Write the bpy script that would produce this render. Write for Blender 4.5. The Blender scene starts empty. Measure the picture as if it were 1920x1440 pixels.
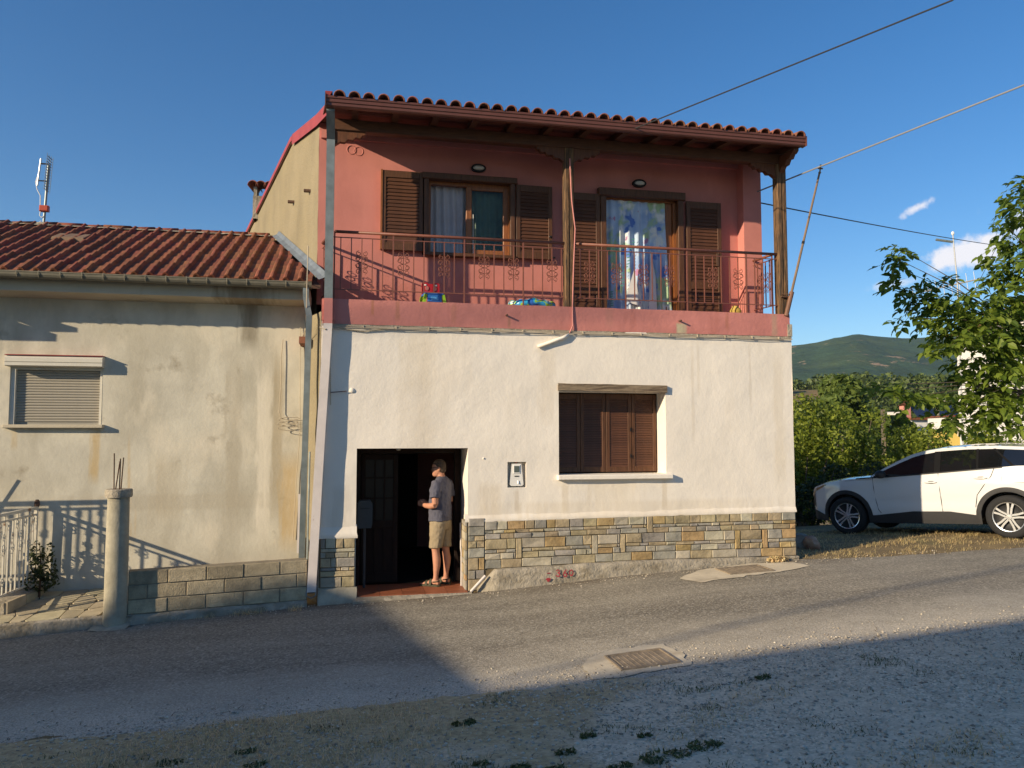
import bpy, bmesh, math, random
import numpy as np
from mathutils import Vector, Matrix, noise as mnoise

# ------------------------------------------------------------------ camera, sky, sun, exposure
SC = bpy.context.scene
COL = SC.collection
R = math.radians
cam = bpy.data.cameras.new('camera'); cam_o = bpy.data.objects.new('camera', cam); COL.objects.link(cam_o)
cam_o.location = (0, 0, 2.15); cam_o.rotation_euler = (R(90 + 3.57), 0, 0)
cam.sensor_width = 36; cam.lens = 36 * 1442 / 1920; cam.clip_end = 12000; cam.clip_start = 0.05
SC.camera = cam_o

TH = R(11.8); OX, OY = -2.45, 9.95            # frame of the two house fronts: s along, d into the house
CT, ST = math.cos(TH), math.sin(TH)
SUN_A, SUN_C = 2.25, 0.855                     # sun travel per metre of depth: along the front, down
sdir = Vector((SUN_A * CT - ST, SUN_A * ST + CT, -SUN_C)).normalized()
SUN_EL = math.asin(-sdir.z)
SUN_AZ = math.atan2(-sdir.x, -sdir.y)          # clockwise from +Y
sun = bpy.data.lights.new('sun', 'SUN'); sun.energy = 5.0; sun.angle = R(0.55); sun.color = (1.0, 0.82, 0.57)
sun_o = bpy.data.objects.new('sun', sun); COL.objects.link(sun_o)
sun_o.rotation_euler = sdir.to_track_quat('-Z', 'Y').to_euler(); sun_o.location = (-20, -20, 30)

W = bpy.data.worlds.new('World'); SC.world = W; W.use_nodes = True
wn, wl = W.node_tree.nodes, W.node_tree.links
wn.clear()
wout = wn.new('ShaderNodeOutputWorld'); wbg = wn.new('ShaderNodeBackground')
sky = wn.new('ShaderNodeTexSky'); sky.sky_type = 'NISHITA'; sky.sun_disc = False
sky.sun_elevation = SUN_EL; sky.sun_rotation = SUN_AZ
sky.altitude = 700; sky.air_density = 1.0; sky.dust_density = 0.5; sky.ozone_density = 2.5
wbg.inputs['Strength'].default_value = 0.102
wl.new(wbg.outputs[0], wout.inputs[0])
def wmath(op, a, b=None, c=None):
    n = wn.new('ShaderNodeMath'); n.operation = op
    for i, q in enumerate((a, b, c)):
        if q is None: continue
        if isinstance(q, (int, float)): n.inputs[i].default_value = q
        else: wl.new(q, n.inputs[i])
    return n.outputs[0]
wtc = wn.new('ShaderNodeTexCoord'); wsep = wn.new('ShaderNodeSeparateXYZ'); wl.new(wtc.outputs['Generated'], wsep.inputs[0])
w_el = wmath('ARCSINE', wsep.outputs[2]); w_az = wmath('ARCTAN2', wsep.outputs[0], wsep.outputs[1])
wcomb = wn.new('ShaderNodeCombineXYZ'); wl.new(w_az, wcomb.inputs[0]); wl.new(w_el, wcomb.inputs[1])
wno = wn.new('ShaderNodeTexNoise'); wl.new(wcomb.outputs[0], wno.inputs['Vector'])
wno.inputs['Scale'].default_value = 32; wno.inputs['Detail'].default_value = 7; wno.inputs['Roughness'].default_value = 0.6
wno2 = wn.new('ShaderNodeTexNoise'); wl.new(wcomb.outputs[0], wno2.inputs['Vector'])
wno2.inputs['Scale'].default_value = 7; wno2.inputs['Detail'].default_value = 4
clouds = None
# small fair-weather clouds low over the eastern hills: azimuth, elevation, half width, half height, tilt, strength
for az, el, hw, hh, tl, st_ in ((.494, .256, .024, .008, .42, .8), (.548, .198, .062, .028, .20, .9), (.61, .21, .06, .036, .0, .85),
                            (.47, .172, .05, .007, .12, .40), (.43, .100, .055, .007, .0, .45), (.52, .095, .05, .006, .0, .4),
                            (.80, .16, .11, .02, .1, .8), (-.62, .10, .10, .012, .0, .4), (1.3, .2, .12, .02, .1, .7), (2.4, .3, .1, .03, .1, .7), (-1.6, .2, .1, .02, .2, .6)):
    dx = wmath('SUBTRACT', w_az, az); dy = wmath('SUBTRACT', wmath('SUBTRACT', w_el, el), wmath('MULTIPLY', dx, tl))
    q = wmath('SQRT', wmath('ADD', wmath('POWER', wmath('DIVIDE', dx, hw), 2.0), wmath('POWER', wmath('DIVIDE', dy, hh), 2.0)))
    e = wmath('MULTIPLY', wmath('MAXIMUM', wmath('SUBTRACT', 1.0, q), -1.0), 1.0)
    e = wmath('ADD', e, wmath('MULTIPLY', wmath('SUBTRACT', wno.outputs[0], .52), 2.6))
    mr = wn.new('ShaderNodeMapRange'); mr.interpolation_type = 'SMOOTHSTEP'
    wl.new(e, mr.inputs[0]); mr.inputs[1].default_value = 0.05; mr.inputs[2].default_value = 0.75; mr.inputs[4].default_value = st_
    clouds = mr.outputs[0] if clouds is None else wmath('MAXIMUM', clouds, mr.outputs[0])
wmix = wn.new('ShaderNodeMix'); wmix.data_type = 'RGBA'
whs = wn.new('ShaderNodeHueSaturation'); wl.new(sky.outputs[0], whs.inputs['Color']); whs.inputs['Saturation'].default_value = 1.30; whs.inputs['Value'].default_value = 1.0; whs.inputs['Hue'].default_value = .504
wl.new(clouds, wmix.inputs[0]); wl.new(whs.outputs[0], wmix.inputs[6]); wmix.inputs[7].default_value = (7.2, 6.9, 7.0, 1)
wl.new(wmix.outputs[2], wbg.inputs[0])

SC.view_settings.view_transform = 'Standard'; SC.view_settings.look = 'None'
SC.view_settings.exposure = 0.55; SC.view_settings.gamma = 1.0; SC.view_settings.use_curve_mapping = False
SC.cycles.use_denoising = True; SC.cycles.max_bounces = 8; SC.cycles.volume_bounces = 0
SC.cycles.transparent_max_bounces = 8; SC.cycles.use_adaptive_sampling = True

rnd = random.Random(7)

# ------------------------------------------------------------------ helpers
def L2W(s, d): return (OX + s * CT - d * ST, OY + s * ST + d * CT)
def W2L(x, y): return ((x - OX) * CT + (y - OY) * ST, -(x - OX) * ST + (y - OY) * CT)
_zs = [(-60, -2.6), (-12, -.62), (-4, -.2), (-2.2, -.1), (0, -.03), (1.9, .03), (4, .18), (6.7, .31), (10, .41), (14, .52), (30, .8), (80, 1.2)]
def interp(t, x):
    if x <= t[0][0]: return t[0][1]
    for (a, b), (c, e) in zip(t, t[1:]):
        if x <= c: return b + (e - b) * (x - a) / (c - a)
    return t[-1][1]
def gz(x, y):
    s, d = W2L(x, y)
    z = interp(_zs, s)
    if d < 0: z += 0.006 * min(4.0, -d) + .078 * max(0, min(8, -d - 4))
    if d > 0.8: z -= interp([(0.8, 0), (2.6, .13), (6, .45), (12, 1.6), (40, 7), (90, 9)], d)
    return z + .012 * mnoise.noise((x * .9, y * .9, 0))

class MB:
    def __init__(s): s.v = []; s.f = []
    def add(s, vs, fs):
        o = len(s.v); s.v += [tuple(p) for p in vs]; s.f += [tuple(i + o for i in q) for q in fs]; return s
    def box(s, x0, x1, y0, y1, z0, z1):
        return s.add([(x0,y0,z0),(x1,y0,z0),(x1,y1,z0),(x0,y1,z0),(x0,y0,z1),(x1,y0,z1),(x1,y1,z1),(x0,y1,z1)],
                     [(0,3,2,1),(4,5,6,7),(0,1,5,4),(1,2,6,5),(2,3,7,6),(3,0,4,7)])
    def cbox(s, x0, x1, y0, y1, z0, z1, b=.006):
        """box with its front (-y) edges chamfered"""
        return s.add([(x0,y0+b,z0),(x1,y0+b,z0),(x1,y1,z0),(x0,y1,z0),(x0,y0+b,z1),(x1,y0+b,z1),(x1,y1,z1),(x0,y1,z1),
                      (x0+b,y0,z0+b),(x1-b,y0,z0+b),(x1-b,y0,z1-b),(x0+b,y0,z1-b)],
                     [(0,3,2,1),(4,5,6,7),(1,2,6,5),(2,3,7,6),(3,0,4,7),(8,9,10,11),(0,1,9,8),(1,5,10,9),(5,4,11,10),(4,0,8,11)])
    def hexa(s, p):     # 8 points: bottom 4 (ccw), top 4
        return s.add(p, [(0,3,2,1),(4,5,6,7),(0,1,5,4),(1,2,6,5),(2,3,7,6),(3,0,4,7)])
    def prism(s, pts, axis, t0, t1):
        n = len(pts)
        def mk(p, t):
            return {'x': (t, p[0], p[1]), 'y': (p[0], t, p[1]), 'z': (p[0], p[1], t)}[axis]
        vs = [mk(p, t0) for p in pts] + [mk(p, t1) for p in pts]
        return s.add(vs, [tuple(range(n))[::-1], tuple(range(n, 2*n))] + [(i, (i+1) % n, n+(i+1) % n, n+i) for i in range(n)])
    def tube(s, path, r, n=6, caps=True, closed=False):
        path = [Vector(p) for p in path]; m = len(path)
        rr = r if isinstance(r, (list, tuple)) else [r] * m
        vs = []; prev = None
        for i, p in enumerate(path):
            if closed: t = path[(i+1) % m] - path[i-1]
            else: t = path[min(i+1, m-1)] - path[max(i-1, 0)]
            if t.length < 1e-9: t = Vector((0, 0, 1))
            t.normalize()
            if prev is None:
                a = Vector((0, 0, 1)) if abs(t.z) < .9 else Vector((1, 0, 0))
                u = t.cross(a).normalized()
            else:
                u = (prev - t * prev.dot(t))
                u = u.normalized() if u.length > 1e-6 else t.orthogonal().normalized()
            prev = u; w = t.cross(u)
            for k in range(n):
                a = 2 * math.pi * k / n
                vs.append(p + (u * math.cos(a) + w * math.sin(a)) * rr[i])
        fs = []
        for i in range(m if closed else m - 1):
            j = (i + 1) % m
            for k in range(n): fs.append((i*n+k, i*n+(k+1) % n, j*n+(k+1) % n, j*n+k))
        if caps and not closed: fs += [tuple(range(n))[::-1], tuple(range((m-1)*n, m*n))]
        return s.add(vs, fs)
    def rings(s, rs, caps=True):
        """loft through rings of equal point count"""
        n = len(rs[0]); vs = [p for q in rs for p in q]; fs = []
        for i in range(len(rs) - 1):
            for k in range(n): fs.append((i*n+k, i*n+(k+1) % n, (i+1)*n+(k+1) % n, (i+1)*n+k))
        if caps: fs += [tuple(range(n))[::-1], tuple(range((len(rs)-1)*n, len(rs)*n))]
        return s.add(vs, fs)
    def lathe(s, prof, c=(0, 0, 0), n=16, a0=0, a1=2*math.pi):
        return s.rings([[(c[0]+r*math.cos(2*math.pi*k/n), c[1]+r*math.sin(2*math.pi*k/n), c[2]+z) for k in range(n)] for r, z in prof])
    def ell(s, c, r, n=10, m=7, rot=None):
        rs = []
        for i in range(1, m):
            a = math.pi * i / m - math.pi / 2
            rs.append([(math.cos(a)*math.cos(2*math.pi*k/n), math.cos(a)*math.sin(2*math.pi*k/n), math.sin(a)) for k in range(n)])
        out = []
        for q in rs:
            o = []
            for p in q:
                p = Vector((p[0]*r[0], p[1]*r[1], p[2]*r[2]))
                if rot: p = rot @ p
                o.append(p + Vector(c))
            out.append(o)
        return s.rings(out)
    def grid(s, xs, zs, fn, skip=None):
        vs = [fn(x, z) for z in zs for x in xs]; nx = len(xs); fs = []
        for j in range(len(zs)-1):
            for i in range(nx-1):
                if skip and skip((xs[i]+xs[i+1])/2, (zs[j]+zs[j+1])/2): continue
                fs.append((j*nx+i, j*nx+i+1, (j+1)*nx+i+1, (j+1)*nx+i))
        return s.add(vs, fs)
    def mesh(s, name, smooth=False):
        me = bpy.data.meshes.new(name); me.from_pydata(s.v, [], s.f); me.update()
        if smooth: me.polygons.foreach_set('use_smooth', [True] * len(me.polygons))
        return me
    def build(s, name, mat, parent=None, smooth=False, loc=None, rot=None):
        return obj(name, s.mesh(name, smooth), mat, parent, loc, rot)

def obj(name, me, mat=None, parent=None, loc=None, rot=None):
    o = bpy.data.objects.new(name, me); COL.objects.link(o)
    if mat is not None and len(me.materials) == 0: me.materials.append(mat)
    if parent is not None: o.parent = parent
    if loc: o.location = loc
    if rot: o.rotation_euler = rot
    return o
def tag(o, label=None, cat=None, group=None, kind=None):
    if label: o['label'] = label
    if cat: o['category'] = cat
    if group: o['group'] = group
    if kind: o['kind'] = kind
    return o
def empty(name, loc=(0, 0, 0), rz=0, label=None, cat=None, group=None):
    o = bpy.data.objects.new(name, None); COL.objects.link(o); o.location = loc; o.rotation_euler = (0, 0, rz); o.empty_display_size = .2
    return tag(o, label, cat, group)
def framed(name, s, d, z, label, cat, group=None, rz=0):
    x, y = L2W(s, d); return empty(name, (x, y, z), TH + rz, label, cat, group)
def shade_auto(o, ang=40):
    me = o.data
    me.polygons.foreach_set('use_smooth', [True] * len(me.polygons))
    try: me.set_sharp_from_angle(angle=R(ang))
    except Exception: pass
    return o
def np_mesh(name, V, F):
    """V (n,3), F (m,k) fast"""
    me = bpy.data.meshes.new(name); V = np.asarray(V, np.float32); F = np.asarray(F, np.int32); k = F.shape[1]
    me.vertices.add(len(V)); me.vertices.foreach_set('co', V.ravel())
    me.loops.add(F.size); me.loops.foreach_set('vertex_index', F.ravel())
    me.polygons.add(len(F)); me.polygons.foreach_set('loop_start', np.arange(0, F.size, k, dtype=np.int32))
    me.update(calc_edges=True); me.validate(); return me

# ------------------------------------------------------------------ materials
def newmat(name):
    m = bpy.data.materials.new(name); m.use_nodes = True
    nt = m.node_tree; b = nt.nodes.get('Principled BSDF'); return m, nt, b
def col4(c, k=1.0): return (min(1, c[0]*k), min(1, c[1]*k), min(1, c[2]*k), 1)
def mat(name, base, rough=.85, var=.15, scale=4., bump=.15, bscale=40., rv=0., hue=0., stains=(), metal=0., spec=.35, stretch=(1,1,1), coat=0., bdist=.01, bump2=None, trans=0.):
    m, nt, b = newmat(name); N, K = nt.nodes, nt.links
    tc = N.new('ShaderNodeTexCoord')
    def noise(sc, det=6, st=(1,1,1), ro=.6, off=0):
        mp = N.new('ShaderNodeMapping'); K.new(tc.outputs['Object'], mp.inputs[0]); mp.inputs['Scale'].default_value = st
        mp.inputs['Location'].default_value = (off, off*.7, off*1.3)
        n = N.new('ShaderNodeTexNoise'); K.new(mp.outputs[0], n.inputs['Vector'])
        n.inputs['Scale'].default_value = sc; n.inputs['Detail'].default_value = det; n.inputs['Roughness'].default_value = ro
        return n.outputs[0]
    def maprange(v, a, c, lo=0., hi=1.):
        r = N.new('ShaderNodeMapRange'); K.new(v, r.inputs[0]); r.inputs[1].default_value = a; r.inputs[2].default_value = c
        r.inputs[3].default_value = lo; r.inputs[4].default_value = hi; return r.outputs[0]
    def mix(f, a, c):
        x = N.new('ShaderNodeMix'); x.data_type = 'RGBA'
        for i, q in ((0, f), (6, a), (7, c)):
            if hasattr(q, 'is_linked'): K.new(q, x.inputs[i])
            else: x.inputs[i].default_value = q
        return x.outputs[2]
    c = mix(maprange(noise(scale, 7, stretch), .3, .7), col4(base, 1-var), col4(base, 1+var))
    for (sc_col, sc_scale, lo, hi, st, off) in stains:
        c = mix(maprange(noise(sc_scale, 6, st, .62, off), lo, hi), c, col4(sc_col))
    if rv or hue:
        oi = N.new('ShaderNodeObjectInfo'); h = N.new('ShaderNodeHueSaturation'); K.new(c, h.inputs['Color'])
        K.new(maprange(oi.outputs['Random'], 0, 1, 1-rv, 1+rv), h.inputs['Value'])
        if hue:
            ml = N.new('ShaderNodeMath'); ml.operation = 'MULTIPLY'; K.new(oi.outputs['Random'], ml.inputs[0]); ml.inputs[1].default_value = 7.31
            fr = N.new('ShaderNodeMath'); fr.operation = 'FRACT'; K.new(ml.outputs[0], fr.inputs[0])
            K.new(maprange(fr.outputs[0], 0, 1, .5-hue, .5+hue), h.inputs['Hue'])
        c = h.outputs['Color']
    if hasattr(c, 'is_linked'): K.new(c, b.inputs['Base Color'])
    b.inputs['Roughness'].default_value = rough; b.inputs['Metallic'].default_value = metal
    b.inputs['Specular IOR Level'].default_value = spec
    if coat: b.inputs['Coat Weight'].default_value = coat; b.inputs['Coat Roughness'].default_value = .04
    if trans:
        b.inputs['Transmission Weight'].default_value = trans
    last = None
    for (bs, bd, st) in ([(bump, bdist, bscale)] if bump else []) + (list(bump2) if bump2 else []):
        bp = N.new('ShaderNodeBump'); bp.inputs['Strength'].default_value = bs; bp.inputs['Distance'].default_value = bd
        K.new(noise(st, 8, stretch, .6, 3.3), bp.inputs['Height'])
        if last is not None: K.new(last, bp.inputs['Normal'])
        last = bp.outputs[0]
    if last is not None: K.new(last, b.inputs['Normal'])
    m.diffuse_color = col4(base)
    return m
def leafmat(name, base, var=.35, rv=0., trans=.35, scale=1.2):
    m, nt, b = newmat(name); N, K = nt.nodes, nt.links
    geo = N.new('ShaderNodeNewGeometry')
    rpi = geo.outputs['Random Per Island']
    h = N.new('ShaderNodeHueSaturation'); h.inputs['Color'].default_value = col4(base)
    r = N.new('ShaderNodeMapRange'); K.new(rpi, r.inputs[0]); r.inputs[3].default_value = 1-var; r.inputs[4].default_value = 1+var
    K.new(r.outputs[0], h.inputs['Value'])
    r2 = N.new('ShaderNodeMapRange'); K.new(rpi, r2.inputs[0]); r2.inputs[3].default_value = .515; r2.inputs[4].default_value = .48
    K.new(r2.outputs[0], h.inputs['Hue'])
    K.new(h.outputs[0], b.inputs['Base Color']); b.inputs['Roughness'].default_value = .5; b.inputs['Specular IOR Level'].default_value = .3
    t = N.new('ShaderNodeBsdfTranslucent'); h2 = N.new('ShaderNodeHueSaturation'); K.new(h.outputs[0], h2.inputs['Color']); h2.inputs['Value'].default_value = 1.5; h2.inputs['Hue'].default_value = .485
    K.new(h2.outputs[0], t.inputs[0])
    ms = N.new('ShaderNodeMixShader'); ms.inputs[0].default_value = trans
    K.new(b.outputs[0], ms.inputs[1]); K.new(t.outputs[0], ms.inputs[2]); K.new(ms.outputs[0], N['Material Output'].inputs[0])
    m.diffuse_color = col4(base); return m

MT = {}
MT['plaster'] = mat('white_plaster', (.77, .71, .625), .9, .05, 1.2, .30, 3.2, stains=(((.66, .58, .47), 1.1, .52, .85, (1, 1, .35), 2.),), bdist=.03, bump2=[(.16, .006, 45.), (.20, .02, 11.)])
MT['pink'] = mat('pink_plaster', (.51, .195, .165), .9, .09, 2.0, .3, 30., stains=(((.42, .15, .12), 2.2, .55, .9, (1, 1, .3), 1.),), bdist=.006)
MT['slab'] = mat('pink_slab_paint', (.50, .195, .17), .9, .12, 2.5, .5, 12., stains=(((.40, .14, .11), 2.5, .55, .8, (1.5, 1, .25), 5.), ((.40, .33, .22), 3., .70, .74, (1, 1, 1), 11.)), bdist=.015)
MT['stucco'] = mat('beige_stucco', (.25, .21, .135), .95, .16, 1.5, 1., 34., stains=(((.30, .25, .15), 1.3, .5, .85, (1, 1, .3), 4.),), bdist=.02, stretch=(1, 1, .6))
MT['nbwall'] = mat('grey_beige_render', (.565, .53, .435), .95, .18, 1.6, .35, 25., bdist=.008,
    stains=(((.40, .365, .285), 1.3, .44, .72, (1.3, 1, .5), 9.), ((.66, .60, .48), 1.6, .55, .7, (1, 1, .5), 13.), ((.30, .26, .19), 2.5, .62, .78, (1, 1, 1), 17.), ((.50, .34, .14), 1.5, .66, .82, (2.5, 1, .22), 21.)))
def streaks(m, items):
    """run-off stains and a painted shadow band, each with its own place: (s, z_top, z_bottom, half width, colour, strength)"""
    nt = m.node_tree; N, K = nt.nodes, nt.links; b = N.get('Principled BSDF'); c = b.inputs['Base Color'].links[0].from_socket
    tc = N.new('ShaderNodeTexCoord'); sp = N.new('ShaderNodeSeparateXYZ'); K.new(tc.outputs['Object'], sp.inputs[0])
    def mt(op, a, d):
        n = N.new('ShaderNodeMath'); n.operation = op
        for i, q in enumerate((a, d)):
            if isinstance(q, (int, float)): n.inputs[i].default_value = q
            else: K.new(q, n.inputs[i])
        return n.outputs[0]
    nz = N.new('ShaderNodeTexNoise'); mp = N.new('ShaderNodeMapping'); K.new(tc.outputs['Object'], mp.inputs[0]); mp.inputs['Scale'].default_value = (9, 1, 1.6); K.new(mp.outputs[0], nz.inputs['Vector']); nz.inputs['Scale'].default_value = 1.6; nz.inputs['Detail'].default_value = 5
    for (s, zt, zb, hw_, col, st) in items:
        g = mt('SUBTRACT', 1.0, mt('ABSOLUTE', mt('DIVIDE', mt('ADD', mt('SUBTRACT', sp.outputs[0], s), mt('MULTIPLY', mt('SUBTRACT', nz.outputs[0], .5), hw_ * 1.6)), hw_), 0))
        zt_ = mt('SUBTRACT', 1.0, mt('ABSOLUTE', mt('DIVIDE', mt('SUBTRACT', sp.outputs[2], (zt + zb) / 2), (zt - zb) / 2), 0))
        f = mt('MULTIPLY', mt('MINIMUM', mt('MAXIMUM', mt('MULTIPLY', g, 1.8), 0.0), 1.0), mt('MINIMUM', mt('MAXIMUM', mt('MULTIPLY', zt_, 2.5), 0.0), 1.0)); f = mt('MULTIPLY', mt('MULTIPLY', f, st), mt('ADD', .45, nz.outputs[0]))
        x = N.new('ShaderNodeMix'); x.data_type = 'RGBA'; K.new(f, x.inputs[0]); K.new(c, x.inputs[6]); x.inputs[7].default_value = col4(col); c = x.outputs[2]
    K.new(c, b.inputs['Base Color'])
streaks(MT['nbwall'], [(-2.90, 2.25, 1.45, .07, (.50, .34, .13), .6), (-3.85, 2.25, 1.9, .05, (.45, .30, .10), .3), (-1.02, 4.15, 3.25, .16, (.20, .17, .12), .7), (-1.2, 3.4, .6, .14, (.40, .35, .26), .5), (-.80, 3.3, .5, .12, (.72, .66, .54), .8), (-.62, 3.4, .9, .10, (.38, .31, .20), .6), (-2.0, 1.9, .9, .26, (.46, .40, .29), .55), (-1.9, 1.35, 1.1, 1.5, (.42, .37, .28), .45), (-.45, 1.9, .5, .16, (.52, .36, .15), .6)])  # the wide horizontal band is a soft cable shadow painted into the colour
# facade run-off: faint drips and splash dirt
streaks(MT['plaster'], [(3.25, 1.50, .98, .06, (.55, .47, .36), .45), (4.70, 1.50, 1.02, .05, (.52, .44, .33), .5), (3.9, 1.50, 1.15, .5, (.66, .58, .46), .5), (5.15, 3.55, 1.9, .03, (.54, .46, .35), .32), (5.24, 3.5, 2.6, .025, (.54, .46, .35), .3), (6.05, 3.55, 2.4, .025, (.52, .44, .34), .3), (6.5, 3.5, 1.2, .12, (.62, .54, .42), .45), (3.0, 3.4, 2.2, .15, (.66, .58, .47), .5), (1.2, 3.5, 2.6, .3, (.66, .58, .46), .4), (2.2, 1.5, .95, .2, (.58, .49, .37), .45), (4.2, 1.22, .93, 2.6, (.60, .51, .38), .40), (2.57, 1.40, 1.05, .05, (.50, .42, .32), .5), (.25, 1.5, .8, .16, (.62, .55, .45), .45)])
streaks(MT['slab'], [(.62, 3.93, 3.66, .03, (.36, .15, .08), .7), (.95, 3.93, 3.60, .04, (.34, .15, .09), .6), (1.7, 3.9, 3.58, .05, (.40, .17, .12), .5), (2.46, 3.74, 3.56, .03, (.30, .16, .10), .6), (3.9, 3.93, 3.6, .08, (.44, .20, .16), .5), (4.98, 3.72, 3.54, .09, (.46, .40, .27), .95), (5.7, 3.93, 3.6, .04, (.36, .14, .09), .5), (6.45, 3.93, 3.5, .06, (.38, .28, .2), .6)])
streaks(MT['pink'], [(.55, 6.1, 4.4, .12, (.56, .22, .19), .5), (3.5, 5.6, 3.9, .12, (.44, .15, .12), .5), (6.1, 5.9, 3.9, .1, (.46, .15, .12), .5), (1.0, 4.3, 3.88, .9, (.42, .15, .12), .5)])
MT['soffit'] = mat('eave_concrete', (.50, .44, .33), .92, .1, 2., .25, 25., stains=(((.30, .24, .16), 1.4, .6, .8, (1, 1, 1), 6.),))
streaks(MT['soffit'], [(-1.05, 4.3, 3.6, .42, (.20, .15, .09), .75)])
MT['concrete'] = mat('grey_concrete', (.34, .30, .235), .95, .22, 7., .9, 22., stains=(((.20, .165, .11), 3.5, .46, .7, (1, 1, 1), 2.), ((.42, .37, .29), 9., .58, .66, (1, 1, 1), 8.)), bdist=.025)
MT['pillarc'] = mat('pale_concrete', (.34, .31, .235), .95, .24, 5., .8, 30., stains=(((.24, .21, .15), 2.5, .5, .8, (1, 1, .5), 3.),), bdist=.006)
MT['block'] = mat('concrete_block', (.42, .345, .225), .95, .25, 9., 1., 55., rv=.22, stains=(((.20, .17, .12), 3., .52, .8, (1, 1, 1), 2.),), bdist=.01)
MT['mortar'] = mat('mortar', (.22, .19, .14), .95, .2, 10., .6, 60.)
MT['st_grey'] = mat('slate_grey_stone', (.285, .265, .225), .85, .3, 7., .8, 16., rv=.15, hue=.02, bdist=.012, stains=(((.30, .25, .15), 4., .55, .8, (1, 1, 1), 3.),))
MT['st_tan'] = mat('tan_stone', (.345, .28, .175), .88, .3, 7., 1., 14., rv=.15, hue=.012, bdist=.012, stains=(((.22, .17, .10), 4., .58, .85, (1, 1, 1), 5.),))
MT['st_och'] = mat('ochre_stone', (.375, .265, .13), .88, .3, 7., 1., 14., rv=.15, hue=.012, bdist=.012, stains=(((.28, .19, .09), 4., .52, .8, (1, 1, 1), 7.),))
MT['st_pale'] = mat('pale_stone', (.40, .36, .27), .88, .2, 7., .8, 16., rv=.15, hue=.012, bdist=.012)
MT['joint'] = mat('stone_joint', (.16, .125, .075), .95, .2, 20., .4, 60.)
MT['tile'] = mat('clay_roof_tile', (.225, .072, .036), .88, .3, 9., .4, 50., rv=.25, hue=.012, stains=(((.07, .05, .035), 6., .52, .75, (1, 1, 1), 2.),))
MT['tiledk'] = mat('barrel_roof_tile', (.235, .088, .055), .88, .25, 9., .35, 50., rv=.2, hue=.01)
MT['wood'] = mat('dark_brown_wood', (.115, .042, .018), .6, .35, 6., .5, 18., stretch=(8, 8, 1), stains=(((.05, .022, .012), 5., .5, .8, (6, 6, .6), 4.),), bdist=.004, spec=.4)
MT['wood_h'] = mat('dark_brown_wood_boards', (.085, .034, .016), .6, .35, 6., .5, 18., stretch=(1, 8, 8), bdist=.004, spec=.4)
MT['louver'] = mat('louver_wood', (.082, .033, .016), .55, .3, 6., .3, 20., stretch=(1, 8, 8), rv=.12, spec=.4)
MT['loframe'] = mat('shutter_frame_wood', (.088, .036, .015), .55, .35, 6., .3, 20., stretch=(8, 8, 1), spec=.4)
MT['frame'] = mat('varnished_window_wood', (.24, .085, .025), .45, .3, 6., .3, 20., stretch=(8, 8, 1), spec=.45)
MT['oldwood'] = mat('weathered_post_wood', (.17, .095, .045), .8, .5, 6., .9, 16., stretch=(9, 9, .8), stains=(((.04, .03, .022), 6., .45, .6, (9, 9, .5), 2.),), bdist=.012)
MT['lintel'] = mat('weathered_lintel_wood', (.25, .19, .125), .9, .4, 6., .9, 14., stretch=(.8, 9, 9), bdist=.012, stains=(((.09, .06, .04), 5., .5, .65, (.5, 9, 9), 2.),))
MT['rail'] = mat('brown_painted_iron', (.19, .068, .045), .5, .15, 12., .1, 60., spec=.45)
MT['gutter'] = mat('brown_gutter', (.115, .042, .028), .42, .1, 6., 0, 1, spec=.45)
MT['flash'] = mat('red_flashing', (.30, .05, .045), .5, .15, 5., .05, 20.)
MT['zinc'] = mat('galvanised_metal', (.20, .23, .23), .5, .2, 8., .05, 30., metal=.35, stains=(((.12, .15, .15), 4., .5, .8, (1, 1, .3), 2.),))
MT['zgutter'] = mat('old_zinc_gutter', (.17, .155, .115), .6, .2, 6., .1, 30., metal=.2)
MT['white'] = mat('white_paint', (.74, .72, .68), .6, .05, 6., .1, 30.)
MT['pipewhite'] = mat('pipe_white_paint', (.62, .56, .53), .6, .08, 5., .15, 20., stains=(((.30, .20, .17), 8., .68, .72, (1, 1, .5), 2.),))
MT['pipepink'] = mat('pipe_pink_paint', (.52, .20, .175), .6, .08, 5., .1, 20.)
MT['shutter_w'] = mat('white_aluminium_shutter', (.60, .57, .49), .5, .05, 5., .05, 30.)
MT['shutter_s'] = mat('grey_beige_roller_slat', (.36, .33, .27), .55, .06, 5., .05, 30.)
MT['gate'] = mat('chipped_white_iron', (.60, .56, .47), .65, .12, 8., .25, 40., stains=(((.20, .09, .04), 9., .60, .68, (1, 1, 1), 3.),))
MT['rust'] = mat('rusty_iron', (.10, .055, .035), .8, .3, 20., .3, 60.)
MT['black'] = mat('black_plastic', (.015, .015, .016), .45, .1, 5., 0, 1)
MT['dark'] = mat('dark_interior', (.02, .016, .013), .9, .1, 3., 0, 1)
MT['doorwood'] = mat('dark_door_wood', (.016, .008, .005), .95, .3, 5., .1, 20., stretch=(8, 8, 1))
MT['terracotta'] = mat('terracotta_floor_tile', (.26, .085, .04), .5, .15, 6., .1, 40., rv=.12, spec=.4)
MT['cable'] = mat('black_cable', (.03, .03, .032), .6, .05, 5., 0, 1)
MT['cablew'] = mat('pale_cable', (.42, .36, .27), .7, .1, 9., 0, 1)
MT['pole'] = mat('rusty_brown_pole', (.19, .13, .085), .7, .3, 8., .2, 40.)
MT['galv'] = mat('pale_metal', (.55, .55, .55), .35, .1, 8., 0, 1, metal=.5)
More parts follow.
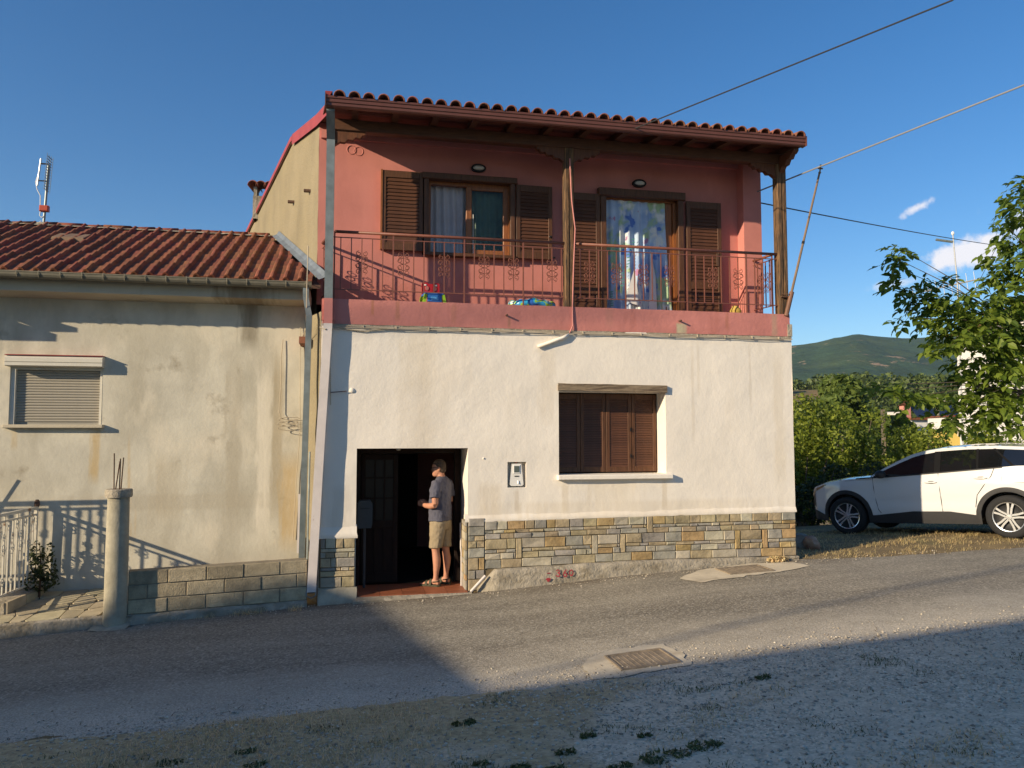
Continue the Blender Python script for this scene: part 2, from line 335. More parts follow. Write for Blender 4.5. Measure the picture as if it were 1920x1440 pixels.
def glass(name, tint, rough=.03):
    m, nt, b = newmat(name); b.inputs['Base Color'].default_value = col4(tint); b.inputs['Roughness'].default_value = rough
    b.inputs['Specular IOR Level'].default_value = .6; b.inputs['IOR'].default_value = 1.5
    N, K = nt.nodes, nt.links; t = N.new('ShaderNodeBsdfTransparent'); t.inputs[0].default_value = (.75, .8, .78, 1)
    g = N.new('ShaderNodeBsdfGlossy'); g.inputs['Roughness'].default_value = rough
    fr = N.new('ShaderNodeFresnel'); fr.inputs[0].default_value = 1.28; ms = N.new('ShaderNodeMixShader'); K.new(fr.outputs[0], ms.inputs[0]); K.new(t.outputs[0], ms.inputs[1]); K.new(g.outputs[0], ms.inputs[2])
    K.new(ms.outputs[0], N['Material Output'].inputs[0]); return m
MT['glass'] = glass('window_glass', (.1, .12, .12))
# ------------------------------------------------------------------ ground
def axis_pts(lo, hi, fine0, fine1, step, grow=1.35):
    a = list(np.arange(fine0, fine1 + 1e-6, step)); st = step
    x = a[-1]
    while x < hi: st *= grow; x += st; a.append(x)
    st = step; x = a[0]
    while x > lo: st *= grow; x -= st; a.insert(0, x)
    return a
def groundmat():
    m, nt, b = newmat('dry_soil'); return m
MT['soil'] = mat('dry_grass_soil', (.20, .145, .07), .95, .3, 2.5, .6, 40., stains=(((.12, .09, .05), 1.2, .5, .75, (1, 1, 1), 3.), ((.10, .105, .04), .8, .6, .8, (1, 1, 1), 8.)), bdist=.02)
mb = MB(); gx = axis_pts(-160, 190, -16, 22, .6); gy = axis_pts(-60, 150, -12, 28, .6)
mb.grid(gx, gy, lambda x, y: (x, y, gz(x, y)))
tag(mb.build('ground', MT['soil'], smooth=True), kind='structure')

def roadmat():
    m, nt, b = newmat('old_asphalt'); N, K = nt.nodes, nt.links
    tc = N.new('ShaderNodeTexCoord'); sep = N.new('ShaderNodeSeparateXYZ'); K.new(tc.outputs['Object'], sep.inputs[0])
    def nz(sc, det=6, st=(1, 1, 1)):
        mp = N.new('ShaderNodeMapping'); K.new(tc.outputs['Object'], mp.inputs[0]); mp.inputs['Scale'].default_value = st
        n = N.new('ShaderNodeTexNoise'); K.new(mp.outputs[0], n.inputs['Vector']); n.inputs['Scale'].default_value = sc; n.inputs['Detail'].default_value = det; n.inputs['Roughness'].default_value = .65
        return n.outputs[0]
    def mr(v, a, c, lo=0., hi=1.):
        r = N.new('ShaderNodeMapRange'); K.new(v, r.inputs[0]); r.inputs[1].default_value = a; r.inputs[2].default_value = c; r.inputs[3].default_value = lo; r.inputs[4].default_value = hi; return r.outputs[0]
    def mx(f, a, c):
        x = N.new('ShaderNodeMix'); x.data_type = 'RGBA'
        for i, q in ((0, f), (6, a), (7, c)):
            if hasattr(q, 'is_linked'): K.new(q, x.inputs[i])
            else: x.inputs[i].default_value = q
        return x.outputs[2]
    def mt(op, a, c):
        n = N.new('ShaderNodeMath'); n.operation = op
        for i, q in enumerate((a, c)):
            if isinstance(q, (int, float)): n.inputs[i].default_value = q
            else: K.new(q, n.inputs[i])
        return n.outputs[0]
    c = mx(mr(nz(1.0, 5, (.30, 1.8, 1)), .35, .65), (.195, .172, .135, 1), (.29, .26, .205, 1)); c = mx(mr(nz(.55, 6, (.5, 2.2, 1)), .5, .7, 0, .5), c, (.13, .115, .09, 1))
    vo = N.new('ShaderNodeTexVoronoi'); K.new(tc.outputs['Object'], vo.inputs['Vector']); vo.inputs['Scale'].default_value = 52
    c = mx(mr(vo.outputs['Color'], .5, .95, 0, .8), c, (.46, .42, .345, 1))
    c = mx(mr(nz(38, 4), .53, .68, 0, .8), c, (.075, .066, .054, 1))
    # dust and loose grit along the gravel side and a dusty wheel line
    dd = mt('ADD', sep.outputs[1], mt('MULTIPLY', mt('SUBTRACT', nz(1.6, 6, (.6, 1, 1)), .5), 1.7))
    c = mx(mr(dd, -2.7, -3.9, 0, .85), c, mx(mr(nz(70, 3), .4, .62), (.40, .355, .28, 1), (.72, .645, .52, 1)))
    c = mx(mr(dd, -.55, .05, 0, .8), c, (.13, .105, .075, 1))
    K.new(c, b.inputs['Base Color']); b.inputs['Roughness'].default_value = .9; b.inputs['Specular IOR Level'].default_value = .25
    bp = N.new('ShaderNodeBump'); bp.inputs['Strength'].default_value = .8; bp.inputs['Distance'].default_value = .008
    K.new(mt('ADD', nz(110, 3), mt('MULTIPLY', vo.outputs['Distance'], .5)), bp.inputs['Height'])
    K.new(bp.outputs[0], b.inputs['Normal']); return m
MT['road'] = roadmat()
def nse(x, y=0., z=0.): return mnoise.noise((x, y, z))
def near_edge(s): return -4.05 + .22 * nse(s * .5, 3) + .12 * nse(s * 1.9, 7) + .07 * nse(s * 5, 9) + .05 * nse(s * 13, 2)
def far_edge(s): return interp([(-40, -.52), (-2.6, -.50), (-2.1, -.46), (-.2, -.20), (.2, -.16), (1.9, -.12), (6.7, -.10), (7.2, -.30), (10, -.42), (14, -.5), (40, -.8)], s) + (.05 * nse(s * 2.2, 5) + .10 * nse(s * .9, 15) if s > 7 else .015 * nse(s * 3, 5))
def strip(mb, s0, s1, ds, e0, e1, n, dz):
    ss = list(np.arange(s0, s1 + 1e-6, ds)); vs = []; fs = []
    for i, s in enumerate(ss):
        a, b = e0(s), e1(s)
        for k in range(n + 1):
            d = a + (b - a) * k / n; x, y = L2W(s, d); vs.append((s, d, gz(x, y) + dz))
    m = n + 1
    for i in range(len(ss) - 1):
        for k in range(n): fs.append((i*m+k, (i+1)*m+k, (i+1)*m+k+1, i*m+k+1))
    mb.add(vs, fs)
mb = MB(); strip(mb, -30, 45, .25, lambda s: -4.7 + .1 * nse(s), far_edge, 18, .008)
tag(mb.build('road', MT['road'], smooth=True, loc=(OX, OY, 0), rot=(0, 0, TH)), kind='structure')

def lotmat():
    m, nt, b = newmat('gravel_lot'); N, K = nt.nodes, nt.links
    tc = N.new('ShaderNodeTexCoord'); sep = N.new('ShaderNodeSeparateXYZ'); K.new(tc.outputs['Object'], sep.inputs[0])
    def nz(sc, det=6, off=0.):
        mp = N.new('ShaderNodeMapping'); K.new(tc.outputs['Object'], mp.inputs[0]); mp.inputs['Location'].default_value = (off, off, 0)
        n = N.new('ShaderNodeTexNoise'); K.new(mp.outputs[0], n.inputs['Vector']); n.inputs['Scale'].default_value = sc; n.inputs['Detail'].default_value = det; n.inputs['Roughness'].default_value = .65
        return n.outputs[0]
    def mr(v, a, c, lo=0., hi=1.):
        r = N.new('ShaderNodeMapRange'); K.new(v, r.inputs[0]); r.inputs[1].default_value = a; r.inputs[2].default_value = c; r.inputs[3].default_value = lo; r.inputs[4].default_value = hi; return r.outputs[0]
    def mx(f, a, c):
        x = N.new('ShaderNodeMix'); x.data_type = 'RGBA'
        for i, q in ((0, f), (6, a), (7, c)):
            if hasattr(q, 'is_linked'): K.new(q, x.inputs[i])
            else: x.inputs[i].default_value = q
        return x.outputs[2]
    def mt(op, a, c):
        n = N.new('ShaderNodeMath'); n.operation = op
        for i, q in enumerate((a, c)):
            if isinstance(q, (int, float)): n.inputs[i].default_value = q
            else: K.new(q, n.inputs[i])
        return n.outputs[0]
    vo = N.new('ShaderNodeTexVoronoi'); K.new(tc.outputs['Object'], vo.inputs['Vector']); vo.inputs['Scale'].default_value = 60
    grav = mx(mr(vo.outputs['Color'], .2, .9), (.44, .37, .265, 1), (.86, .74, .55, 1))
    sand = mx(mr(nz(25), .35, .65), (.62, .51, .36, 1), (.80, .675, .49, 1))
    c = mx(mr(nz(.9, 6, 4.), .42, .62), grav, sand)
    c = mx(mr(nz(5., 5, 30.), .5, .68, 0, .5), c, (.34, .29, .21, 1)); c = mx(mr(nz(2.1, 6, 40.), .52, .72, 0, .45), c, (.44, .36, .25, 1))
    soil = mx(mr(nz(18, 6, 9.), .35, .65), (.33, .25, .14, 1), (.56, .44, .25, 1))
    f = mt('ADD', nz(.7, 7, 12.), mt('MULTIPLY', mt('ADD', sep.outputs[0], -1.6), -.09))
    c = mx(mr(f, .41, .56), c, soil)
    K.new(c, b.inputs['Base Color']); b.inputs['Roughness'].default_value = .95; b.inputs['Specular IOR Level'].default_value = .2
    bp = N.new('ShaderNodeBump'); bp.inputs['Strength'].default_value = .5; bp.inputs['Distance'].default_value = .008
    K.new(mt('ADD', nz(45, 4), vo.outputs['Distance']), bp.inputs['Height']); K.new(bp.outputs[0], b.inputs['Normal']); return m
MT['lot'] = lotmat()
mb = MB(); strip(mb, -16, 22, .06, lambda s: -22., near_edge, 44, .016)
tag(mb.build('gravel_lot', MT['lot'], smooth=True, loc=(OX, OY, 0), rot=(0, 0, TH)), kind='structure')

# ------------------------------------------------------------------ the pink and white house
H = framed('house', 0, 0, 0, 'two-storey house with white plaster ground floor and pink balcony storey', 'house')
def wf(s, z):       # gentle unevenness of the old plaster
    return .010 * nse(s * 1.3, z * 1.3, 1.) + .006 * nse(s * 4, z * 4, 2.)
def lines(a, b, st, extra=()):
    n = max(1, int(round((b - a) / st))); q = [a + (b - a) * i / n for i in range(n + 1)]
    q = [x for x in q if all(abs(x - e) > st * .3 for e in extra)] + list(extra)
    return sorted(set(q))
def inside(o, x, z): return o[0] < x < o[1] and o[2] < z < o[3]
DOOR = (.44, 1.90, -.3, 1.935); WIN = (3.16, 4.73, 1.56, 2.71); NICHE = (2.44, 2.70, 1.40, 1.745)
ops = [DOOR, WIN, NICHE]
xs = lines(-.03, 6.73, .12, [o[k] for o in ops for k in (0, 1)]); zs = lines(-.25, 3.60, .12, [o[k] for o in ops for k in (2, 3)] + [-.25])
mb = MB(); mb.grid(xs, zs, lambda s, z: (s + (.012 * nse(z * 2, 4) if s > 6.7 else 0), wf(s, z), z), lambda s, z: any(inside(o, s, z) for o in ops))
# reveals
def reveal(mb, o, dep, bottom=True, splay=0.):
    s0, s1, z0, z1 = o
    for (p, q) in (((s0, z0), (s0, z1)), ((s0, z1), (s1, z1)), ((s1, z1), (s1, z0)), ((s1, z0), (s0, z0))):
        if not bottom and p[1] == z0 and q[1] == z0: continue
        n = 8; vs = []
        for k in range(n + 1):
            s = p[0] + (q[0]-p[0]) * k / n; z = p[1] + (q[1]-p[1]) * k / n
            vs += [(s, wf(s, z), z), (s, dep, z)]
        mb.add(vs, [(2*k, 2*k+1, 2*k+3, 2*k+2) for k in range(n)])
reveal(mb, WIN, .34); reveal(mb, NICHE, .12); reveal(mb, DOOR, .95, False)
mb.add([(6.73, 0, -.25), (6.73, 2.3, -.6), (6.73, 2.3, 3.6), (6.73, 0, 3.6)], [(0, 1, 2, 3)])
mb.add([(NICHE[0], .12, NICHE[2]), (NICHE[1], .12, NICHE[2]), (NICHE[1], .12, NICHE[3]), (NICHE[0], .12, NICHE[3])], [(0, 1, 2, 3)])
shade_auto(mb.build('ground_floor_wall', MT['plaster'], H), 50)
# left flank of the ground floor: rough stucco pier between the two houses, then the long splayed upper flank
def side_s(d): return -.13 - .315 * (d - .75)
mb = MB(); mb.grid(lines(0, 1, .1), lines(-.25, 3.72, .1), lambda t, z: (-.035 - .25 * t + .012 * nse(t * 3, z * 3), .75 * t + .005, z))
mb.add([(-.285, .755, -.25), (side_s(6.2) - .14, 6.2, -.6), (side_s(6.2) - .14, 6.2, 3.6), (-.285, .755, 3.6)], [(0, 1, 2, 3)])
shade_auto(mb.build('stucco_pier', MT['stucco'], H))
def roof_z(d):      # top of the shallow roof
    return 6.40 + .15 * (d + .45) if d < 2.25 else 6.805 - .185 * (d - 2.25)
mb = MB()
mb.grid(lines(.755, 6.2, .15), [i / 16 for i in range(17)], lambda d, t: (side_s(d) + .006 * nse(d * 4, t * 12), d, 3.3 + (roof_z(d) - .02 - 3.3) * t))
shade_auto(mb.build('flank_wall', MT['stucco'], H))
for d, z in ((2.1, 5.75), (2.6, 5.2), (1.15, 5.65)):
    MB().box(side_s(d) - .10, side_s(d), d, d + .06, z, z + .035).build('wall_hook', MT['rust'], H)
# back and right upper walls close the volume
mb = MB(); mb.add([(side_s(6.2), 6.2, -.6), (6.6, 2.3, -.6), (6.6, 2.3, 6.74), (side_s(6.2), 6.2, 6.04)], [(0, 1, 2, 3)])
mb.add([(6.60, .55, 3.55), (6.60, 2.3, 3.55), (6.60, 2.3, 6.74), (6.60, .55, 6.5)], [(0, 1, 2, 3)])
mb.build('rear_wall', MT['pink'], H)
# balcony slab
mb = MB(); mb.grid(lines(-.02, 6.70, .1), lines(3.56, 3.89, .055), lambda s, z: (s + (.012 * nse(z * 9, 2) if s > 6.6 else 0), -.012 + .007 * nse(s * 2.1, z * 5) - (.0 if z > 3.6 else -.004), z + (.006 * nse(s * 5, 8) if z > 3.85 or z < 3.6 else 0)))
mb.box(-.02, 6.70, .0, .76, 3.57, 3.886); mb.add([(6.70, -.012, 3.56), (6.70, .76, 3.56), (6.70, .76, 3.89), (6.70, -.012, 3.89)], [(0, 1, 2, 3)])
slab = shade_auto(mb.build('balcony_slab', MT['slab'], H), 50)
MB().box(-.02, 6.73, -.006, .5, 3.535, 3.562).build('slab_drip', MT['concrete'], slab)
mb = MB(); mb.box(-.03, .14, -.03, -.012, 3.60, 3.88); mb.build('slab_patch', MT['slab'], slab)
for s in (2.42, 4.95):
    MB().tube([(s, -.01, 3.74), (s, -.085, 3.735)], .013, 8).build('drain_spout', MT['rust'], slab)
MB().box(6.66, 6.735, -.02, .08, 3.56, 3.74).build('bare_corner', MT['concrete'], slab, loc=(0, 0, 0))
# pink upper wall with the window and balcony door
UW = (1.335, 2.70, 4.70, 5.88); UD = (4.085, 5.28, 3.93, 5.78); uops = [UW, UD]
xs = lines(-.13, 6.32, .2, [o[k] for o in uops for k in (0, 1)]); zs = lines(3.885, 6.56, .2, [o[k] for o in uops for k in (2, 3)])
mb = MB(); mb.grid(xs, zs, lambda s, z: (s, .75 + .004 * nse(s * 2, z * 2), z), lambda s, z: any(inside(o, s, z) for o in uops))
for (s0, s1, z0, z1) in uops:
    mb.add([(s0, .75, z0), (s1, .75, z0), (s1, .75, z1), (s0, .75, z1), (s0, .95, z0), (s1, .95, z0), (s1, .95, z1), (s0, .95, z1)], [(0, 1, 5, 4), (1, 2, 6, 5), (2, 3, 7, 6), (3, 0, 4, 7)])
mb.box(6.30, 6.60, .55, .76, 3.885, 6.50)
for cx_, cz_ in ((.32, 6.17), (.42, 6.155)):
    ring = [(cx_ + .062 * math.cos(a), .748, cz_ + .062 * math.sin(a)) for a in [k * math.pi / 9 for k in range(18)]]
    mb.tube(ring, .006, 4, closed=True)
up = mb.build('upper_wall', MT['pink'], H, smooth=False)
mb = MB(); mb.box(-.1, 6.55, 2.2, 2.25, 3.9, 6.45); mb.build('dark_back_sheet', MT['dark'], H)  # near-black sheet standing in for the unlit room behind the openings

# ---- roof
RF = MB()
def redge(d): return 0.0 if d < .5 else side_s(d) - .03
prof = [(-.47, 6.36), (2.25, roof_z(2.25) - .04), (6.4, roof_z(6.4) - .04)]
ds = [-.47, .5, .76, 2.25, 2.4, 4, 6.3]
mb = MB(); top = []
def rend(s): return min(6.4, 2.4 + .4615 * (6.72 - s))      # unseen rear line set askew so that sun reaches the hedge
for d in ds: top += [(redge(d), d, roof_z(d) - .02), (6.72 if d <= 2.4 else 6.72 - (d - 2.4) / .4615, d, roof_z(d) - .02)]
bot = [(p[0], p[1], p[2] - .03) for p in top]
n = len(ds)
mb.add(top + bot, [(2*i, 2*i+1, 2*i+3, 2*i+2) for i in range(n-1)] + [(2*n+2*i, 2*n+2*i+2, 2*n+2*i+3, 2*n+2*i+1) for i in range(n-1)] + [(2*i, 2*i+2, 2*n+2*i+2, 2*n+2*i) for i in range(n-1)] + [(2*i+1, 2*n+2*i+1, 2*n+2*i+3, 2*i+3) for i in range(n-1)] + [(0, 2*n, 2*n+1, 1)])
roof = mb.build('roof', MT['wood_h'], H)
# barrel tiles: over and under rows, the front ones single pieces
def barrel(r, l, up=True, n=8, t=.014):
    m = MB(); vs = []
    for x in (0, l):
        for q in (r, r - t):
            for k in range(n + 1):
                a = math.pi * k / n
                rr = q * (1 - .12 * x / l)
                vs.append((rr * math.cos(a), x, rr * math.sin(a) * (1 if up else -1)))
    n1 = n + 1; fs = []
    for k in range(n):
        fs += [(k, k+1, 2*n1+k+1, 2*n1+k), (n1+k+1, n1+k, 3*n1+k, 3*n1+k+1), (k+1, k, n1+k, n1+k+1), (2*n1+k, 2*n1+k+1, 3*n1+k+1, 3*n1+k)]
    fs += [(0, 2*n1, 3*n1, n1), (n, n1+n, 3*n1+n, 2*n1+n)]
    m.add(vs, fs); return m.mesh('roof_tile', True)
tm = barrel(.078, .46); tm.materials.append(MT['tiledk']); um = barrel(.075, .46, False); um.materials.append(MT['tiledk'])
NT = 36; pitch = math.atan(.15)
for row in range(3):
    for i in range(NT):
        s = .17 + i * (6.47 / (NT - 1)) + rnd.uniform(-.006, .006)
        d = -.50 + row * .40 + rnd.uniform(-.012, .012)
        o = obj('roof_tile', tm, None, roof, (s, d, roof_z(d) + .003 + rnd.uniform(-.004, .004) + row * .0), (pitch + .03, rnd.uniform(-.03, .03), rnd.uniform(-.02, .02)))
        if row == 0 and i < NT - 1:
            obj('pan_tile', um, None, roof, (s + .0925, d + .05, roof_z(d) + .012), (pitch + .02, 0, 0))
mb = MB()
for i in range(NT * 2):
    s = .17 + i * (6.47 / (NT * 2 - 1)); w_ = 6.47 / (NT * 2 - 1) / 2
    h = .06 if i % 2 == 0 else -.0
    for (a, b) in ((.68, 2.25), (2.25, max(2.3, rend(s)))):
        s0 = max(s - w_, redge(a)); mb.add([(s - w_, a, roof_z(a) + .01), (s, a, roof_z(a) + h + .01), (s + w_, a, roof_z(a) + .01), (s - w_, b, roof_z(b) + .01), (s, b, roof_z(b) + h + .01), (s + w_, b, roof_z(b) + .01)], [(0, 1, 4, 3), (1, 2, 5, 4)])
tag(mb.build('tile_field', MT['tiledk'], roof), kind='stuff')
# red flashing along the left verge
mb = MB(); pts = [-.46, .1, .76, 1.5, 2.15]
def fl(mb, pts, h0, h1):
    vs = []
    for d in pts:
        e = redge(d) - .012; vs += [(e, d, roof_z(d) + h1), (e, d, roof_z(d) - h0), (e + .09, d, roof_z(d) + h1), (e-.004, d, roof_z(d) - h0)]
    mb.add(vs, [(4*i, 4*i+4, 4*i+5, 4*i+1) for i in range(len(pts)-1)] + [(4*i, 4*i+2, 4*i+6, 4*i+4) for i in range(len(pts)-1)] + [(0, 1, 3, 2)])
fl(mb, pts, .10, .07); fl(mb, [2.17, 2.25, 3, 4.2, 5.2, 6.35], .03, .05)
mb.build('verge_flashing', MT['flash'], roof)
MB().box(6.70, 6.735, -.46, 2.2, 6.30, 6.42).build('verge_board', MT['flash'], roof)
# chimney far back on the roof
cm = MB(); cd = 5.0; cs_ = side_s(cd) + .12
cm.box(cs_ - .16, cs_ - .10, cd - .16, cd + .16, roof_z(cd) - .1, roof_z(cd) + .52); cm.box(cs_ + .10, cs_ + .16, cd - .16, cd + .16, roof_z(cd) - .1, roof_z(cd) + .52)
cm.box(cs_ - .17, cs_ + .17, cd - .17, cd + .17, roof_z(cd) - .1, roof_z(cd) + .34)
ch = cm.build('chimney', MT['concrete'], roof)
for k in range(3): obj('cap_tile', barrel(.10, .46), MT['tiledk'], ch, (cs_ - .17 + k * .15, cd - .24, roof_z(cd) + .52), (0, 0, rnd.uniform(-.1, .1)))
# gutter
GP = [(-.385, 6.275), (-.40, 6.268), (-.455, 6.268), (-.470, 6.285), (-.470, 6.315), (-.482, 6.325), (-.482, 6.362), (-.494, 6.372), (-.494, 6.398), (-.486, 6.398), (-.470, 6.376), (-.385, 6.376)]
mb = MB(); mb.prism(GP, 'x', .0, 6.735); g = mb.build('gutter', MT['gutter'], H)
MB().prism([(-.375, 6.27), (-.50, 6.264), (-.505, 6.405), (-.375, 6.39)], 'x', 6.732, 6.74).build('end_cap', MT['gutter'], g)
MB().prism([(-.375, 6.27), (-.50, 6.264), (-.505, 6.43), (-.375, 6.44)], 'x', -.012, -.001).build('end_cap', MT['gutter'], g)
# rafters, boards and beams of the porch roof
for i in range(13):
    s = .32 + i * .525
    mb = MB(); mb.hexa([(s, -.375, 6.275), (s + .085, -.375, 6.275), (s + .085, .80, 6.415), (s, .80, 6.415), (s, -.375, 6.355), (s + .085, -.375, 6.355), (s + .085, .80, 6.535), (s, .80, 6.535)])
    mb.build('rafter', MT['wood_h'], H)
nb_ = 8
for i in range(nb_):
    d0 = -.37 + i * 1.15 / nb_; d1 = d0 + 1.15 / nb_ - .006
    z0, z1 = 6.352 + .145 * (d0 + .37), 6.352 + .145 * (d1 + .37)
    mb = MB(); mb.hexa([(.01, d0, z0), (6.70, d0, z0), (6.70, d1, z1), (.01, d1, z1), (.01, d0, z0 + .018), (6.70, d0, z0 + .018), (6.70, d1, z1 + .018), (.01, d1, z1 + .018)])
    mb.build('soffit_board', mat('soffit_board_paint', (.15, .05, .035), .7, .3, 5., .3, 20., stretch=(1, 8, 8)) if i == 0 else bpy.data.materials['soffit_board_paint'], H)
MB().cbox(.0, 6.70, .02, .15, 6.165, 6.318, .008).build('porch_beam', MT['wood_h'], H)
MB().box(-.1, 6.31, .70, .748, 6.30, 6.42).build('wall_plate', MT['pink'], H)
def scroll_bracket(parent, s0, dirn, d0=.045, d1=.125):
    P = [(0, 0), (.40, 0), (.40, -.035), (.36, -.045), (.33, -.085), (.27, -.075), (.24, -.115), (.17, -.11), (.13, -.155), (.07, -.15), (.0, -.20)]
    MB().prism([(s0 + dirn * a, 6.164 + b) for a, b in (P if dirn > 0 else P[::-1])], 'y', d0, d1).build('bracket', MT['wood'], parent)
def post(s0, s1, d0, d1, zt, zb, m, grooves=True):
    mb = MB(); c = .018; q = [(s0 + c, d0), ((s0+s1)/2 - .012, d0), ((s0+s1)/2 - .008, d0 + .01), ((s0+s1)/2 + .008, d0 + .01), ((s0+s1)/2 + .012, d0), (s1 - c, d0), (s1, d0 + c), (s1, d1 - c), (s1 - c, d1), (s0 + c, d1), (s0, d1 - c), (s0, d0 + c)]
    mb.prism(q, 'z', zb, zt); return mb.build('post', m, H)
pm = post(3.265, 3.405, .02, .15, 6.163, 3.80, MT['oldwood']); scroll_bracket(pm, 3.266, -1); scroll_bracket(pm, 3.404, 1)
pr = post(6.555, 6.715, .01, .15, 6.163, 3.66, MT['oldwood']); scroll_bracket(pr, 6.556, -1)
pl_ = post(.0, .10, .02, .13, 6.163, 3.75, MT['wood']); scroll_bracket(pl_, .101, 1)
MB().prism([(.02, 6.266), (-.38, 6.266), (-.38, 6.23), (-.33, 6.20), (-.30, 6.205), (-.25, 6.15), (-.19, 6.16), (-.14, 6.10), (-.06, 6.10), (.02, 6.02)], 'x', 6.60, 6.68).build('bracket', MT['wood'], pr)

# ---- balcony railing
RL = MB(); RL.tube([(.12, .06, 4.80), (3.265, .06, 4.80)], .021, 8); RL.tube([(3.405, .06, 4.80), (6.56, .06, 4.80)], .021, 8)
RL.tube([(.075, .13, 4.80), (-.06, .745, 4.80)], .021, 8); RL.tube([(6.50, .06, 4.80), (6.45, .55, 4.80)], .021, 8)
railing = RL.build('balcony_railing', MT['rail'], H, smooth=True)
mb = MB()
for z in (4.725, 4.03):
    mb.box(.10, 3.265, .053, .067, z - .006, z + .006); mb.box(3.405, 6.56, .053, .067, z - .006, z + .006)
    mb.tube([(.075, .13, z), (-.06, .745, z)], .009, 4); mb.tube([(6.50, .06, z), (6.45, .55, z)], .009, 4)
mb.build('flat_bar', MT['rail'], railing)
bal = MB(); bal.box(-.0065, .0065, -.0065, .0065, 4.03, 4.725); balm = bal.mesh('baluster'); balm.materials.append(MT['rail'])
pst = MB(); pst.box(-.009, .009, -.009, .009, 3.885, 4.80); pstm = pst.mesh('rail_post'); pstm.materials.append(MT['rail'])
def scroll_path(k, n=26):
    """one C-scroll; k=+1 right, -1 left; coordinates relative to the ornament centre"""
    out = []
    for i in range(n):     # lower-top spiral
        t = i / (n - 1); a = -math.pi * .5 + t * math.pi * 3.0; r = .040 - .030 * t
        out.append((r * math.cos(a), r * math.sin(a)))
    return out
def ornament():
    m = MB()
    for sx in (-1, 1):
        for sy in (-1, 1):
            # S-curve from the centre line outwards with spiral ends
            p = []
            for i in range(15):
                t = i / 14; a = math.pi * (.5 + 2.3 * t) ; r = .036 * (1 - .62 * t)
                p.append((.040 + r * math.cos(a) * -1, .118 + r * math.sin(a)))
            q = []
            for i in range(13):
                t = i / 12; a = -math.pi * .5 - math.pi * (1.9 * t); r = .034 * (1 - .6 * t)
                q.append((.055 + r * math.cos(a), .045 + .034 + r * math.sin(a) - .034 + .01))
            arc = [(.004, .150), (.012, .155)]
            big = [(.006 + .075 * math.sin(math.pi * k / 9), .085 - .085 * k / 9 - .0 ) for k in range(10)]
            for path in (p, q, big):
                m.tube([(sx * a, 0, sy * b) for a, b in path], .0048, 4)
    return m.mesh('scroll', True)
om = ornament(); om.materials.append(MT['rail'])
NB1 = [.20 + i * .1375 for i in range(23)]
for i, s in enumerate(NB1):
    if i in (5, 12, 18): obj('rail_post', pstm, None, railing, (s, .06, 0))
    else: obj('baluster', balm, None, railing, (s, .06, 0))
    if i in (2, 6, 10, 14, 18 - 1, 21): obj('scroll', om, None, railing, (s, .058, 4.40))
NB2 = [3.50 + i * .1345 for i in range(23)]
for i, s in enumerate(NB2):
    if i in (5, 12, 19): obj('rail_post', pstm, None, railing, (s, .06, 0))
    else: obj('baluster', balm, None, railing, (s, .06, 0))
    if i in (1, 4, 7, 10, 15, 18): obj('scroll', om, None, railing, (s, .058, 4.40))
for k in range(1, 6):
    t = k / 6; obj('baluster', balm, None, railing, (.075 - .135 * t, .13 + .615 * t, 0))
    if k in (2, 4): obj('scroll', om, None, railing, (.075 - .135 * t, .13 + .615 * t, 4.40), (0, 0, R(103)))
for k in range(1, 5):
    t = k / 5; obj('baluster', balm, None, railing, (6.50 - .05 * t, .06 + .49 * t, 0))
    if k in (1, 3): obj('scroll', om, None, railing, (6.50 - .05 * t, .06 + .49 * t, 4.40), (0, 0, R(96)))
obj('rail_post', pstm, None, railing, (6.48, .07, 0)); obj('rail_post', pstm, None, railing, (.12, .06, 0))

# ---- louvred shutters
_slat = {}
def shutter(parent, s0, s1, z0, z1, d, st=.055, rail=.075, pitch_=.05, midrail=None, ang=-35, m=None, sm=None, hinge=False):
    """leaf in the plane y=d (front), 35 mm thick"""
    m = m or MT['loframe']; sm = sm or MT['louver']
    mb = MB(); t = .035
    mb.cbox(s0, s0 + st, d, d + t, z0, z1, .004); mb.cbox(s1 - st, s1, d, d + t, z0, z1, .004)
    mb.cbox(s0 + st, s1 - st, d + .002, d + t, z0, z0 + rail, .003); mb.cbox(s0 + st, s1 - st, d + .002, d + t, z1 - rail, z1, .003)
    spans = [(z0 + rail, z1 - rail)]
    if midrail:
        mb.cbox(s0 + st, s1 - st, d + .002, d + t, midrail, midrail + rail, .003); spans = [(z0 + rail, midrail), (midrail + rail, z1 - rail)]
    mb.box(s0 + st, s1 - st, d + t - .004, d + t, z0 + rail, z1 - rail)
    o = mb.build('shutter', m, parent)
    w = s1 - s0 - 2 * st; hd = pitch_ * .56; key = (round(w, 3), pitch_)
    if key not in _slat:
        b = MB(); b.box(-w/2, w/2, -hd, hd, -.004, .004); _slat[key] = b.mesh('slat'); _slat[key].materials.append(sm)
    for a, c in spans:
        nn = max(1, int((c - a) / pitch_))
        for k in range(nn):
            z = a + (k + .5) * (c - a) / nn
            obj('slat', _slat[key], None, o, ((s0 + s1) / 2, d + .0155, z), (R(75 + rnd.uniform(-2, 2)), 0, 0))
    return o
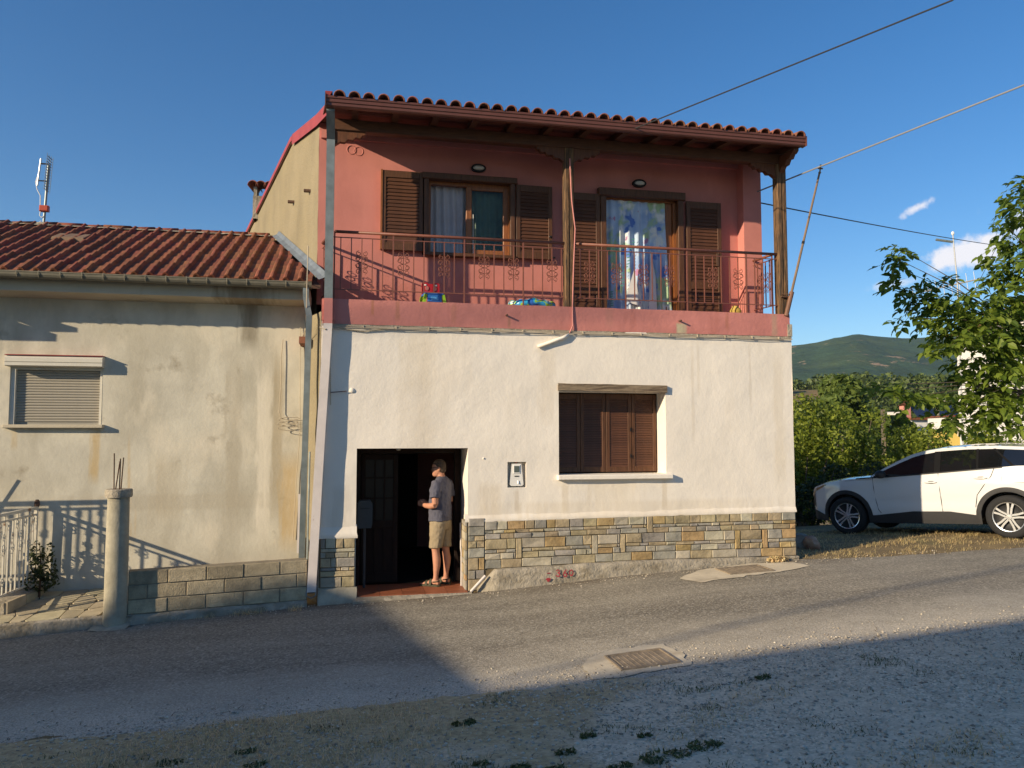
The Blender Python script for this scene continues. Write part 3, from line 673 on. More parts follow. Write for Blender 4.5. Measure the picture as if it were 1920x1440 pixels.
# lower window: four leaves inside the deep reveal
lw = (WIN[1] - WIN[0] - .03) / 4
for k in range(4):
    a = WIN[0] + .015 + k * lw
    sh = shutter(H, a + .003, a + lw - .003, WIN[2] + .02, WIN[3] - .015, .30 + (.006 if k % 2 else 0), .052, .075, .034, None, 38)
    if k == 2:
        for z in (1.78, 2.16): MB().box(a + lw - .025, a + lw - .01, .285, .30, z, z + .05).build('hinge', MT['black'], sh)
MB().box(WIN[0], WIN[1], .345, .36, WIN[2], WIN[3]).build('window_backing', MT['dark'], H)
mb = MB(); mb.grid(lines(3.145, 4.745, .1), [0, 1, 2, 3], lambda s, k: (s, (-.022, -.035, -.035, .03)[int(k)] + .004 * nse(s * 6, k), (2.708, 2.712, 2.808, 2.81)[int(k)] + .006 * nse(s * 4, k * 3) - .016 * (s - 3.1) / 1.6 * (1 if k < 2 else .8) + .012))
mb.box(3.15, 4.74, -.02, .30, 2.72, 2.795); mb.build('lintel', MT['lintel'], H)
mb = MB(); mb.cbox(3.13, 4.80, -.085, .30, 1.495, 1.562, .01); mb.build('window_sill', MT['plaster'], H)
# upper window
def casing(parent, o, wd, d0, head=.14, sill=True):
    s0, s1, z0, z1 = o
    c = MB(); c.cbox(s0 - wd, s0, d0, .755, z0 - (.0), z1, .006); c.cbox(s1, s1 + wd, d0, .755, z0, z1, .006); c.cbox(s0 - wd - .03, s1 + wd + .03, d0 - .02, .757, z1, z1 + head, .008)
    if sill: c.cbox(s0 - wd, s1 + wd, d0 - .02, .757, z0 - .05, z0, .006)
    return c.build('window_frame', MT['loframe'], parent)
wfm = casing(H, (1.42, 2.62, 4.73, 5.80), .07, .66, .09)
def sash(parent, s0, s1, z0, z1, d, st=.085, m=None):
    m = m or MT['frame']; c = MB(); c.cbox(s0, s0 + st, d, d + .05, z0, z1, .008); c.cbox(s1 - st, s1, d, d + .05, z0, z1, .008); c.cbox(s0 + st, s1 - st, d + .002, d + .05, z0, z0 + st, .006); c.cbox(s0 + st, s1 - st, d + .002, d + .05, z1 - st, z1, .006)
    o = c.build('sash', m, parent); p = MB(); p.box(s0 + st - .005, s1 - st + .005, d + .022, d + .028, z0 + st - .005, z1 - st + .005); p.build('pane', MT['glass'], o); return o
sash(H, 1.98, 2.62, 4.74, 5.80, .80, .085)
c = MB(); c.box(1.42, 1.46, .79, .86, 4.73, 5.80); c.box(2.615, 2.66, .77, .9, 4.73, 5.80); c.box(1.42, 2.62, .79, .86, 5.76, 5.81); c.build('window_lining', MT['frame'], H)
c = MB(); c.tube([(2.085, .795, 5.35 - k * .022) for k in range(36)], .004, 4); c.build('bead_chain', MT['white'], H)
shutter(H, .76, 1.335, 4.735, 5.885, .665, .05, .10, .052, None, 38)
shutter(H, 2.71, 3.255, 4.70, 5.80, .665, .06, .10, .052, None, 38)
c = MB(); c.box(.735, .76, .655, .745, 4.74, 5.89); c.build('shutter_stop', MT['frame'], H)
for s, z in ((3.225, 5.04), (3.225, 4.97), (3.27, 4.73)): MB().ell((s, .655, z), (.028, .012, .016), 8, 5).build('latch', MT['black'], H)
# balcony door
casing(H, (4.10, 5.26, 3.90, 5.72), .09, .66, .12, False)
c = MB(); c.box(4.085, 4.13, .77, .95, 3.92, 5.74); c.box(5.22, 5.27, .77, .95, 3.92, 5.74); c.box(4.13, 5.22, .77, .95, 5.70, 5.75); c.build('door_lining', MT['frame'], H)
c = MB()   # the glazed leaf folded inwards at the right
c.cbox(5.10, 5.215, .80, .86, 3.95, 5.70, .01); c.cbox(5.08, 5.14, .86, 1.35, 3.95, 5.70, .01); c.build('door_leaf', MT['frame'], H)
shutter(H, 3.45, 4.00, 3.93, 5.74, .665, .065, .11, .052, 4.20, 38)
shutter(H, 5.40, 5.98, 3.93, 5.72, .665, .065, .11, .052, 4.35, 38)
MB().box(5.88, 5.92, .655, .665, 4.72, 4.92).build('shutter_bolt', MT['rust'], H)

# ---- ground-floor doorway: dark hall with an inner glazed door
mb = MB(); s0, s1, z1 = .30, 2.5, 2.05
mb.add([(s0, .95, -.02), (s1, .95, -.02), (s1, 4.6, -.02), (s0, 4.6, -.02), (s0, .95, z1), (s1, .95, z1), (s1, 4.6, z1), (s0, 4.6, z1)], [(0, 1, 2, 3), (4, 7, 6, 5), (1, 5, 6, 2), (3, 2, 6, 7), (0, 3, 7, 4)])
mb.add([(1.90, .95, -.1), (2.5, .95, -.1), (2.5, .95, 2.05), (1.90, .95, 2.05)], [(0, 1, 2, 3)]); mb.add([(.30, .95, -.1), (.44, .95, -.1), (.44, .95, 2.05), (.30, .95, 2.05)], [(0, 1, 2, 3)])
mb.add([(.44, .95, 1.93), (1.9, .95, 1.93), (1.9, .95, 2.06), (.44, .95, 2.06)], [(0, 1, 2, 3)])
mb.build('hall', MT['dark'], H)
c = MB(); c.cbox(.45, .50, .60, .68, .06, 1.93, .006); c.cbox(1.80, 1.885, .60, .68, .06, 1.93, .006); c.cbox(.50, 1.80, .60, .68, 1.85, 1.93, .006); c.build('door_frame', MT['doorwood'], H)
dl = MB(); dl.cbox(.51, .57, .70, .745, .07, 1.84, .006); dl.cbox(.95, 1.02, .70, .745, .07, 1.84, .006); dl.cbox(.57, .95, .702, .745, .07, .20, .004); dl.cbox(.57, .95, .702, .745, 1.76, 1.84, .004); dl.cbox(.57, .95, .702, .745, .82, .92, .004)
for s in (.69, .82): dl.cbox(s, s + .022, .705, .74, .20, 1.76, .003)
for z in (1.22, 1.50): dl.cbox(.57, .95, .706, .739, z, z + .022, .003)
dl = dl.build('glazed_door', MT['doorwood'], H)
MT['hallpane'] = mat('dim_door_pane', (.02, .014, .01), .35, .1, 5., 0, 1, spec=.15)
for a, b in ((.57, .69), (.712, .82), (.842, .95)):
    for z0, z1_ in ((.20, .82), (.92, 1.22), (1.242, 1.50), (1.522, 1.76)):
        MB().box(a, b, .722, .727, z0, z1_).build('pane', MT['doorwood'] if z0 == .20 else MT['hallpane'], dl)
# threshold of terracotta tiles on a cement step
thr = MB(); thr.grid(lines(.46, 1.94, .12), [0, 1, 2, 3], lambda s, k: (s - (.05 if k < 2 and s < .6 else 0), (-.24 + .10 * (s - .46) / 1.5, -.235 + .10 * (s - .46) / 1.5, -.13, .6)[int(k)] + .012 * nse(s * 6, 3), (-.10, .022, .05, .052)[int(k)] + .006 * nse(s * 5, k)))
thr = shade_auto(thr.build('threshold', MT['concrete'], H))
for i in range(5):
    for j in range(3):
        a = .47 + i * .29; b = -.10 + j * .24
        MB().cbox(a, min(1.89, a + .284), b, b + .234, .048, .062, .002).build('floor_tile', MT['terracotta'], thr)
for q, rr in enumerate((1.86, 1.885)): MB().tube([(rr, .30 + q * .08, .02), (rr, .30 + q * .08, .5), (rr, .36 + q * .08, .56), (rr, .40 + q * .08, .9)], .012, 6).build('water_pipe', MT['pipewhite'], H)
# white bulb at the lintel
MB().ell((.98, .09, 1.92), (.03, .03, .018), 10, 6).build('bulb_fitting', MT['shutter_s'], H)

# ---- stone plinth
PL = MB(); PL.box(1.905, 6.72, -.012, .0, -.1, .995); PL.box(-.02, .435, -.012, .0, -.1, .80); PL.box(1.888, 1.90, -.01, .50, .05, .96)
plinth = PL.build('stone_plinth', MT['joint'], H)
stones = [('st_grey', 10), ('st_tan', 10), ('st_och', 3), ('st_pale', 5)]
def pick(bias=None):
    names = [n for n, k in stones for _ in range(k)]; return MT[bias or rnd.choice(names)]
def stone(s0, s1, z0, z1, m=None, dd=0):
    p = rnd.uniform(.024, .036); g = .0045
    b = MB(); j = lambda: rnd.uniform(-.0035, .0035)
    x0, x1, a, c = s0 + g, s1 - g, z0 + g, z1 - g
    if x1 - x0 < .01: return
    t = [j() * 1.6 for _ in range(4)]; e = .007
    b.add([(x0, -.012, a), (x1, -.012, a), (x1, -.012, c), (x0, -.012, c), (x0 + j(), -p + e, a + j()), (x1 + j(), -p + e, a + j()), (x1 + j(), -p + e, c + j()), (x0 + j(), -p + e, c + j()),
           (x0 + e, -p + t[0], a + e), (x1 - e, -p + t[1], a + e), (x1 - e, -p + t[2], c - e), (x0 + e, -p + t[3], c - e), ((x0 + x1) / 2, -p + j() * 1.8, (a + c) / 2)],
          [(0, 1, 5, 4), (1, 2, 6, 5), (2, 3, 7, 6), (3, 0, 4, 7), (4, 5, 9, 8), (5, 6, 10, 9), (6, 7, 11, 10), (7, 4, 8, 11), (8, 9, 12), (9, 10, 12), (10, 11, 12), (11, 8, 12)])
    b.build('stone', m or pick(), plinth)
def course(s0, s1, zf0, zf1, wmin, wmax, gaps=()):
    s = s0
    while s < s1 - .01:
        w = rnd.uniform(wmin, wmax); e = s + w
        if s1 - e < wmin * .6: e = s1
        for (ga, gb) in gaps:
            if ga - .0 <= s < gb: s = gb; e = max(e, s + w)
            if s < ga < e: e = ga
        if s >= s1 - .01: break
        e = min(e, s1); m_ = (s + e) / 2
        stone(s, e, zf0(m_), zf1(m_)); s = e
kerb = lambda s: interp([(1.9, .30), (2.1, .325), (4.2, .375), (6.72, .36)], s)
ptop = lambda s: interp([(1.9, .955), (4.2, .975), (6.72, .99)], s)
hs = [.135, .095, .055, .155, .085, .052, .135]; cum = [0]
for h in hs: cum.append(cum[-1] + h)
zl = lambda k: (lambda s: kerb(s) + (ptop(s) - kerb(s)) * cum[k] / cum[-1])
g456 = []; g123 = []
for s in (2.55, 3.62, 4.02, 5.75, 6.18): g456.append((s, s + .085))
for s in (4.42,): g123.append((s, s + .09))
wid = [(.22, .42), (.13, .30), (.12, .30), (.18, .36), (.14, .30), (.10, .24), (.12, .26)]
for k in range(7):
    gaps = g456 if 1 <= k <= 3 else (g123 if 4 <= k <= 6 else [])
    course(2.13, 6.715, zl(k), zl(k + 1), wid[k][0], wid[k][1], gaps)
for a, b in g456: stone(a, b, zl(1)(a), zl(4)(a))
for a, b in g123: stone(a, b, zl(4)(a), zl(7)(a))
# corner column right of the door, going down to the threshold
z = .05
for h, split in ((.15, 1), (.12, 2), (.16, 2), (.13, 1), (.09, 2), (.07, 2), (.12, 1), (.115, 1)):
    if split == 1: stone(1.905, 2.125, z, z + h, MT['st_grey'] if rnd.random() < .6 else None)
    else:
        m_ = rnd.uniform(1.98, 2.06); stone(1.905, m_, z, z + h); stone(m_, 2.125, z, z + h)
    z += h
z = .06     # stones lining the right-hand reveal
while z < .93:
    h = rnd.uniform(.07, .14); h = min(h, .955 - z); d_ = .0
    for a, b in ((-.02, .14), (.14, .30), (.30, .46)):
        bb = MB(); bb.box(1.868 + rnd.uniform(-.004, .004), 1.888, a + .004, b - .004, z + .004, z + h - .004); bb.build('stone', pick(), plinth)
    z += h
# left pier
rows = [(.165, .30, [.0, .27, .435]), (.30, .375, [.0, .435]), (.375, .42, [.0, .19, .26, .36, .435]), (.42, .54, [.0, .13, .20, .435]), (.54, .61, [.0, .07, .18, .35, .435]), (.61, .66, [-.0, .435]), (.66, .79, [.0, .06, .19, .29, .435])]
for z0, z1_, ss in rows:
    for a, b in zip(ss, ss[1:]): stone(a, b, z0, z1_)
mb = MB()       # plaster lip over the stones
mb.grid(lines(1.86, 6.735, .07), [0, 1, 2, 3], lambda s, k: (s, (-.026, -.031, -.014, .012)[int(k)] + .007 * nse(s * 7, k), (ptop(s) - .004, ptop(s) + .016, ptop(s) + .05, ptop(s) + .10)[int(k)] + .006 * nse(s * 8, k + 5)))
mb.grid(lines(-.02, .452, .06), [0, 1, 2, 3], lambda s, k: (s + (.0 if s < .4 else .012 * (k < 2)), (-.030, -.042, -.03, .012)[int(k)] + .006 * nse(s * 7, k), (.786, .815, .86, .96)[int(k)] + .006 * nse(s * 8, k + 5)))
shade_auto(mb.build('plaster_lip', MT['plaster'], H), 60)
# rough cement footing along the street
mb = MB(); mb.grid(lines(2.02, 6.73, .06), [0, 1, 2, 3, 4, 5, 6], lambda s, k: (s, interp([(0, -.15), (1, -.145), (2, -.135), (3, -.13), (4, -.122), (5, -.10), (6, .0)], k) * min(1, .35 + (s - 2.02) * 3) * (1. - .45 * max(0, (s - 4.6) / 2.1)) + (.020 * nse(s * 5, k * 1.3) + .012 * nse(s * 17, k * 3.1)) * (k < 5), (lambda zt, zb: zb + (zt - zb) * (0, .25, .5, .75, .93, 1., 1.)[int(k)])(kerb(s) * min(1, .25 + (s - 2.02) * 3.2) + .012 * nse(s * 3, 9), gz(*L2W(s, -.15)) - .03)))
foot = shade_auto(mb.build('cement_footing', MT['concrete'], H), 60)
mb = MB(); mb.grid(lines(-.02, .46, .06), [0, 1, 2, 3], lambda s, k: (s + .01 * nse(s * 9, k), (-.17, -.13, -.07, 0)[int(k)] + .03 * nse(s * 7, k), (gz(*L2W(s, -.17)) - .02, .05, .15, .17)[int(k)] + .02 * nse(s * 9, k * 2)))
shade_auto(mb.build('cement_footing', MT['pillarc'], H), 60)
MB().tube([(1.93, -.10, .06), (2.02, -.12, .16), (2.12, -.12, .26)], .018, 8).build('drain_pipe', MT['pipewhite'], H)
# red spray-paint marks "3 60" and an arrow on the footing
red = mat('red_spray_paint', (.34, .035, .05), .8, .3, 30., 0, 1, stains=(((.30, .25, .19), 30., .60, .70, (1, 1, 1), 2.),))
def footy(s, z):
    zb = gz(*L2W(s, -.15)) - .03; zt = kerb(s) * min(1, .25 + (s - 2.02) * 3.2); t = max(0, min(1, (z - zb) / (zt - zb))); k = interp([(0, 0), (.25, 1), (.5, 2), (.75, 3), (.93, 4), (1, 5)], t)
    return interp([(0, -.15), (1, -.145), (2, -.135), (3, -.13), (4, -.122), (5, -.10)], k) * min(1, .35 + (s - 2.02) * 3) * (1. - .45 * max(0, (s - 4.6) / 2.1)) + .020 * nse(s * 5, k * 1.3) - .019
def stroke(mb, pts, w=.014):
    for (a, b), (c, e) in zip(pts, pts[1:]):
        dx, dz = c - a, e - b; l = math.hypot(dx, dz) or 1; nx, nz = -dz / l * w / 2, dx / l * w / 2; ex, ez = dx / l * w * .3, dz / l * w * .3
        f_ = lambda s_, z_: (s_, footy(s_, z_), z_)
        mb.add([f_(a - ex + nx, b - ez + nz), f_(a - ex - nx, b - ez - nz), f_(c + ex - nx, e + ez - nz), f_(c + ex + nx, e + ez + nz)], [(0, 1, 2, 3)])
mb = MB(); arc = lambda cx, cz, rx, rz, a0, a1, n=10: [(cx + rx * math.cos(R(a0 + (a1 - a0) * i / n)), cz + rz * math.sin(R(a0 + (a1 - a0) * i / n))) for i in range(n + 1)]
stroke(mb, arc(3.10, .285, .022, .020, 160, -90)); stroke(mb, arc(3.10, .243, .024, .022, 90, -160))
stroke(mb, [(3.215, .305), (3.185, .27), (3.178, .24)]); stroke(mb, arc(3.20, .238, .024, .024, 180, 540, 14))
stroke(mb, arc(3.285, .262, .024, .036, 0, 360, 14))
stroke(mb, [(2.955, .265), (2.995, .265)]); stroke(mb, [(2.94, .195), (2.965, .165), (2.99, .195)], .02); stroke(mb, [(2.965, .20), (2.965, .165)], .03)
mb.build('spray_paint', red, foot)

# ---- downpipe of the house
def boxpipe(parent, name, pts, w, t, m):
    mb = MB(); vs = []
    for (s, d, z) in pts: vs += [(s - w/2, d - t/2, z), (s + w/2, d - t/2, z), (s + w/2, d + t/2, z), (s - w/2, d + t/2, z)]
    n = len(pts); fs = [(4*i+k, 4*i+(k+1) % 4, 4*(i+1)+(k+1) % 4, 4*(i+1)+k) for i in range(n-1) for k in range(4)] + [(3, 2, 1, 0), tuple(range(4*n-4, 4*n))]
    mb.add(vs, fs); return mb.build(name, m, parent)
dpipe = boxpipe(H, 'downpipe', [(.055, -.36, 6.30), (.055, -.36, 6.24), (.055, -.06, 5.98), (.055, -.06, 3.88)], .105, .085, MT['zinc'])
boxpipe(dpipe, 'pink_section', [(.055, -.06, 3.88), (.055, -.07, 3.55)], .108, .088, MT['pipepink'])
boxpipe(dpipe, 'white_section', [(.055, -.07, 3.55), (-.02, -.075, 2.0), (-.10, -.085, .14)], .110, .09, MT['pipewhite'])
MB().box(-.145, -.06, -.128, -.04, .13, .145).build('pipe_mouth', MT['black'], dpipe)
mb = MB(); mb.tube([(-.165, -.09, .22), (-.16, -.13, .10), (-.10, -.14, .07), (-.045, -.13, .10), (-.04, -.09, .22)], .008, 6); mb.build('pipe_strap', MT['zinc'], dpipe)
MB().tube([(-.15, -.05, 1.9), (-.16, -.05, .4), (-.17, -.06, -.06)], .014, 6).build('conduit', MT['zinc'], H)
# cable bundle under the slab
mb = MB()
for k in range(3):
    mb.tube([(s, -.022 - .008 * k, 3.535 - .012 * k + .014 * nse(s * 1.7, k * 5)) for s in lines(.10, 6.72, .16)], .006, 5)
mb.tube([(-.05, -.09, 3.50), (.02, -.12, 3.47), (.2, -.03, 3.50), (.5, -.025, 3.47), (.9, -.03, 3.52)], .009, 5)
mb.tube([(.10, -.02, 3.52), (.06, -.03, 3.3), (.09, -.02, 2.9), (.10, -.02, 2.5)], .006, 5)
for s in lines(.5, 6.5, .42): mb.box(s, s + .012, -.045, .0, 3.505, 3.545)
mb.build('cable_run', MT['cablew'], H)
c = MB(); c.tube([(3.335, .0, 6.0), (3.36, -.005, 5.4), (3.41, .0, 5.0), (3.38, -.005, 4.4), (3.36, -.02, 3.9), (3.355, -.035, 3.62), (3.31, -.04, 3.52)], .010, 6); c.build('post_cable', MT['pipepink'], H)
mb = MB(); mb.tube([(3.30, -.03, 3.50), (3.22, -.035, 3.45), (2.86, -.03, 3.32)], [.02, .026, .022], 8); mb.build('conduit_elbow', MT['plaster'], H, smooth=True)
# plaster boss with a pin
mb = MB(); mb.lathe([(.038, 0), (.034, .012), (.024, .02)], n=14); mb.build('wall_boss', MT['plaster'], H, smooth=True, loc=(.37, .0, 2.69), rot=(R(90), 0, 0))
MB().tube([(.10, -.05, 2.66), (.30, -.03, 2.68)], .006, 5).build('wall_pin', MT['rust'], H)
MB().tube([(2.10, .01, 1.80), (2.115, -.012, 1.795)], .011, 6).build('wall_stub', MT['plaster'], H)
# ------------------------------------------------------------------ the low grey neighbour house
N_ = framed('house', 0, 0, 0, 'low grey rendered house with orange tiled roof and roller shutter window', 'house')
NW = (-3.93, -2.84, 2.245, 2.985); WD = .72
xs = lines(-9.0, -.27, .25, [NW[0], NW[1]]); zs = lines(-.6, 3.89, .25, [NW[2], NW[3]])
mb = MB(); mb.grid(xs, zs, lambda s, z: (s, WD + .006 * nse(s * 1.2, z * 1.2), z), lambda s, z: inside(NW, s, z))
s0, s1, z0, z1 = NW
mb.add([(s0, WD, z0), (s1, WD, z0), (s1, WD, z1), (s0, WD, z1), (s0, .86, z0), (s1, .86, z0), (s1, .86, z1), (s0, .86, z1)], [(0, 1, 5, 4), (1, 2, 6, 5), (2, 3, 7, 6), (3, 0, 4, 7)])
mb.add([(-9, WD, -.6), (-9, 6, -.6), (-9, 6, 4.1), (-9, 3.1, 5.38), (-9, WD, 4.2)], [(0, 1, 2, 3, 4)]); mb.add([(-9, 6, -.6), (-1.4, 6, -.6), (-1.4, 6, 4.1), (-9, 6, 4.1)], [(0, 1, 2, 3)])
shade_auto(mb.build('wall', MT['nbwall'], N_), 50)
# eave slab and fascia
mb = MB(); mb.prism([(.33, 3.915), (.72, 3.885), (.80, 4.02), (.33, 4.06)], 'x', -9.0, -.20)
mb.prism([(.10, 3.855), (.33, 3.86), (.33, 3.915), (.10, 3.95)], 'x', -9.0, -4.80); mb.prism([(.16, 3.93), (.33, 3.93), (.33, 3.95), (.16, 3.99)], 'x', -4.80, -4.42)     # unseen deeper eave pieces, added to step the shadow on the wall
mb.build('eave', MT['soffit'], N_)
mb = MB(); gp = []
for k in range(9): a = math.pi + math.pi * k / 8; gp.append((.20 + .062 * math.cos(a), 4.115 + .075 * math.sin(a)))
gp = [(.132, 4.13), (.132, 4.118)] + gp[0:] + [(.262, 4.13)] + [(.250, 4.12)] + [(.20 + .052 * math.cos(math.pi + math.pi * k / 8), 4.115 + .064 * math.sin(math.pi + math.pi * k / 8)) for k in range(8, -1, -1)]
mb.prism(gp, 'x', -9.0, -.17); gn = mb.build('gutter', MT['zgutter'], N_)
for k in range(23):
    s = -.25 - k * .245; b = MB(); b.tube([(s, .265, 4.15), (s, .135, 4.135), (s, .130, 4.10), (s, .152, 4.058), (s, .20, 4.041)], .005, 4); b.build('gutter_bracket', MT['zgutter'], gn)
nr_z = lambda d: 4.13 + .444 * (d - .22)
mb = MB(); e = lambda d: side_s(d) - .01
mb.add([(-9, .24, nr_z(.24) - .03), (-.06, .24, nr_z(.24) - .03), (e(3.1), 3.1, nr_z(3.1) - .03), (-9, 3.1, nr_z(3.1) - .03), (e(6.2), 6.2, 4.0), (-9, 6.2, 4.0)], [(0, 1, 2, 3), (3, 2, 4, 5)])
mb.add([(-9, .24, nr_z(.24) - .08), (-.06, .24, nr_z(.24) - .08), (-.06, .24, nr_z(.24) - .03), (-9, .24, nr_z(.24) - .03)], [(0, 1, 2, 3)])
nroof = mb.build('roof', mat('roof_underlay', (.10, .06, .045), .95, .3, 8., .3, 30.), N_)
def mtile(w=.186, l=.30):
    """interlocking clay tile: flat pan with a raised roll at its left side and a thick front lip"""
    prof = [(0, .006), (.012, .030), (.030, .047), (.052, .047), (.070, .030), (.082, .008), (.13, .004), (w + .004, .008)]
    m = MB(); n = len(prof); t = .024
    vs = [(x, 0, z) for x, z in prof] + [(x, 0, z - t) for x, z in prof] + [(x, l, z - .004) for x, z in prof]
    fs = [(i, i+1, 2*n+i+1, 2*n+i) for i in range(n-1)] + [(n+i, n+i+1, i+1, i) for i in range(n-1)] + [(0, 2*n, n), (n-1, 2*n-1, 3*n-1)]
    # closed lip under the roll
    m.add(vs, fs); m.add([(.004, .004, -.006), (.030, .004, .036), (.052, .004, .036), (.078, .004, -.006)], [(0, 1, 2, 3)][::-1])
    return m.mesh('roof_tile')
nt_m = mtile(); nt_m.materials.append(MT['tile'])
rp = math.atan(.444); NR = 12; ex = 3.13 / NR
camv = (0, 0)
extra = MB(); count = 0
for r_ in range(NR):
    dl_ = .205 + r_ * ex * math.cos(rp)
    for c_ in range(48):
        s = -.36 - c_ * .186
        if s > side_s(dl_) - .30: continue
        x, y = L2W(s, dl_); vis = x / y > -.69
        z = nr_z(dl_) + .020
        rot = (rp + .085 + rnd.uniform(-.012, .012), rnd.uniform(-.03, .03), rnd.uniform(-.02, .02)); loc = (s + rnd.uniform(-.006, .006), dl_ + rnd.uniform(-.01, .01), z + rnd.uniform(-.004, .006))
        if vis and count < 300:
            obj('roof_tile', nt_m, None, nroof, loc, rot); count += 1
        else:
            M_ = Matrix.Translation(loc) @ Matrix.Rotation(rot[0], 4, 'X')
            extra.add([M_ @ v.co for v in nt_m.vertices], [tuple(p.vertices) for p in nt_m.polygons])
tag(extra.build('tile_field', MT['tile'], nroof), kind='stuff')
rt = barrel(.085, .40); rt.materials.append(MT['tile'])
for k in range(19):
    s = -1.02 - k * .36
    obj('ridge_tile', rt, None, nroof, (s, 3.1, nr_z(3.1) + .0 + rnd.uniform(-.006, .006)), (R(rnd.uniform(-2, 2)), 0, R(90 + rnd.uniform(-2, 2))))
mb = MB(); mb.grid(lines(-8, -1.0, .08), [0, 1, 2], lambda s, k: (s, (2.93, 2.99, 3.06)[int(k)] + .02 * nse(s * 6, k), nr_z(2.98) + (.045, .075, .085)[int(k)] + .018 * nse(s * 7, k * 2)))
mb.build('ridge_mortar', MT['concrete'], nroof)
# flashing against the tall house
mb = MB(); vs = []
for d in (.22, .8, 1.4, 2.0, 2.6, 3.05): vs += [(side_s(d) - .12, d, nr_z(d) + .05), (side_s(d) - .05, d, nr_z(d) + .08), (side_s(d) - .012, d, nr_z(d) + .14)]
mb.add(vs, [(3*i+k, 3*i+k+1, 3*i+k+4, 3*i+k+3) for i in range(5) for k in range(2)]); mb.build('roof_flashing', mat('flashing_grey', (.14, .165, .19), .6, .25, 6., .1, 20.), nroof)
sk = MB(); sk.hexa([(-3.98, 1.98, nr_z(1.98) + .03), (-3.52, 1.98, nr_z(1.98) + .03), (-3.52, 2.34, nr_z(2.34) + .03), (-3.98, 2.34, nr_z(2.34) + .03), (-3.96, 2.0, nr_z(2.0) + .085), (-3.54, 2.0, nr_z(2.0) + .085), (-3.54, 2.33, nr_z(2.33) + .075), (-3.96, 2.33, nr_z(2.33) + .075)])
sk.build('roof_hatch', mat('hatch_tin', (.20, .13, .08), .7, .2, 8., .1, 20.), nroof)
# roller-shutter window
mb = MB(); mb.prism([(.60, 3.0), (.60, 3.10), (.63, 3.13), (.725, 3.13), (.725, 2.99), (.63, 2.99)], 'x', -3.955, -2.815)
wb = mb.build('shutter_box', MT['shutter_w'], N_)
MB().box(-3.96, -2.81, .60, .73, 3.131, 3.14).build('box_lid', MT['flash'], wb)
MB().box(-3.955, -2.815, .596, .60, 3.043, 3.051).build('box_seam', MT['shutter_s'], wb)
mb = MB(); mb.box(-3.93, -3.875, .74, .86, 2.245, 2.985); mb.box(-2.875, -2.84, .74, .86, 2.245, 2.985); mb.box(-3.875, -2.875, .74, .86, 2.955, 2.985); mb.build('window_frame', MT['shutter_w'], N_)
rs = MB().box(-3.88, -2.87, .80, .84, 2.245, 2.985).build('roller_shutter', MT['shutter_s'], N_)
sm_ = MB(); sm_.prism([(-.004, -.016), (-.016, -.010), (-.019, .004), (-.012, .014), (-.004, .016)], 'x', -.50, .50); smm = sm_.mesh('slat'); smm.materials.append(MT['shutter_s'])
for k in range(19): obj('slat', smm, None, rs, (-3.375, .805, 2.295 + k * .0355))
MB().cbox(-3.97, -2.80, .64, .80, 2.20, 2.245, .006).build('window_sill', MT['soffit'], N_)
# its square downpipe with the offset at the top
np_ = boxpipe(N_, 'downpipe', [(-.245, .20, 4.06), (-.245, .20, 3.93), (-.19, .05, 3.66), (-.195, .05, 3.4), (-.235, .08, .52)], .075, .065, MT['zinc'])
boxpipe(np_, 'white_section', [(-.268, .11, 1.35), (-.275, .11, .60)], .045, .05, MT['pipewhite'])
MB().box(-.30, -.20, .02, .10, .48, .53).build('pipe_mouth', MT['black'], np_)
# loose cables
mb = MB(); mb.tube([(-.57, .70, 3.42), (-.585, .69, 3.2), (-.585, .69, 2.8), (-.60, .68, 2.42)], .005, 4)
pts = [(-.60, .68, 2.42)]
for k in range(40): a = k * .55; pts.append((-.47 + .13 * math.cos(a + 2.6) + .02 * math.sin(k), .675 - .0008 * k, 2.36 - .0042 * k + .03 * math.sin(a + 2.6)))
mb.tube(pts, .005, 4); mb.tube([(-.34, .70, 3.6), (-.335, .69, 3.0), (-.32, .69, 2.2), (-.36, .70, 1.5), (-.39, .70, .7)], .004, 4)
mb.build('hanging_cable', MT['cablew'], N_)
mb = MB(); mb.tube([(-.22, .10, 4.6), (-.225, .05, 4.0), (-.23, .12, 3.5), (-.30, .45, 3.42)], .006, 4); mb.build('eave_cable', MT['cablew'], N_)
MB().box(-.33, -.24, .30, .72, 3.33, 3.42).build('wall_stub', MT['tiledk'], N_)

# ------------------------------------------------------------------ aerial on the neighbour's ridge
ax, ay = L2W(-4.47, 3.08)
A_ = empty('antenna', (ax, ay, 5.40), TH, 'aerial mast with red amplifier box on the tiled ridge', 'antenna')
MB().tube([(0, 0, -.1), (.045, 0, 1.02)], .020, 8).build('mast', MT['zinc'], A_)
MB().ell((0, 0, .02), (.16, .10, .06), 10, 6).build('mortar_base', MT['concrete'], A_)
MB().cbox(-.055, .075, -.05, .03, .25, .345, .01).build('amplifier_box', mat('red_plastic', (.42, .07, .035), .5, .1, 6., 0, 1), A_)
mb = MB(); mb.tube([(-.10, -.02, .66), (-.06, -.02, 1.10)], .014, 6); mb.build('dipole', MT['galv'], A_)
mb = MB(); mb.box(-.09, .04, -.03, -.01, .735, .75); mb.box(-.07, .05, -.03, -.01, 1.01, 1.03); mb.build('dipole_arm', MT['black'], A_)
mb = MB()
for k in range(13): z = .60 + k * .044; mb.box(.018 + k * .0028, .034 + k * .0028, -.10, .10, z, z + .003)
for y in (-.12, -.04, .04, .12): mb.tube([(.03, y, .58), (.065, y, 1.17)], .004, 4)
mb.build('reflector_grid', MT['zinc'], A_)
MB().tube([(-.09, -.02, .85), (-.125, -.02, .72), (-.10, -.02, .60), (-.05, -.02, .50), (-.045, -.02, .34)], .007, 5).build('coax', MT['white'], A_)
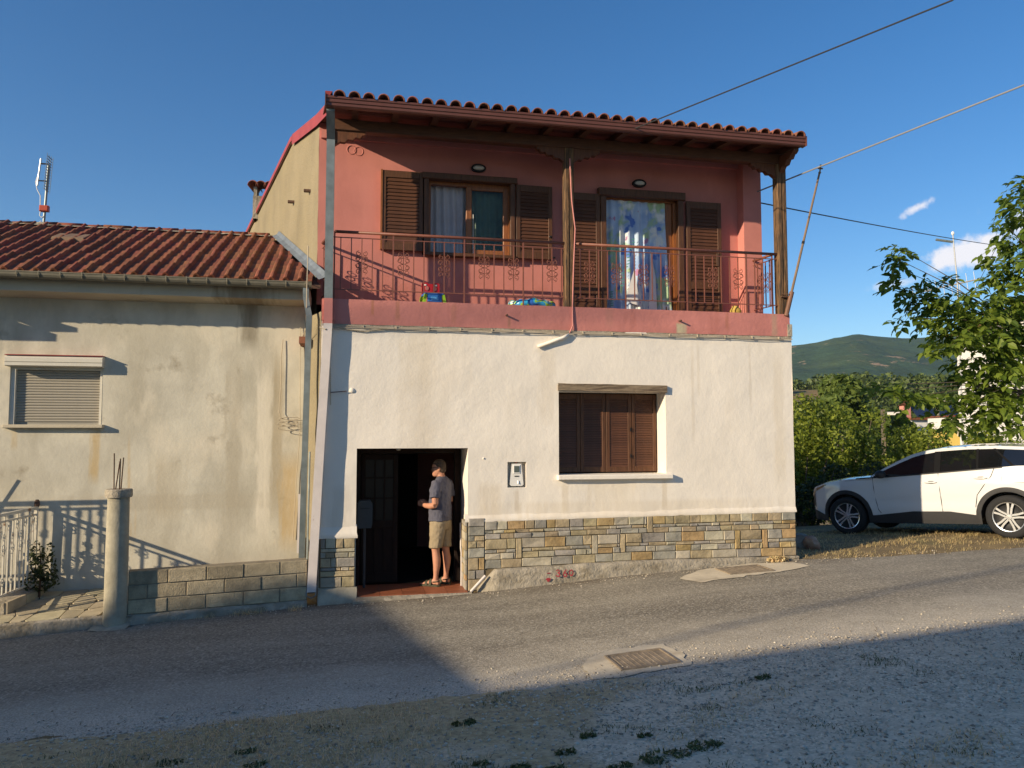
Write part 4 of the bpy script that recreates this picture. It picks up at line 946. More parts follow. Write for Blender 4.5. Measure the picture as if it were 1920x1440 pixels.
MB().tube([(-.04, -.02, .25), (-.05, -.02, .18), (-.02, -.02, .15), (.0, -.02, .17)], .007, 5).build('coax', MT['white'], A_)
MB().tube([(-.02, -.02, .10), (-.12, -.02, .02), (-.2, -.05, -.02)], .004, 4).build('coax', MT['white'], A_)

# ------------------------------------------------------------------ block wall, pillar, yard, iron fence
BW = framed('block_wall', -2.16, -.42, 0, 'low wall of bare concrete blocks between round pillar and downpipe', 'wall', rz=math.atan2(.30, 1.98))
mb = MB(); mb.hexa([(0, .01, -.25), (2.03, .01, -.2), (2.03, .17, -.2), (0, .17, -.25), (0, .01, .52), (2.03, .01, .545), (2.03, .17, .545), (0, .17, .52)]); mb.build('mortar_core', MT['mortar'], BW)
mb = MB(); mb.grid(lines(-.02, 2.03, .08), [0, 1, 2], lambda s, k: (s, (-.05, -.025, .02)[int(k)] + .015 * nse(s * 5, k), (-.22, -.01 + .012 * s, .028 + .012 * s)[int(k)] + .012 * nse(s * 6, k + 3))); shade_auto(mb.build('footing', MT['concrete'], BW))
tilt = .010; hcs = .163
for r_ in range(3):
    x = -.0 if r_ != 1 else -.22
    while x < 2.02:
        a, b = max(0, x), min(2.03, x + .425)
        if b - a > .05:
            z0 = .025 + r_ * (hcs + .004) + .006; g = .006; d0 = rnd.uniform(-.006, .004)
            m = MB(); m.cbox(a + g, b - g, d0, .12, z0 + tilt * a, z0 + tilt * a + hcs - .008, .005)
            o = m.build('block', MT['block'], BW)
            for v in o.data.vertices: v.co.z += tilt * (v.co.x - a)
        x += .425
px_, py_ = L2W(-2.285, -.43)
PLR = empty('pillar', (px_, py_, gz(px_, py_)), 0, 'round concrete gate pillar with rusty rebar sticking out of its top', 'pillar')
pz = gz(px_, py_)
mb = MB(); mb.lathe([(.135, -.15), (.132, .05), (.124, .3), (.122, .9), (.118, 1.41 - pz)], n=24)
o = mb.build('shaft', MT['pillarc'], PLR)
for v in o.data.vertices:
    k = 1 + .05 * nse(v.co.x * 8, v.co.y * 8, v.co.z * 4); v.co.x *= k; v.co.y *= k
shade_auto(o)
shade_auto(MB().lathe([(.118, 1.385 - pz), (.142, 1.39 - pz), (.148, 1.41 - pz), (.146, 1.475 - pz), (.135, 1.485 - pz), (.0, 1.482 - pz)], n=24).build('collar', MT['concrete'], PLR))
for a, b, h, l in ((-.06, .0, .42, -.01), (-.02, -.05, .33, .045), (.005, .03, .37, .02), (.02, -.03, .36, .0)):
    MB().tube([(a, b, 1.45 - pz), (a + l, b, 1.48 - pz + h)], .007, 6).build('rebar', MT['rust'], PLR)
mb = MB(); mb.grid(lines(-.2, .2, .05), [0, 1], lambda s, k: (s, (-.22, -.02)[int(k)], (0.005, .05)[int(k)] + .012 * nse(s * 9, k))); mb.build('base_mortar', MT['pillarc'], PLR)
# yard paving
def yz(s, d): return interp([(-9, -.12), (-4.2, -.02), (-2.3, .05)], s) + .10 * (d + .3)
YD = MB(); YD.grid(lines(-9, -2.1, .25), lines(-.47, .73, .15), lambda s, d: (s, d, yz(s, d) - .012)); YD.grid(lines(-9, -2.2, .1), [0, 1, 2], lambda s, k: (s, (-.485, -.48, -.45)[int(k)] + .015 * nse(s * 4, k), (gz(*L2W(s, -.48)) - .05, yz(s, -.3) - .03, yz(s, -.3) - .008)[int(k)]))
yard = tag(YD.build('path', MT['concrete'], smooth=False, loc=(OX, OY, 0), rot=(0, 0, TH)), kind='structure')
MT['flag'] = mat('flagstone', (.37, .32, .215), .92, .2, 6., .5, 25., rv=.16, hue=.012)
fr = random.Random(3); cells = []
nx_, ny_ = 9, 4; P = {}
for i in range(nx_ + 1):
    for j in range(ny_ + 1):
        P[i, j] = (-4.75 + i * (2.30 / nx_) + (fr.uniform(-.09, .09) if 0 < i < nx_ else 0), -.44 + j * (1.14 / ny_) + (fr.uniform(-.07, .07) if 0 < j < ny_ else 0))
for i in range(nx_):
    for j in range(ny_):
        q = [P[i, j], P[i+1, j], P[i+1, j+1], P[i, j+1]]; cx_ = sum(p[0] for p in q) / 4; cy_ = sum(p[1] for p in q) / 4
        q2 = []
        for a, b in zip(q, q[1:] + q[:1]):
            for t in (.12, .88): q2.append((a[0] + (b[0]-a[0]) * t, a[1] + (b[1]-a[1]) * t))
        q2 = [(cx_ + (p[0]-cx_) * .95, cy_ + (p[1]-cy_) * .94) for p in q2]; n = len(q2); dz = fr.uniform(-.003, .008)
        m = MB(); m.add([(p[0], p[1], yz(*p) - .02) for p in q2] + [(p[0], p[1], yz(*p) + .006 + dz) for p in q2], [tuple(range(n, 2*n))] + [(k, (k+1) % n, n+(k+1) % n, n+k) for k in range(n)])
        m.build('flagstone', MT['flag'], yard)
# step with stone kerb under the iron panel
ST_ = framed('step', -3.62, .0, 0, 'long concrete step under the white iron fence panel', 'step')
mb = MB(); mb.hexa([(-.9, -.12, -.25), (.06, -.12, -.25), (.22, .66, -.1), (-.9, .66, -.1), (-.9, -.12, .16), (.05, -.12, .16), (.20, .66, .20), (-.9, .66, .20)]); mb.build('slab', MT['concrete'], ST_)
for a, b in ((0, .3), (.31, .64)):
    m = MB(); m.hexa([(.062 + .21 * a, -.11 + 1.2 * a, -.1), (.085 + .21 * a, -.11 + 1.2 * a, -.1), (.085 + .21 * b, -.11 + 1.2 * b, -.1), (.062 + .21 * b, -.11 + 1.2 * b, -.1), (.05 + .21 * a, -.11 + 1.2 * a, .165), (.085 + .21 * a, -.11 + 1.2 * a, .165), (.085 + .21 * b, -.11 + 1.2 * b, .18), (.05 + .21 * b, -.11 + 1.2 * b, .18)]); m.build('kerb_stone', MT['flag'], ST_)
# white iron fence panel, standing square to the wall
def iron_panel(root, length, z0, z1, bars, scroll_every=2, m=None):
    m = m or MT['gate']
    MB().box(-.025, .025, 0, .045, z0 - .12, z1 + .10).build('post', m, root); MB().box(-.02, .02, length - .035, length, z0 - .08, z1 + .05).build('post', m, root)
    mb = MB(); mb.box(-.011, .011, .045, length - .035, z0, z0 + .022); mb.build('cross_bar', m, root)
    MB().box(-.011, .011, .045, length - .035, z1 - .022, z1).build('cross_bar', m, root); MB().box(-.02, .02, .0, length, z1 + .05, z1 + .085).build('top_rail', m, root)
    for k in range(bars):
        y = .045 + (k + .5) * (length - .08) / bars
        MB().box(-.008, .008, y - .008, y + .008, z0, z1 + (.05 if k % 3 == 1 else .0)).build('bar', m, root)
    for k in range(bars):
        y = .045 + (k + .5) * (length - .08) / bars
        for zc, rr in ((z0 + .14, .035), (z0 + .50, .05), (z1 - .10, .04), (z1 - .22, .03)):
            if (k + int(zc * 10)) % scroll_every: continue
            sp = [(0, y + rr * (1 - .6 * i / 13) * math.cos(i * .62), zc + rr * (1 - .6 * i / 13) * math.sin(i * .62)) for i in range(14)]
            b = MB(); b.tube(sp, .0055, 4); b.tube([(0, p[1], 2 * zc + rr * 1.2 - p[2]) for p in sp], .0055, 4); b.build('scroll', m, root)
IF = framed('fence_panel', -3.60, -.34, 0, 'chipped white wrought-iron fence panel beside the grey wall', 'fence', rz=R(-4))
iron_panel(IF, .98, .24, 1.12, 9)
MB().ell((0, .98, 1.24), (.035, .035, .06), 8, 6).build('finial', MT['rust'], IF)
# its street-front run, beyond the left edge of the picture (it throws the barred shadow on the wall)
IF2 = framed('fence_panel', -4.22, -.02, 0, 'white wrought-iron street fence on a raised base left of the gate', 'fence', rz=R(90))
iron_panel(IF2, 3.0, .95, 1.80, 22); MB().box(-.06, .06, 0.02, 2.98, -.2, .85).build('base_wall', MT['concrete'], IF2)
# dark shrub tucked beside the fence panel
def leaf_cloud(rg, centers, n, size, squash=1., aspect=1.8, up=.3):
    """random small diamond leaves in ellipsoids: centers = [(x,y,z,rx,ry,rz)], returns V,F (quads)"""
    C = np.array(centers); wgt = (C[:, 3] * C[:, 4] * C[:, 5]) ** .66; idx = rg.choice(len(C), n, p=wgt / wgt.sum())
    u = rg.normal(size=(n, 3)); u /= np.linalg.norm(u, axis=1)[:, None]; rad = rg.uniform(.45, 1, n) ** .6
    P = C[idx, :3] + u * rad[:, None] * C[idx, 3:6]
    nrm = u * .6 + rg.normal(size=(n, 3)) * .6 + np.array([0, 0, up]); nrm /= np.linalg.norm(nrm, axis=1)[:, None]
    t = np.cross(nrm, rg.normal(size=(n, 3))); t /= np.linalg.norm(t, axis=1)[:, None]; b = np.cross(nrm, t)
    s = size * rg.uniform(.6, 1.3, n)[:, None]
    V = np.stack([P - t * s * aspect * .5, P - b * s * .5 + nrm * s * .08, P + t * s * aspect * .5 - nrm * s * .15, P + b * s * .5 + nrm * s * .08], 1).reshape(-1, 3)
    F = np.arange(4 * n).reshape(-1, 4); return V, F
RG = np.random.default_rng(11)
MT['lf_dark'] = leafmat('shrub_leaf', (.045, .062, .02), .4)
bx, by = L2W(-3.42, .50)
B0 = empty('shrub', (bx, by, .15), 0, 'small dark green shrub squeezed behind the iron fence panel', 'shrub')
V, F = leaf_cloud(RG, [(-.05, 0, .42, .10, .10, .22), (.06, .02, .30, .14, .10, .20), (.0, 0, .14, .24, .14, .14), (.12, 0, .5, .05, .05, .14)], 620, .03); obj('foliage', np_mesh('foliage', V, F), MT['lf_dark'], B0)
MB().tube([(0, 0, -.1), (.01, 0, .3), (-.03, .02, .6)], [.015, .01, .004], 5).build('stem', MT['rust'], B0)
rx_, ry_ = L2W(-4.03, .62)
RB = empty('rebar', (rx_ - .02, ry_, .6), 0, 'thin bent steel bar leaning at the left edge', 'rebar'); MB().tube([(-.25, 0, .1), (-.08, .0, .72), (.05, .01, 1.02)], .011, 6).build('bar', MT['rust'], RB)
# ------------------------------------------------------------------ parked car
MT['carpaint'] = mat('white_car_paint', (.62, .62, .62), .22, .01, 1., 0, 1, spec=.5, coat=1.)
MT['cladding'] = mat('black_car_plastic', (.028, .028, .03), .6, .1, 20., .1, 200.)
m_, nt_, b_ = newmat('dark_car_glass'); b_.inputs['Base Color'].default_value = (.006, .007, .008, 1); b_.inputs['Roughness'].default_value = .02; b_.inputs['Specular IOR Level'].default_value = .8; MT['carglass'] = m_
MT['matteblack'] = mat('matte_black_trim', (.012, .012, .013), 1., .05, 5., 0, 1, spec=.03)
MT['tyre'] = mat('tyre_rubber', (.018, .018, .019), .85, .15, 30., .2, 120.)
MT['alloy'] = mat('bright_alloy', (.75, .76, .78), .25, .03, 5., 0, 1, metal=.85)
MT['lamp'] = mat('headlight_lens', (.05, .055, .06), .08, .02, 5., 0, 1, spec=.8, coat=1.)
WBASE, WR = 1.325, .345
fw = Vector((-.6586, .7525, 0)); lf = Vector((-.7525, -.6586, 0))
cx0, cy0 = 7.79, 14.02
def gwh(xc, yc): p = Vector((cx0, cy0, 0)) + fw * xc + lf * yc; return gz(p.x, p.y)
zfr = (gwh(WBASE, .78) + gwh(WBASE, -.78)) / 2; zrr = (gwh(-WBASE, .78) + gwh(-WBASE, -.78)) / 2
zl_ = (gwh(WBASE, .78) + gwh(-WBASE, .78)) / 2; zr_ = (gwh(WBASE, -.78) + gwh(-WBASE, -.78)) / 2
CAR = empty('parked_car', (cx0, cy0, (zfr + zrr) / 2), 0, 'white compact SUV parked on the dry grass beside the house', 'car')
CAR.rotation_mode = 'XYZ'; ax_ = Vector((fw.x * 2 * WBASE, fw.y * 2 * WBASE, zfr - zrr)).normalized(); ay_ = Vector((lf.x * 1.56, lf.y * 1.56, zl_ - zr_)); az_ = ax_.cross(ay_).normalized(); ay_ = az_.cross(ax_)
CAR.rotation_euler = Matrix((ax_, ay_, az_)).transposed().to_euler()
XF, XR = 2.17, -2.13
hw = lambda x: interp([(-2.13, .66), (-2.05, .74), (-1.85, .80), (-1.3, .868), (-.6, .868), (.3, .862), (1.0, .868), (1.4, .865), (1.75, .80), (2.0, .68), (2.12, .54), (2.17, .40)], x)
belt = lambda x: interp([(-2.13, 1.14), (-1.5, 1.155), (-1.0, 1.125), (-.3, 1.085), (.5, 1.045), (.84, 1.035), (1.3, 1.015), (1.7, .965), (2.0, .885), (2.12, .80), (2.17, .72)], x)
def bodyy(x, z):
    b = belt(x); y = hw(x)
    y -= .05 * max(0, (z - .80) / .35) ** 2 + .035 * max(0, (.62 - z) / .35) ** 2
    y -= .012 * math.exp(-((z - .60) / .05) ** 2) * (1 if abs(x) < .95 else 0)
    y += .012 * math.exp(-((z - .90) / .07) ** 2) * interp([(-1.7, 1), (-.9, 1), (-.6, 0), (.9, 0), (1.1, 1), (1.5, .5), (1.8, 0)], x)
    for c in (WBASE, -WBASE):
        r = math.hypot(x - c, z - WR); y += .014 * max(0, 1 - abs(r - .43) / .14)
    return y
def arch(x, rad):   # height of the wheel-arch edge at x
    h = -1
    for c in (WBASE, -WBASE):
        q = rad * rad - (x - c) ** 2
        if q > 0: h = max(h, WR + math.sqrt(q))
    return h
sillz = lambda x: interp([(-2.13, .36), (-1.75, .28), (-.9, .22), (.9, .22), (1.75, .24), (2.17, .28)], x)
clad = lambda x: max(arch(x, .475), interp([(-2.13, .55), (-1.76, .52), (-.86, .37), (-.45, .43), (.15, .43), (.80, .36), (1.80, .36), (2.0, .44), (2.17, .46)], x))
cxs = sorted(set([round(x, 4) for x in np.arange(XR, XF + .001, .04)] + [XR, XF] + [c + .475 * k for c in (WBASE, -WBASE) for k in (-1, -.98, -.92, .92, .98, 1)] + [c + .40 * k for c in (WBASE, -WBASE) for k in (-1, -.97, .97, 1)]))
def sidegrid(lo, hi, n, sgn, off=0., xr=None):
    m = MB(); vs = []; X = [x for x in cxs if not xr or xr[0] <= x <= xr[1]]
    for x in X:
        a, b = lo(x), hi(x); b = max(b, a + 1e-4)
        for k in range(n + 1):
            z = a + (b - a) * k / n; vs.append((x, sgn * (bodyy(x, z) + off), z))
    q = n + 1
    m.add(vs, [(i*q+k, (i+1)*q+k, (i+1)*q+k+1, i*q+k+1) for i in range(len(X)-1) for k in range(n) if True]); return m
body = MB()
for sg in (1, -1):
    g = sidegrid(clad, lambda x: belt(x), 10, sg); body.add(g.v, g.f)
# bonnet and tail decks, closed nose and tail
for x0, x1 in ((.80, XF), (XR, -1.95)):
    X = [x for x in cxs if x0 <= x <= x1]; vs = []
    for x in X:
        w = bodyy(x, belt(x))
        for k in range(9): t = -1 + 2 * k / 8; vs.append((x, w * t, belt(x) + (.045 if x > 0 else .0) * (1 - t ** 4) * min(1, (XF - x) * 3) + (.008 * math.exp(-((abs(t) - .72) / .08) ** 2))))
    body.add(vs, [(i*9+k, (i+1)*9+k, (i+1)*9+k+1, i*9+k+1) for i in range(len(X)-1) for k in range(8)])
for x, s_ in ((XF, 1), (XR, -1)):
    vs = []
    for j in range(6):
        z = sillz(x) + (belt(x) - sillz(x)) * j / 5
        for k in range(7): t = -1 + 2 * k / 6; vs.append((x + s_ * .05 * (1 - t * t) * math.sin(math.pi * (j + .5) / 6), bodyy(x, z) * t, z))
    body.add(vs, [(j*7+k, j*7+k+1, (j+1)*7+k+1, (j+1)*7+k) for j in range(5) for k in range(6)])
bo = shade_auto(body.build('body', MT['carpaint'], CAR), 60)
cl_ = MB()
for sg in (1, -1):
    g = sidegrid(lambda x: max(sillz(x), arch(x, .40)), clad, 4, sg, .006); cl_.add(g.v, g.f)
    for c in (WBASE, -WBASE):   # arch lips turned inwards
        vs = []
        for k in range(17):
            a = math.pi * k / 16; x = c + .40 * math.cos(a); z = WR + .40 * math.sin(a); z = max(z, sillz(x))
            vs += [(x, sg * (bodyy(min(max(x, XR), XF), z) + .006), z), (x, sg * .52, z)]
        cl_.add(vs, [(2*k, 2*k+1, 2*k+3, 2*k+2) for k in range(16)])
shade_auto(cl_.build('cladding', MT['cladding'], CAR), 60)
fl_ = MB(); fl_.box(-1.75, 1.75, -.6, .6, .20, .32); fl_.box(-2.0, 2.0, -.5, .5, .30, .60); fl_.build('underbody', MT['black'], CAR)
# greenhouse
rz_ = lambda x: interp([(.90, 1.03), (.84, 1.065), (.60, 1.20), (.35, 1.325), (.12, 1.425), (-.05, 1.465), (-.35, 1.50), (-.75, 1.51), (-1.2, 1.495), (-1.6, 1.455), (-1.95, 1.40), (-2.1, 1.36)][::-1], x)
gy = lambda x, z: bodyy(x, belt(x)) - .012 - .40 * max(0, z - belt(x)) - .10 * max(0, z - belt(x) - .25)
gx_ = sorted(set([round(x, 3) for x in np.arange(-2.08, .86, .04)] + [.84]))
strip_w = lambda x: interp([(-2.1, .05), (-1.3, .05), (-.3, .05), (.2, .06), (.84, .03)], x)
def house_side(lo, hi, n, xr, off):
    m = MB()
    for sg in (1, -1):
        X = [x for x in gx_ if xr[0] <= x <= xr[1]]; vs = []
        for x in X:
            a, b = lo(x), max(hi(x), lo(x) + 1e-4)
            for k in range(n + 1): z = a + (b - a) * k / n; vs.append((x, sg * (gy(x, z) + off), z))
        q = n + 1; m.add(vs, [(i*q+k, (i+1)*q+k, (i+1)*q+k+1, i*q+k+1) for i in range(len(X)-1) for k in range(n)])
    return m
shade_auto(house_side(lambda x: rz_(x) - strip_w(x), lambda x: rz_(x), 3, (-2.08, .84), .002).build('roof_rail', MT['carpaint'], CAR), 60)
shade_auto(house_side(lambda x: belt(x) - .005, lambda x: rz_(x) - strip_w(x), 4, (-2.08, .80), -.004).build('side_glass', MT['carglass'], CAR), 60)
def top(xr, zoff, off, m_n, inset=0.):
    X = [x for x in gx_ if xr[0] <= x <= xr[1]]; vs = []
    for x in X:
        w = gy(x, rz_(x)) + off
        for k in range(11): t = -1 + 2 * k / 10; vs.append((x, w * t, rz_(x) + zoff + .045 * (1 - t * t)))
    m = MB(); m.add(vs, [(i*11+k, (i+1)*11+k, (i+1)*11+k+1, i*11+k+1) for i in range(len(X)-1) for k in range(10)]); return m
shade_auto(top((-2.08, .02), 0, .002, 0).build('roof', MT['carpaint'], CAR), 60)
shade_auto(top((-.02, .84), -.004, .0, 0).build('windscreen', MT['carglass'], CAR), 60)
tg = MB(); tg.grid([-1, -.5, 0, .5, 1], [0, 1, 2], lambda t, k: ((-2.08, -2.11, -2.13)[int(k)], t * (gy(-2.08, 1.36) + (.0, .04, .06)[int(k)]), (1.39, 1.26, 1.14)[int(k)])); tg.build('tailgate_glass', MT['carglass'], CAR)
sp_ = MB(); sp_.hexa([(-2.22, -.55, 1.37), (-1.95, -.56, 1.395), (-1.95, .56, 1.395), (-2.22, .55, 1.37), (-2.22, -.55, 1.40), (-1.95, -.56, 1.43), (-1.95, .56, 1.43), (-2.22, .55, 1.40)]); sp_.build('spoiler', MT['carpaint'], CAR)
# pillars between the panes and black trims
pil = MB()
for sg in (1, -1):
    for xa, xb, w in ((-.30, -.36, .05), (-.93, -.965, .018), (-1.18, -1.46, .02)):
        z0, z1 = belt((xa + xb) / 2), rz_(xa) - .045
        vs = []
        for k in range(5):
            z = z0 + (z1 - z0) * k / 4; xx = (xb + (xa - xb) * k / 4) if xb < -1.2 else xa
            for dx in (-w, w): vs.append((xx + dx, sg * (gy(xx, z) + .0035), z))
        pil = MB(); pil.add(vs, [(2*k, 2*k+1, 2*k+3, 2*k+2) for k in range(4)]); pil.build('window_pillar', MT['matteblack'], CAR)
# shut lines, handles, filler flap
gap = MB()
def line(pts, r=.0055):
    gap.tube([(x, bodyy(x, z) + .0005, z) for x, z in pts], r, 4)
line([(.80, 1.03), (.79, .85), (.77, .62), (.74, .46), (.70, .40)]); line([(-.32, 1.08), (-.33, .8), (-.34, .43)]); line([(-1.18, 1.13), (-1.13, 1.0), (-1.02, .86), (-.90, .70), (-.86, .50)])
line([(-1.28, 1.05), (-1.60, 1.05), (-1.62, .92), (-1.60, .89), (-1.30, .89), (-1.28, .92), (-1.28, 1.05)], .0022); line([(.82, 1.0), (1.3, .99), (1.7, .94), (1.95, .88)], .003)
gap.build('shut_line', MT['black'], CAR)
for x, z in ((-.20, .925), (-.98, .975)):
    h = MB(); h.ell((x, bodyy(x, z) + .022, z), (.105, .014, .016), 12, 6); h.build('door_handle', MT['carpaint'], CAR, smooth=True)
    h = MB(); h.ell((x, bodyy(x, z) + .001, z), (.06, .006, .028), 10, 6); h.build('handle_cup', MT['cladding'], CAR, smooth=True)
mir = MB(); mir.ell((.60, .97, 1.09), (.09, .115, .075), 12, 8); mir.tube([(.62, .80, 1.05), (.61, .92, 1.06)], .03, 6); mir.build('wing_mirror', MT['cladding'], CAR, smooth=True)
trim = MB(); trim.tube([(x, bodyy(x, belt(x)) + .004, belt(x) - .002) for x in np.arange(-1.3, 1.16, .08)], .013, 5); trim.build('window_trim', MT['cladding'], CAR)
for sg in (1, -1):
    hl = MB(); vs = []
    X = [1.72, 1.80, 1.88, 1.95, 2.02, 2.08, 2.12]
    for i, x in enumerate(X):
        t = i / 6
        for z in (belt(x) - .02 - .02 * t, belt(x) - .05 - .06 * t): vs.append((x, sg * (bodyy(x, z) + .006), z))
    hl.add(vs, [(2*i, 2*i+1, 2*i+3, 2*i+2) for i in range(6)]); hl.build('headlight', MT['lamp'], CAR)
    dv = MB(); vs = []
    for i, x in enumerate((2.02, 2.06, 2.10, 2.14)):
        for z in (.80 - .02 * i, .50 + .02 * i): vs.append((x, sg * (bodyy(x, z) + .006), z))
    dv.add(vs, [(2*i, 2*i+1, 2*i+3, 2*i+2) for i in range(3)]); dv.build('bumper_vent', MT['black'], CAR)
MB().tube([(-1.75, .0, 1.49), (-1.98, .0, 1.68)], .006, 5).build('roof_aerial', MT['black'], CAR)
# wheels
def lathe_y(m, prof, n=32):
    m.rings([[(r * math.cos(2*math.pi*k/n), y, r * math.sin(2*math.pi*k/n)) for k in range(n)] for r, y in prof], False)
ty = MB(); lathe_y(ty, [(.232, .10), (.25, .112), (.30, .115), (.335, .10), (.345, .07), (.345, -.07), (.335, -.10), (.25, -.11)], 36); tym = ty.mesh('tyre', True); tym.materials.append(MT['tyre'])
di = MB(); lathe_y(di, [(.232, .10), (.222, .085), (.215, .03), (.10, .02), (.0, .02)], 36); dim = di.mesh('wheel_disc', True); dim.materials.append(MT['cladding'])
rm_ = MB()
for k in range(5):
    a = 2 * math.pi * k / 5 + .3
    for da, tw in ((-.17, 0), (.17, 0)):
        c, s_ = math.cos(a), math.sin(a)
        q = []
        for rr, w, off in ((.035, .026, da * .12), (.14, .026, da * .14), (.228, .030, da * .235)):
            for e in (-1, 1):
                px = rr; py = off + e * w / 2 * 1.15; q.append((px * c - py * s_, px * s_ + py * c))
        vs = [(p[0], .088, p[1]) for p in q] + [(p[0], .050, p[1]) for p in q]
        rm_.add(vs, [(0, 1, 3, 2), (2, 3, 5, 4), (0, 2, 8, 6), (2, 4, 10, 8), (1, 7, 9, 3), (3, 9, 11, 5), (4, 5, 11, 10)])
lathe_y(rm_, [(.236, .10), (.236, .108), (.224, .104), (.220, .085)], 36); lathe_y(rm_, [(.045, .085), (.04, .096), (.0, .097)], 16)
rmm = rm_.mesh('rim'); rmm.materials.append(MT['alloy'])
for xw in (WBASE, -WBASE):
    for sg in (1, -1):
        wh = obj('wheel', dim, None, CAR, (xw, sg * .775, WR), (0, rnd.uniform(0, 6), 0 if sg > 0 else math.pi))
        obj('tyre', tym, None, wh); obj('rim', rmm, None, wh)

# ------------------------------------------------------------------ the man in the doorway
MT['skin'] = mat('skin', (.46, .22, .14), .6, .08, 12., .1, 90.)
MT['shirt'] = mat('slate_blue_cotton', (.088, .088, .118), .9, .08, 10., .5, 14., bdist=.012, stretch=(1, 1, .6))
MT['shorts'] = mat('khaki_cotton', (.28, .222, .145), .9, .08, 10., .4, 16., bdist=.010, stretch=(1, 1, .5))
MT['hair'] = mat('short_grey_hair', (.075, .052, .036), .85, .4, 60., .6, 150.)
MT['sandal'] = mat('olive_sandal_leather', (.055, .055, .03), .7, .2, 20., .2, 60.)
MT['lens'] = mat('dark_glasses', (.01, .01, .01), .2, .05, 5., 0, 1)
px, py = L2W(1.585, .40)
MAN = empty('person', (px, py, .064), math.atan2(.34, -.94), 'man in slate T-shirt and khaki shorts standing in the dark doorway', 'person')
def ering(c, a, b, axis=None, n=14, p=2.0):
    """ellipse ring round c: a along x, b along y, in the horizontal plane"""
    out = []
    for k in range(n):
        t = 2 * math.pi * k / n; ct_, st_ = math.cos(t), math.sin(t)
        out.append((c[0] + a * math.copysign(abs(ct_) ** (2 / p), ct_), c[1] + b * math.copysign(abs(st_) ** (2 / p), st_), c[2]))
    return out
def remesh(o, vox, sm=6, fac=.5):
    r = o.modifiers.new('r', 'REMESH'); r.mode = 'VOXEL'; r.voxel_size = vox; r.use_smooth_shade = True
    s = o.modifiers.new('s', 'SMOOTH'); s.iterations = sm; s.factor = fac; return o
bd = MB()
# legs: y>0 is his left (towards the street)
for sg, kx, fx in ((1, .03, .05), (-1, -.03, -.06)):
    bd.rings([ering((.0 + kx * .2, sg * .085, .86), .085, .085), ering((kx * .5, sg * .092, .66), .072, .072), ering((kx, sg * .095, .50), .056, .056), ering((kx - .005, sg * .097, .46), .052, .052), ering((kx - .02, sg * .10, .36), .056, .054), ering((kx - .022, sg * .10, .28), .050, .047), ering((kx - .01, sg * .10, .15), .034, .032), ering((kx - .005, sg * .10, .085), .034, .033), ering((kx, sg * .10, .03), .045, .038)])
    bd.rings([[(kx - .06, sg * .10 + .035 * math.cos(t), .045 + .03 * math.sin(t)) for t in [2*math.pi*k/12 for k in range(12)]], [(kx + .02, sg * .10 + .038 * math.cos(t), .060 + .042 * math.sin(t)) for t in [2*math.pi*k/12 for k in range(12)]], [(kx + .11, sg * .105 + .045 * math.cos(t), .042 + .024 * math.sin(t)) for t in [2*math.pi*k/12 for k in range(12)]], [(kx + .165, sg * .108 + .045 * math.cos(t), .034 + .017 * math.sin(t)) for t in [2*math.pi*k/12 for k in range(12)]]])
    for j, (yy, ll) in enumerate(((-.034, .205), (-.014, .20), (.004, .192), (.02, .182), (.035, .168))):
        yy = yy * sg * -1; ll = .37 - ll if False else ll
        bd.tube([(kx + .14, sg * .108 - yy * -1 if False else sg * .108 + yy, .034), (kx + ll, sg * .108 + yy * 1.1, .030)], [.012, .009], 6)
# trunk, neck
bd.rings([ering((0, 0, .84), .11, .15), ering((0, 0, .95), .115, .155), ering((.005, 0, 1.10), .115, .155), ering((.0, 0, 1.25), .115, .17), ering((-.01, 0, 1.36), .10, .175), ering((-.012, 0, 1.43), .07, .12), ering((-.01, 0, 1.465), .055, .06), ering((.012, 0, 1.53), .052, .052)])
# arms: bent at the elbow, hands together in front
def limb(m, pts, rs): m.tube(pts, rs, 10)
for sg in (1, -1):
    limb(bd, [(-.015, sg * .175, 1.395), (-.02, sg * .215, 1.30), (-.025, sg * .235, 1.19), (-.03, sg * .240, 1.11)], [.058, .052, .046, .042])
    limb(bd, [(-.032, sg * .240, 1.105), (.05, sg * .205, 1.085), (.15, sg * .145, 1.082), (.225, sg * .085, 1.09)], [.042, .043, .036, .026])
    w_ = Vector((.225, sg * .085, 1.09)); dr = Vector((.72, sg * -.62, .05)).normalized(); upv = Vector((0, 0, 1)); side = dr.cross(upv)
    c0 = w_ + dr * .05
    bd.rings([[w_ + dr * l + side * (a * math.cos(t)) * .55 + upv * (b * math.sin(t)) for t in [2*math.pi*k/10 for k in range(10)]] for l, a, b in ((0, .024, .024), (.035, .026, .038), (.075, .024, .041), (.092, .018, .036))])
    for j in range(4):
        b0 = w_ + dr * .085 + upv * (.030 - .020 * j); L_ = (.070, .078, .072, .058)[j]
        bend = (dr * .6 + side * (-sg * .55) + Vector((-.15, 0, -.1))).normalized()
        bd.tube([b0, b0 + dr * L_ * .45, b0 + dr * L_ * .45 + bend * L_ * .35, b0 + dr * L_ * .35 + bend * L_ * .65 + Vector((-.012, 0, 0))], [.0095, .0092, .0085, .007], 6)
    bd.tube([w_ + dr * .03 + upv * .022, w_ + dr * .06 + upv * .05 + Vector((.01, 0, 0)), w_ + dr * .095 + upv * .058 + Vector((.012, 0, 0))], [.012, .0105, .008], 6)
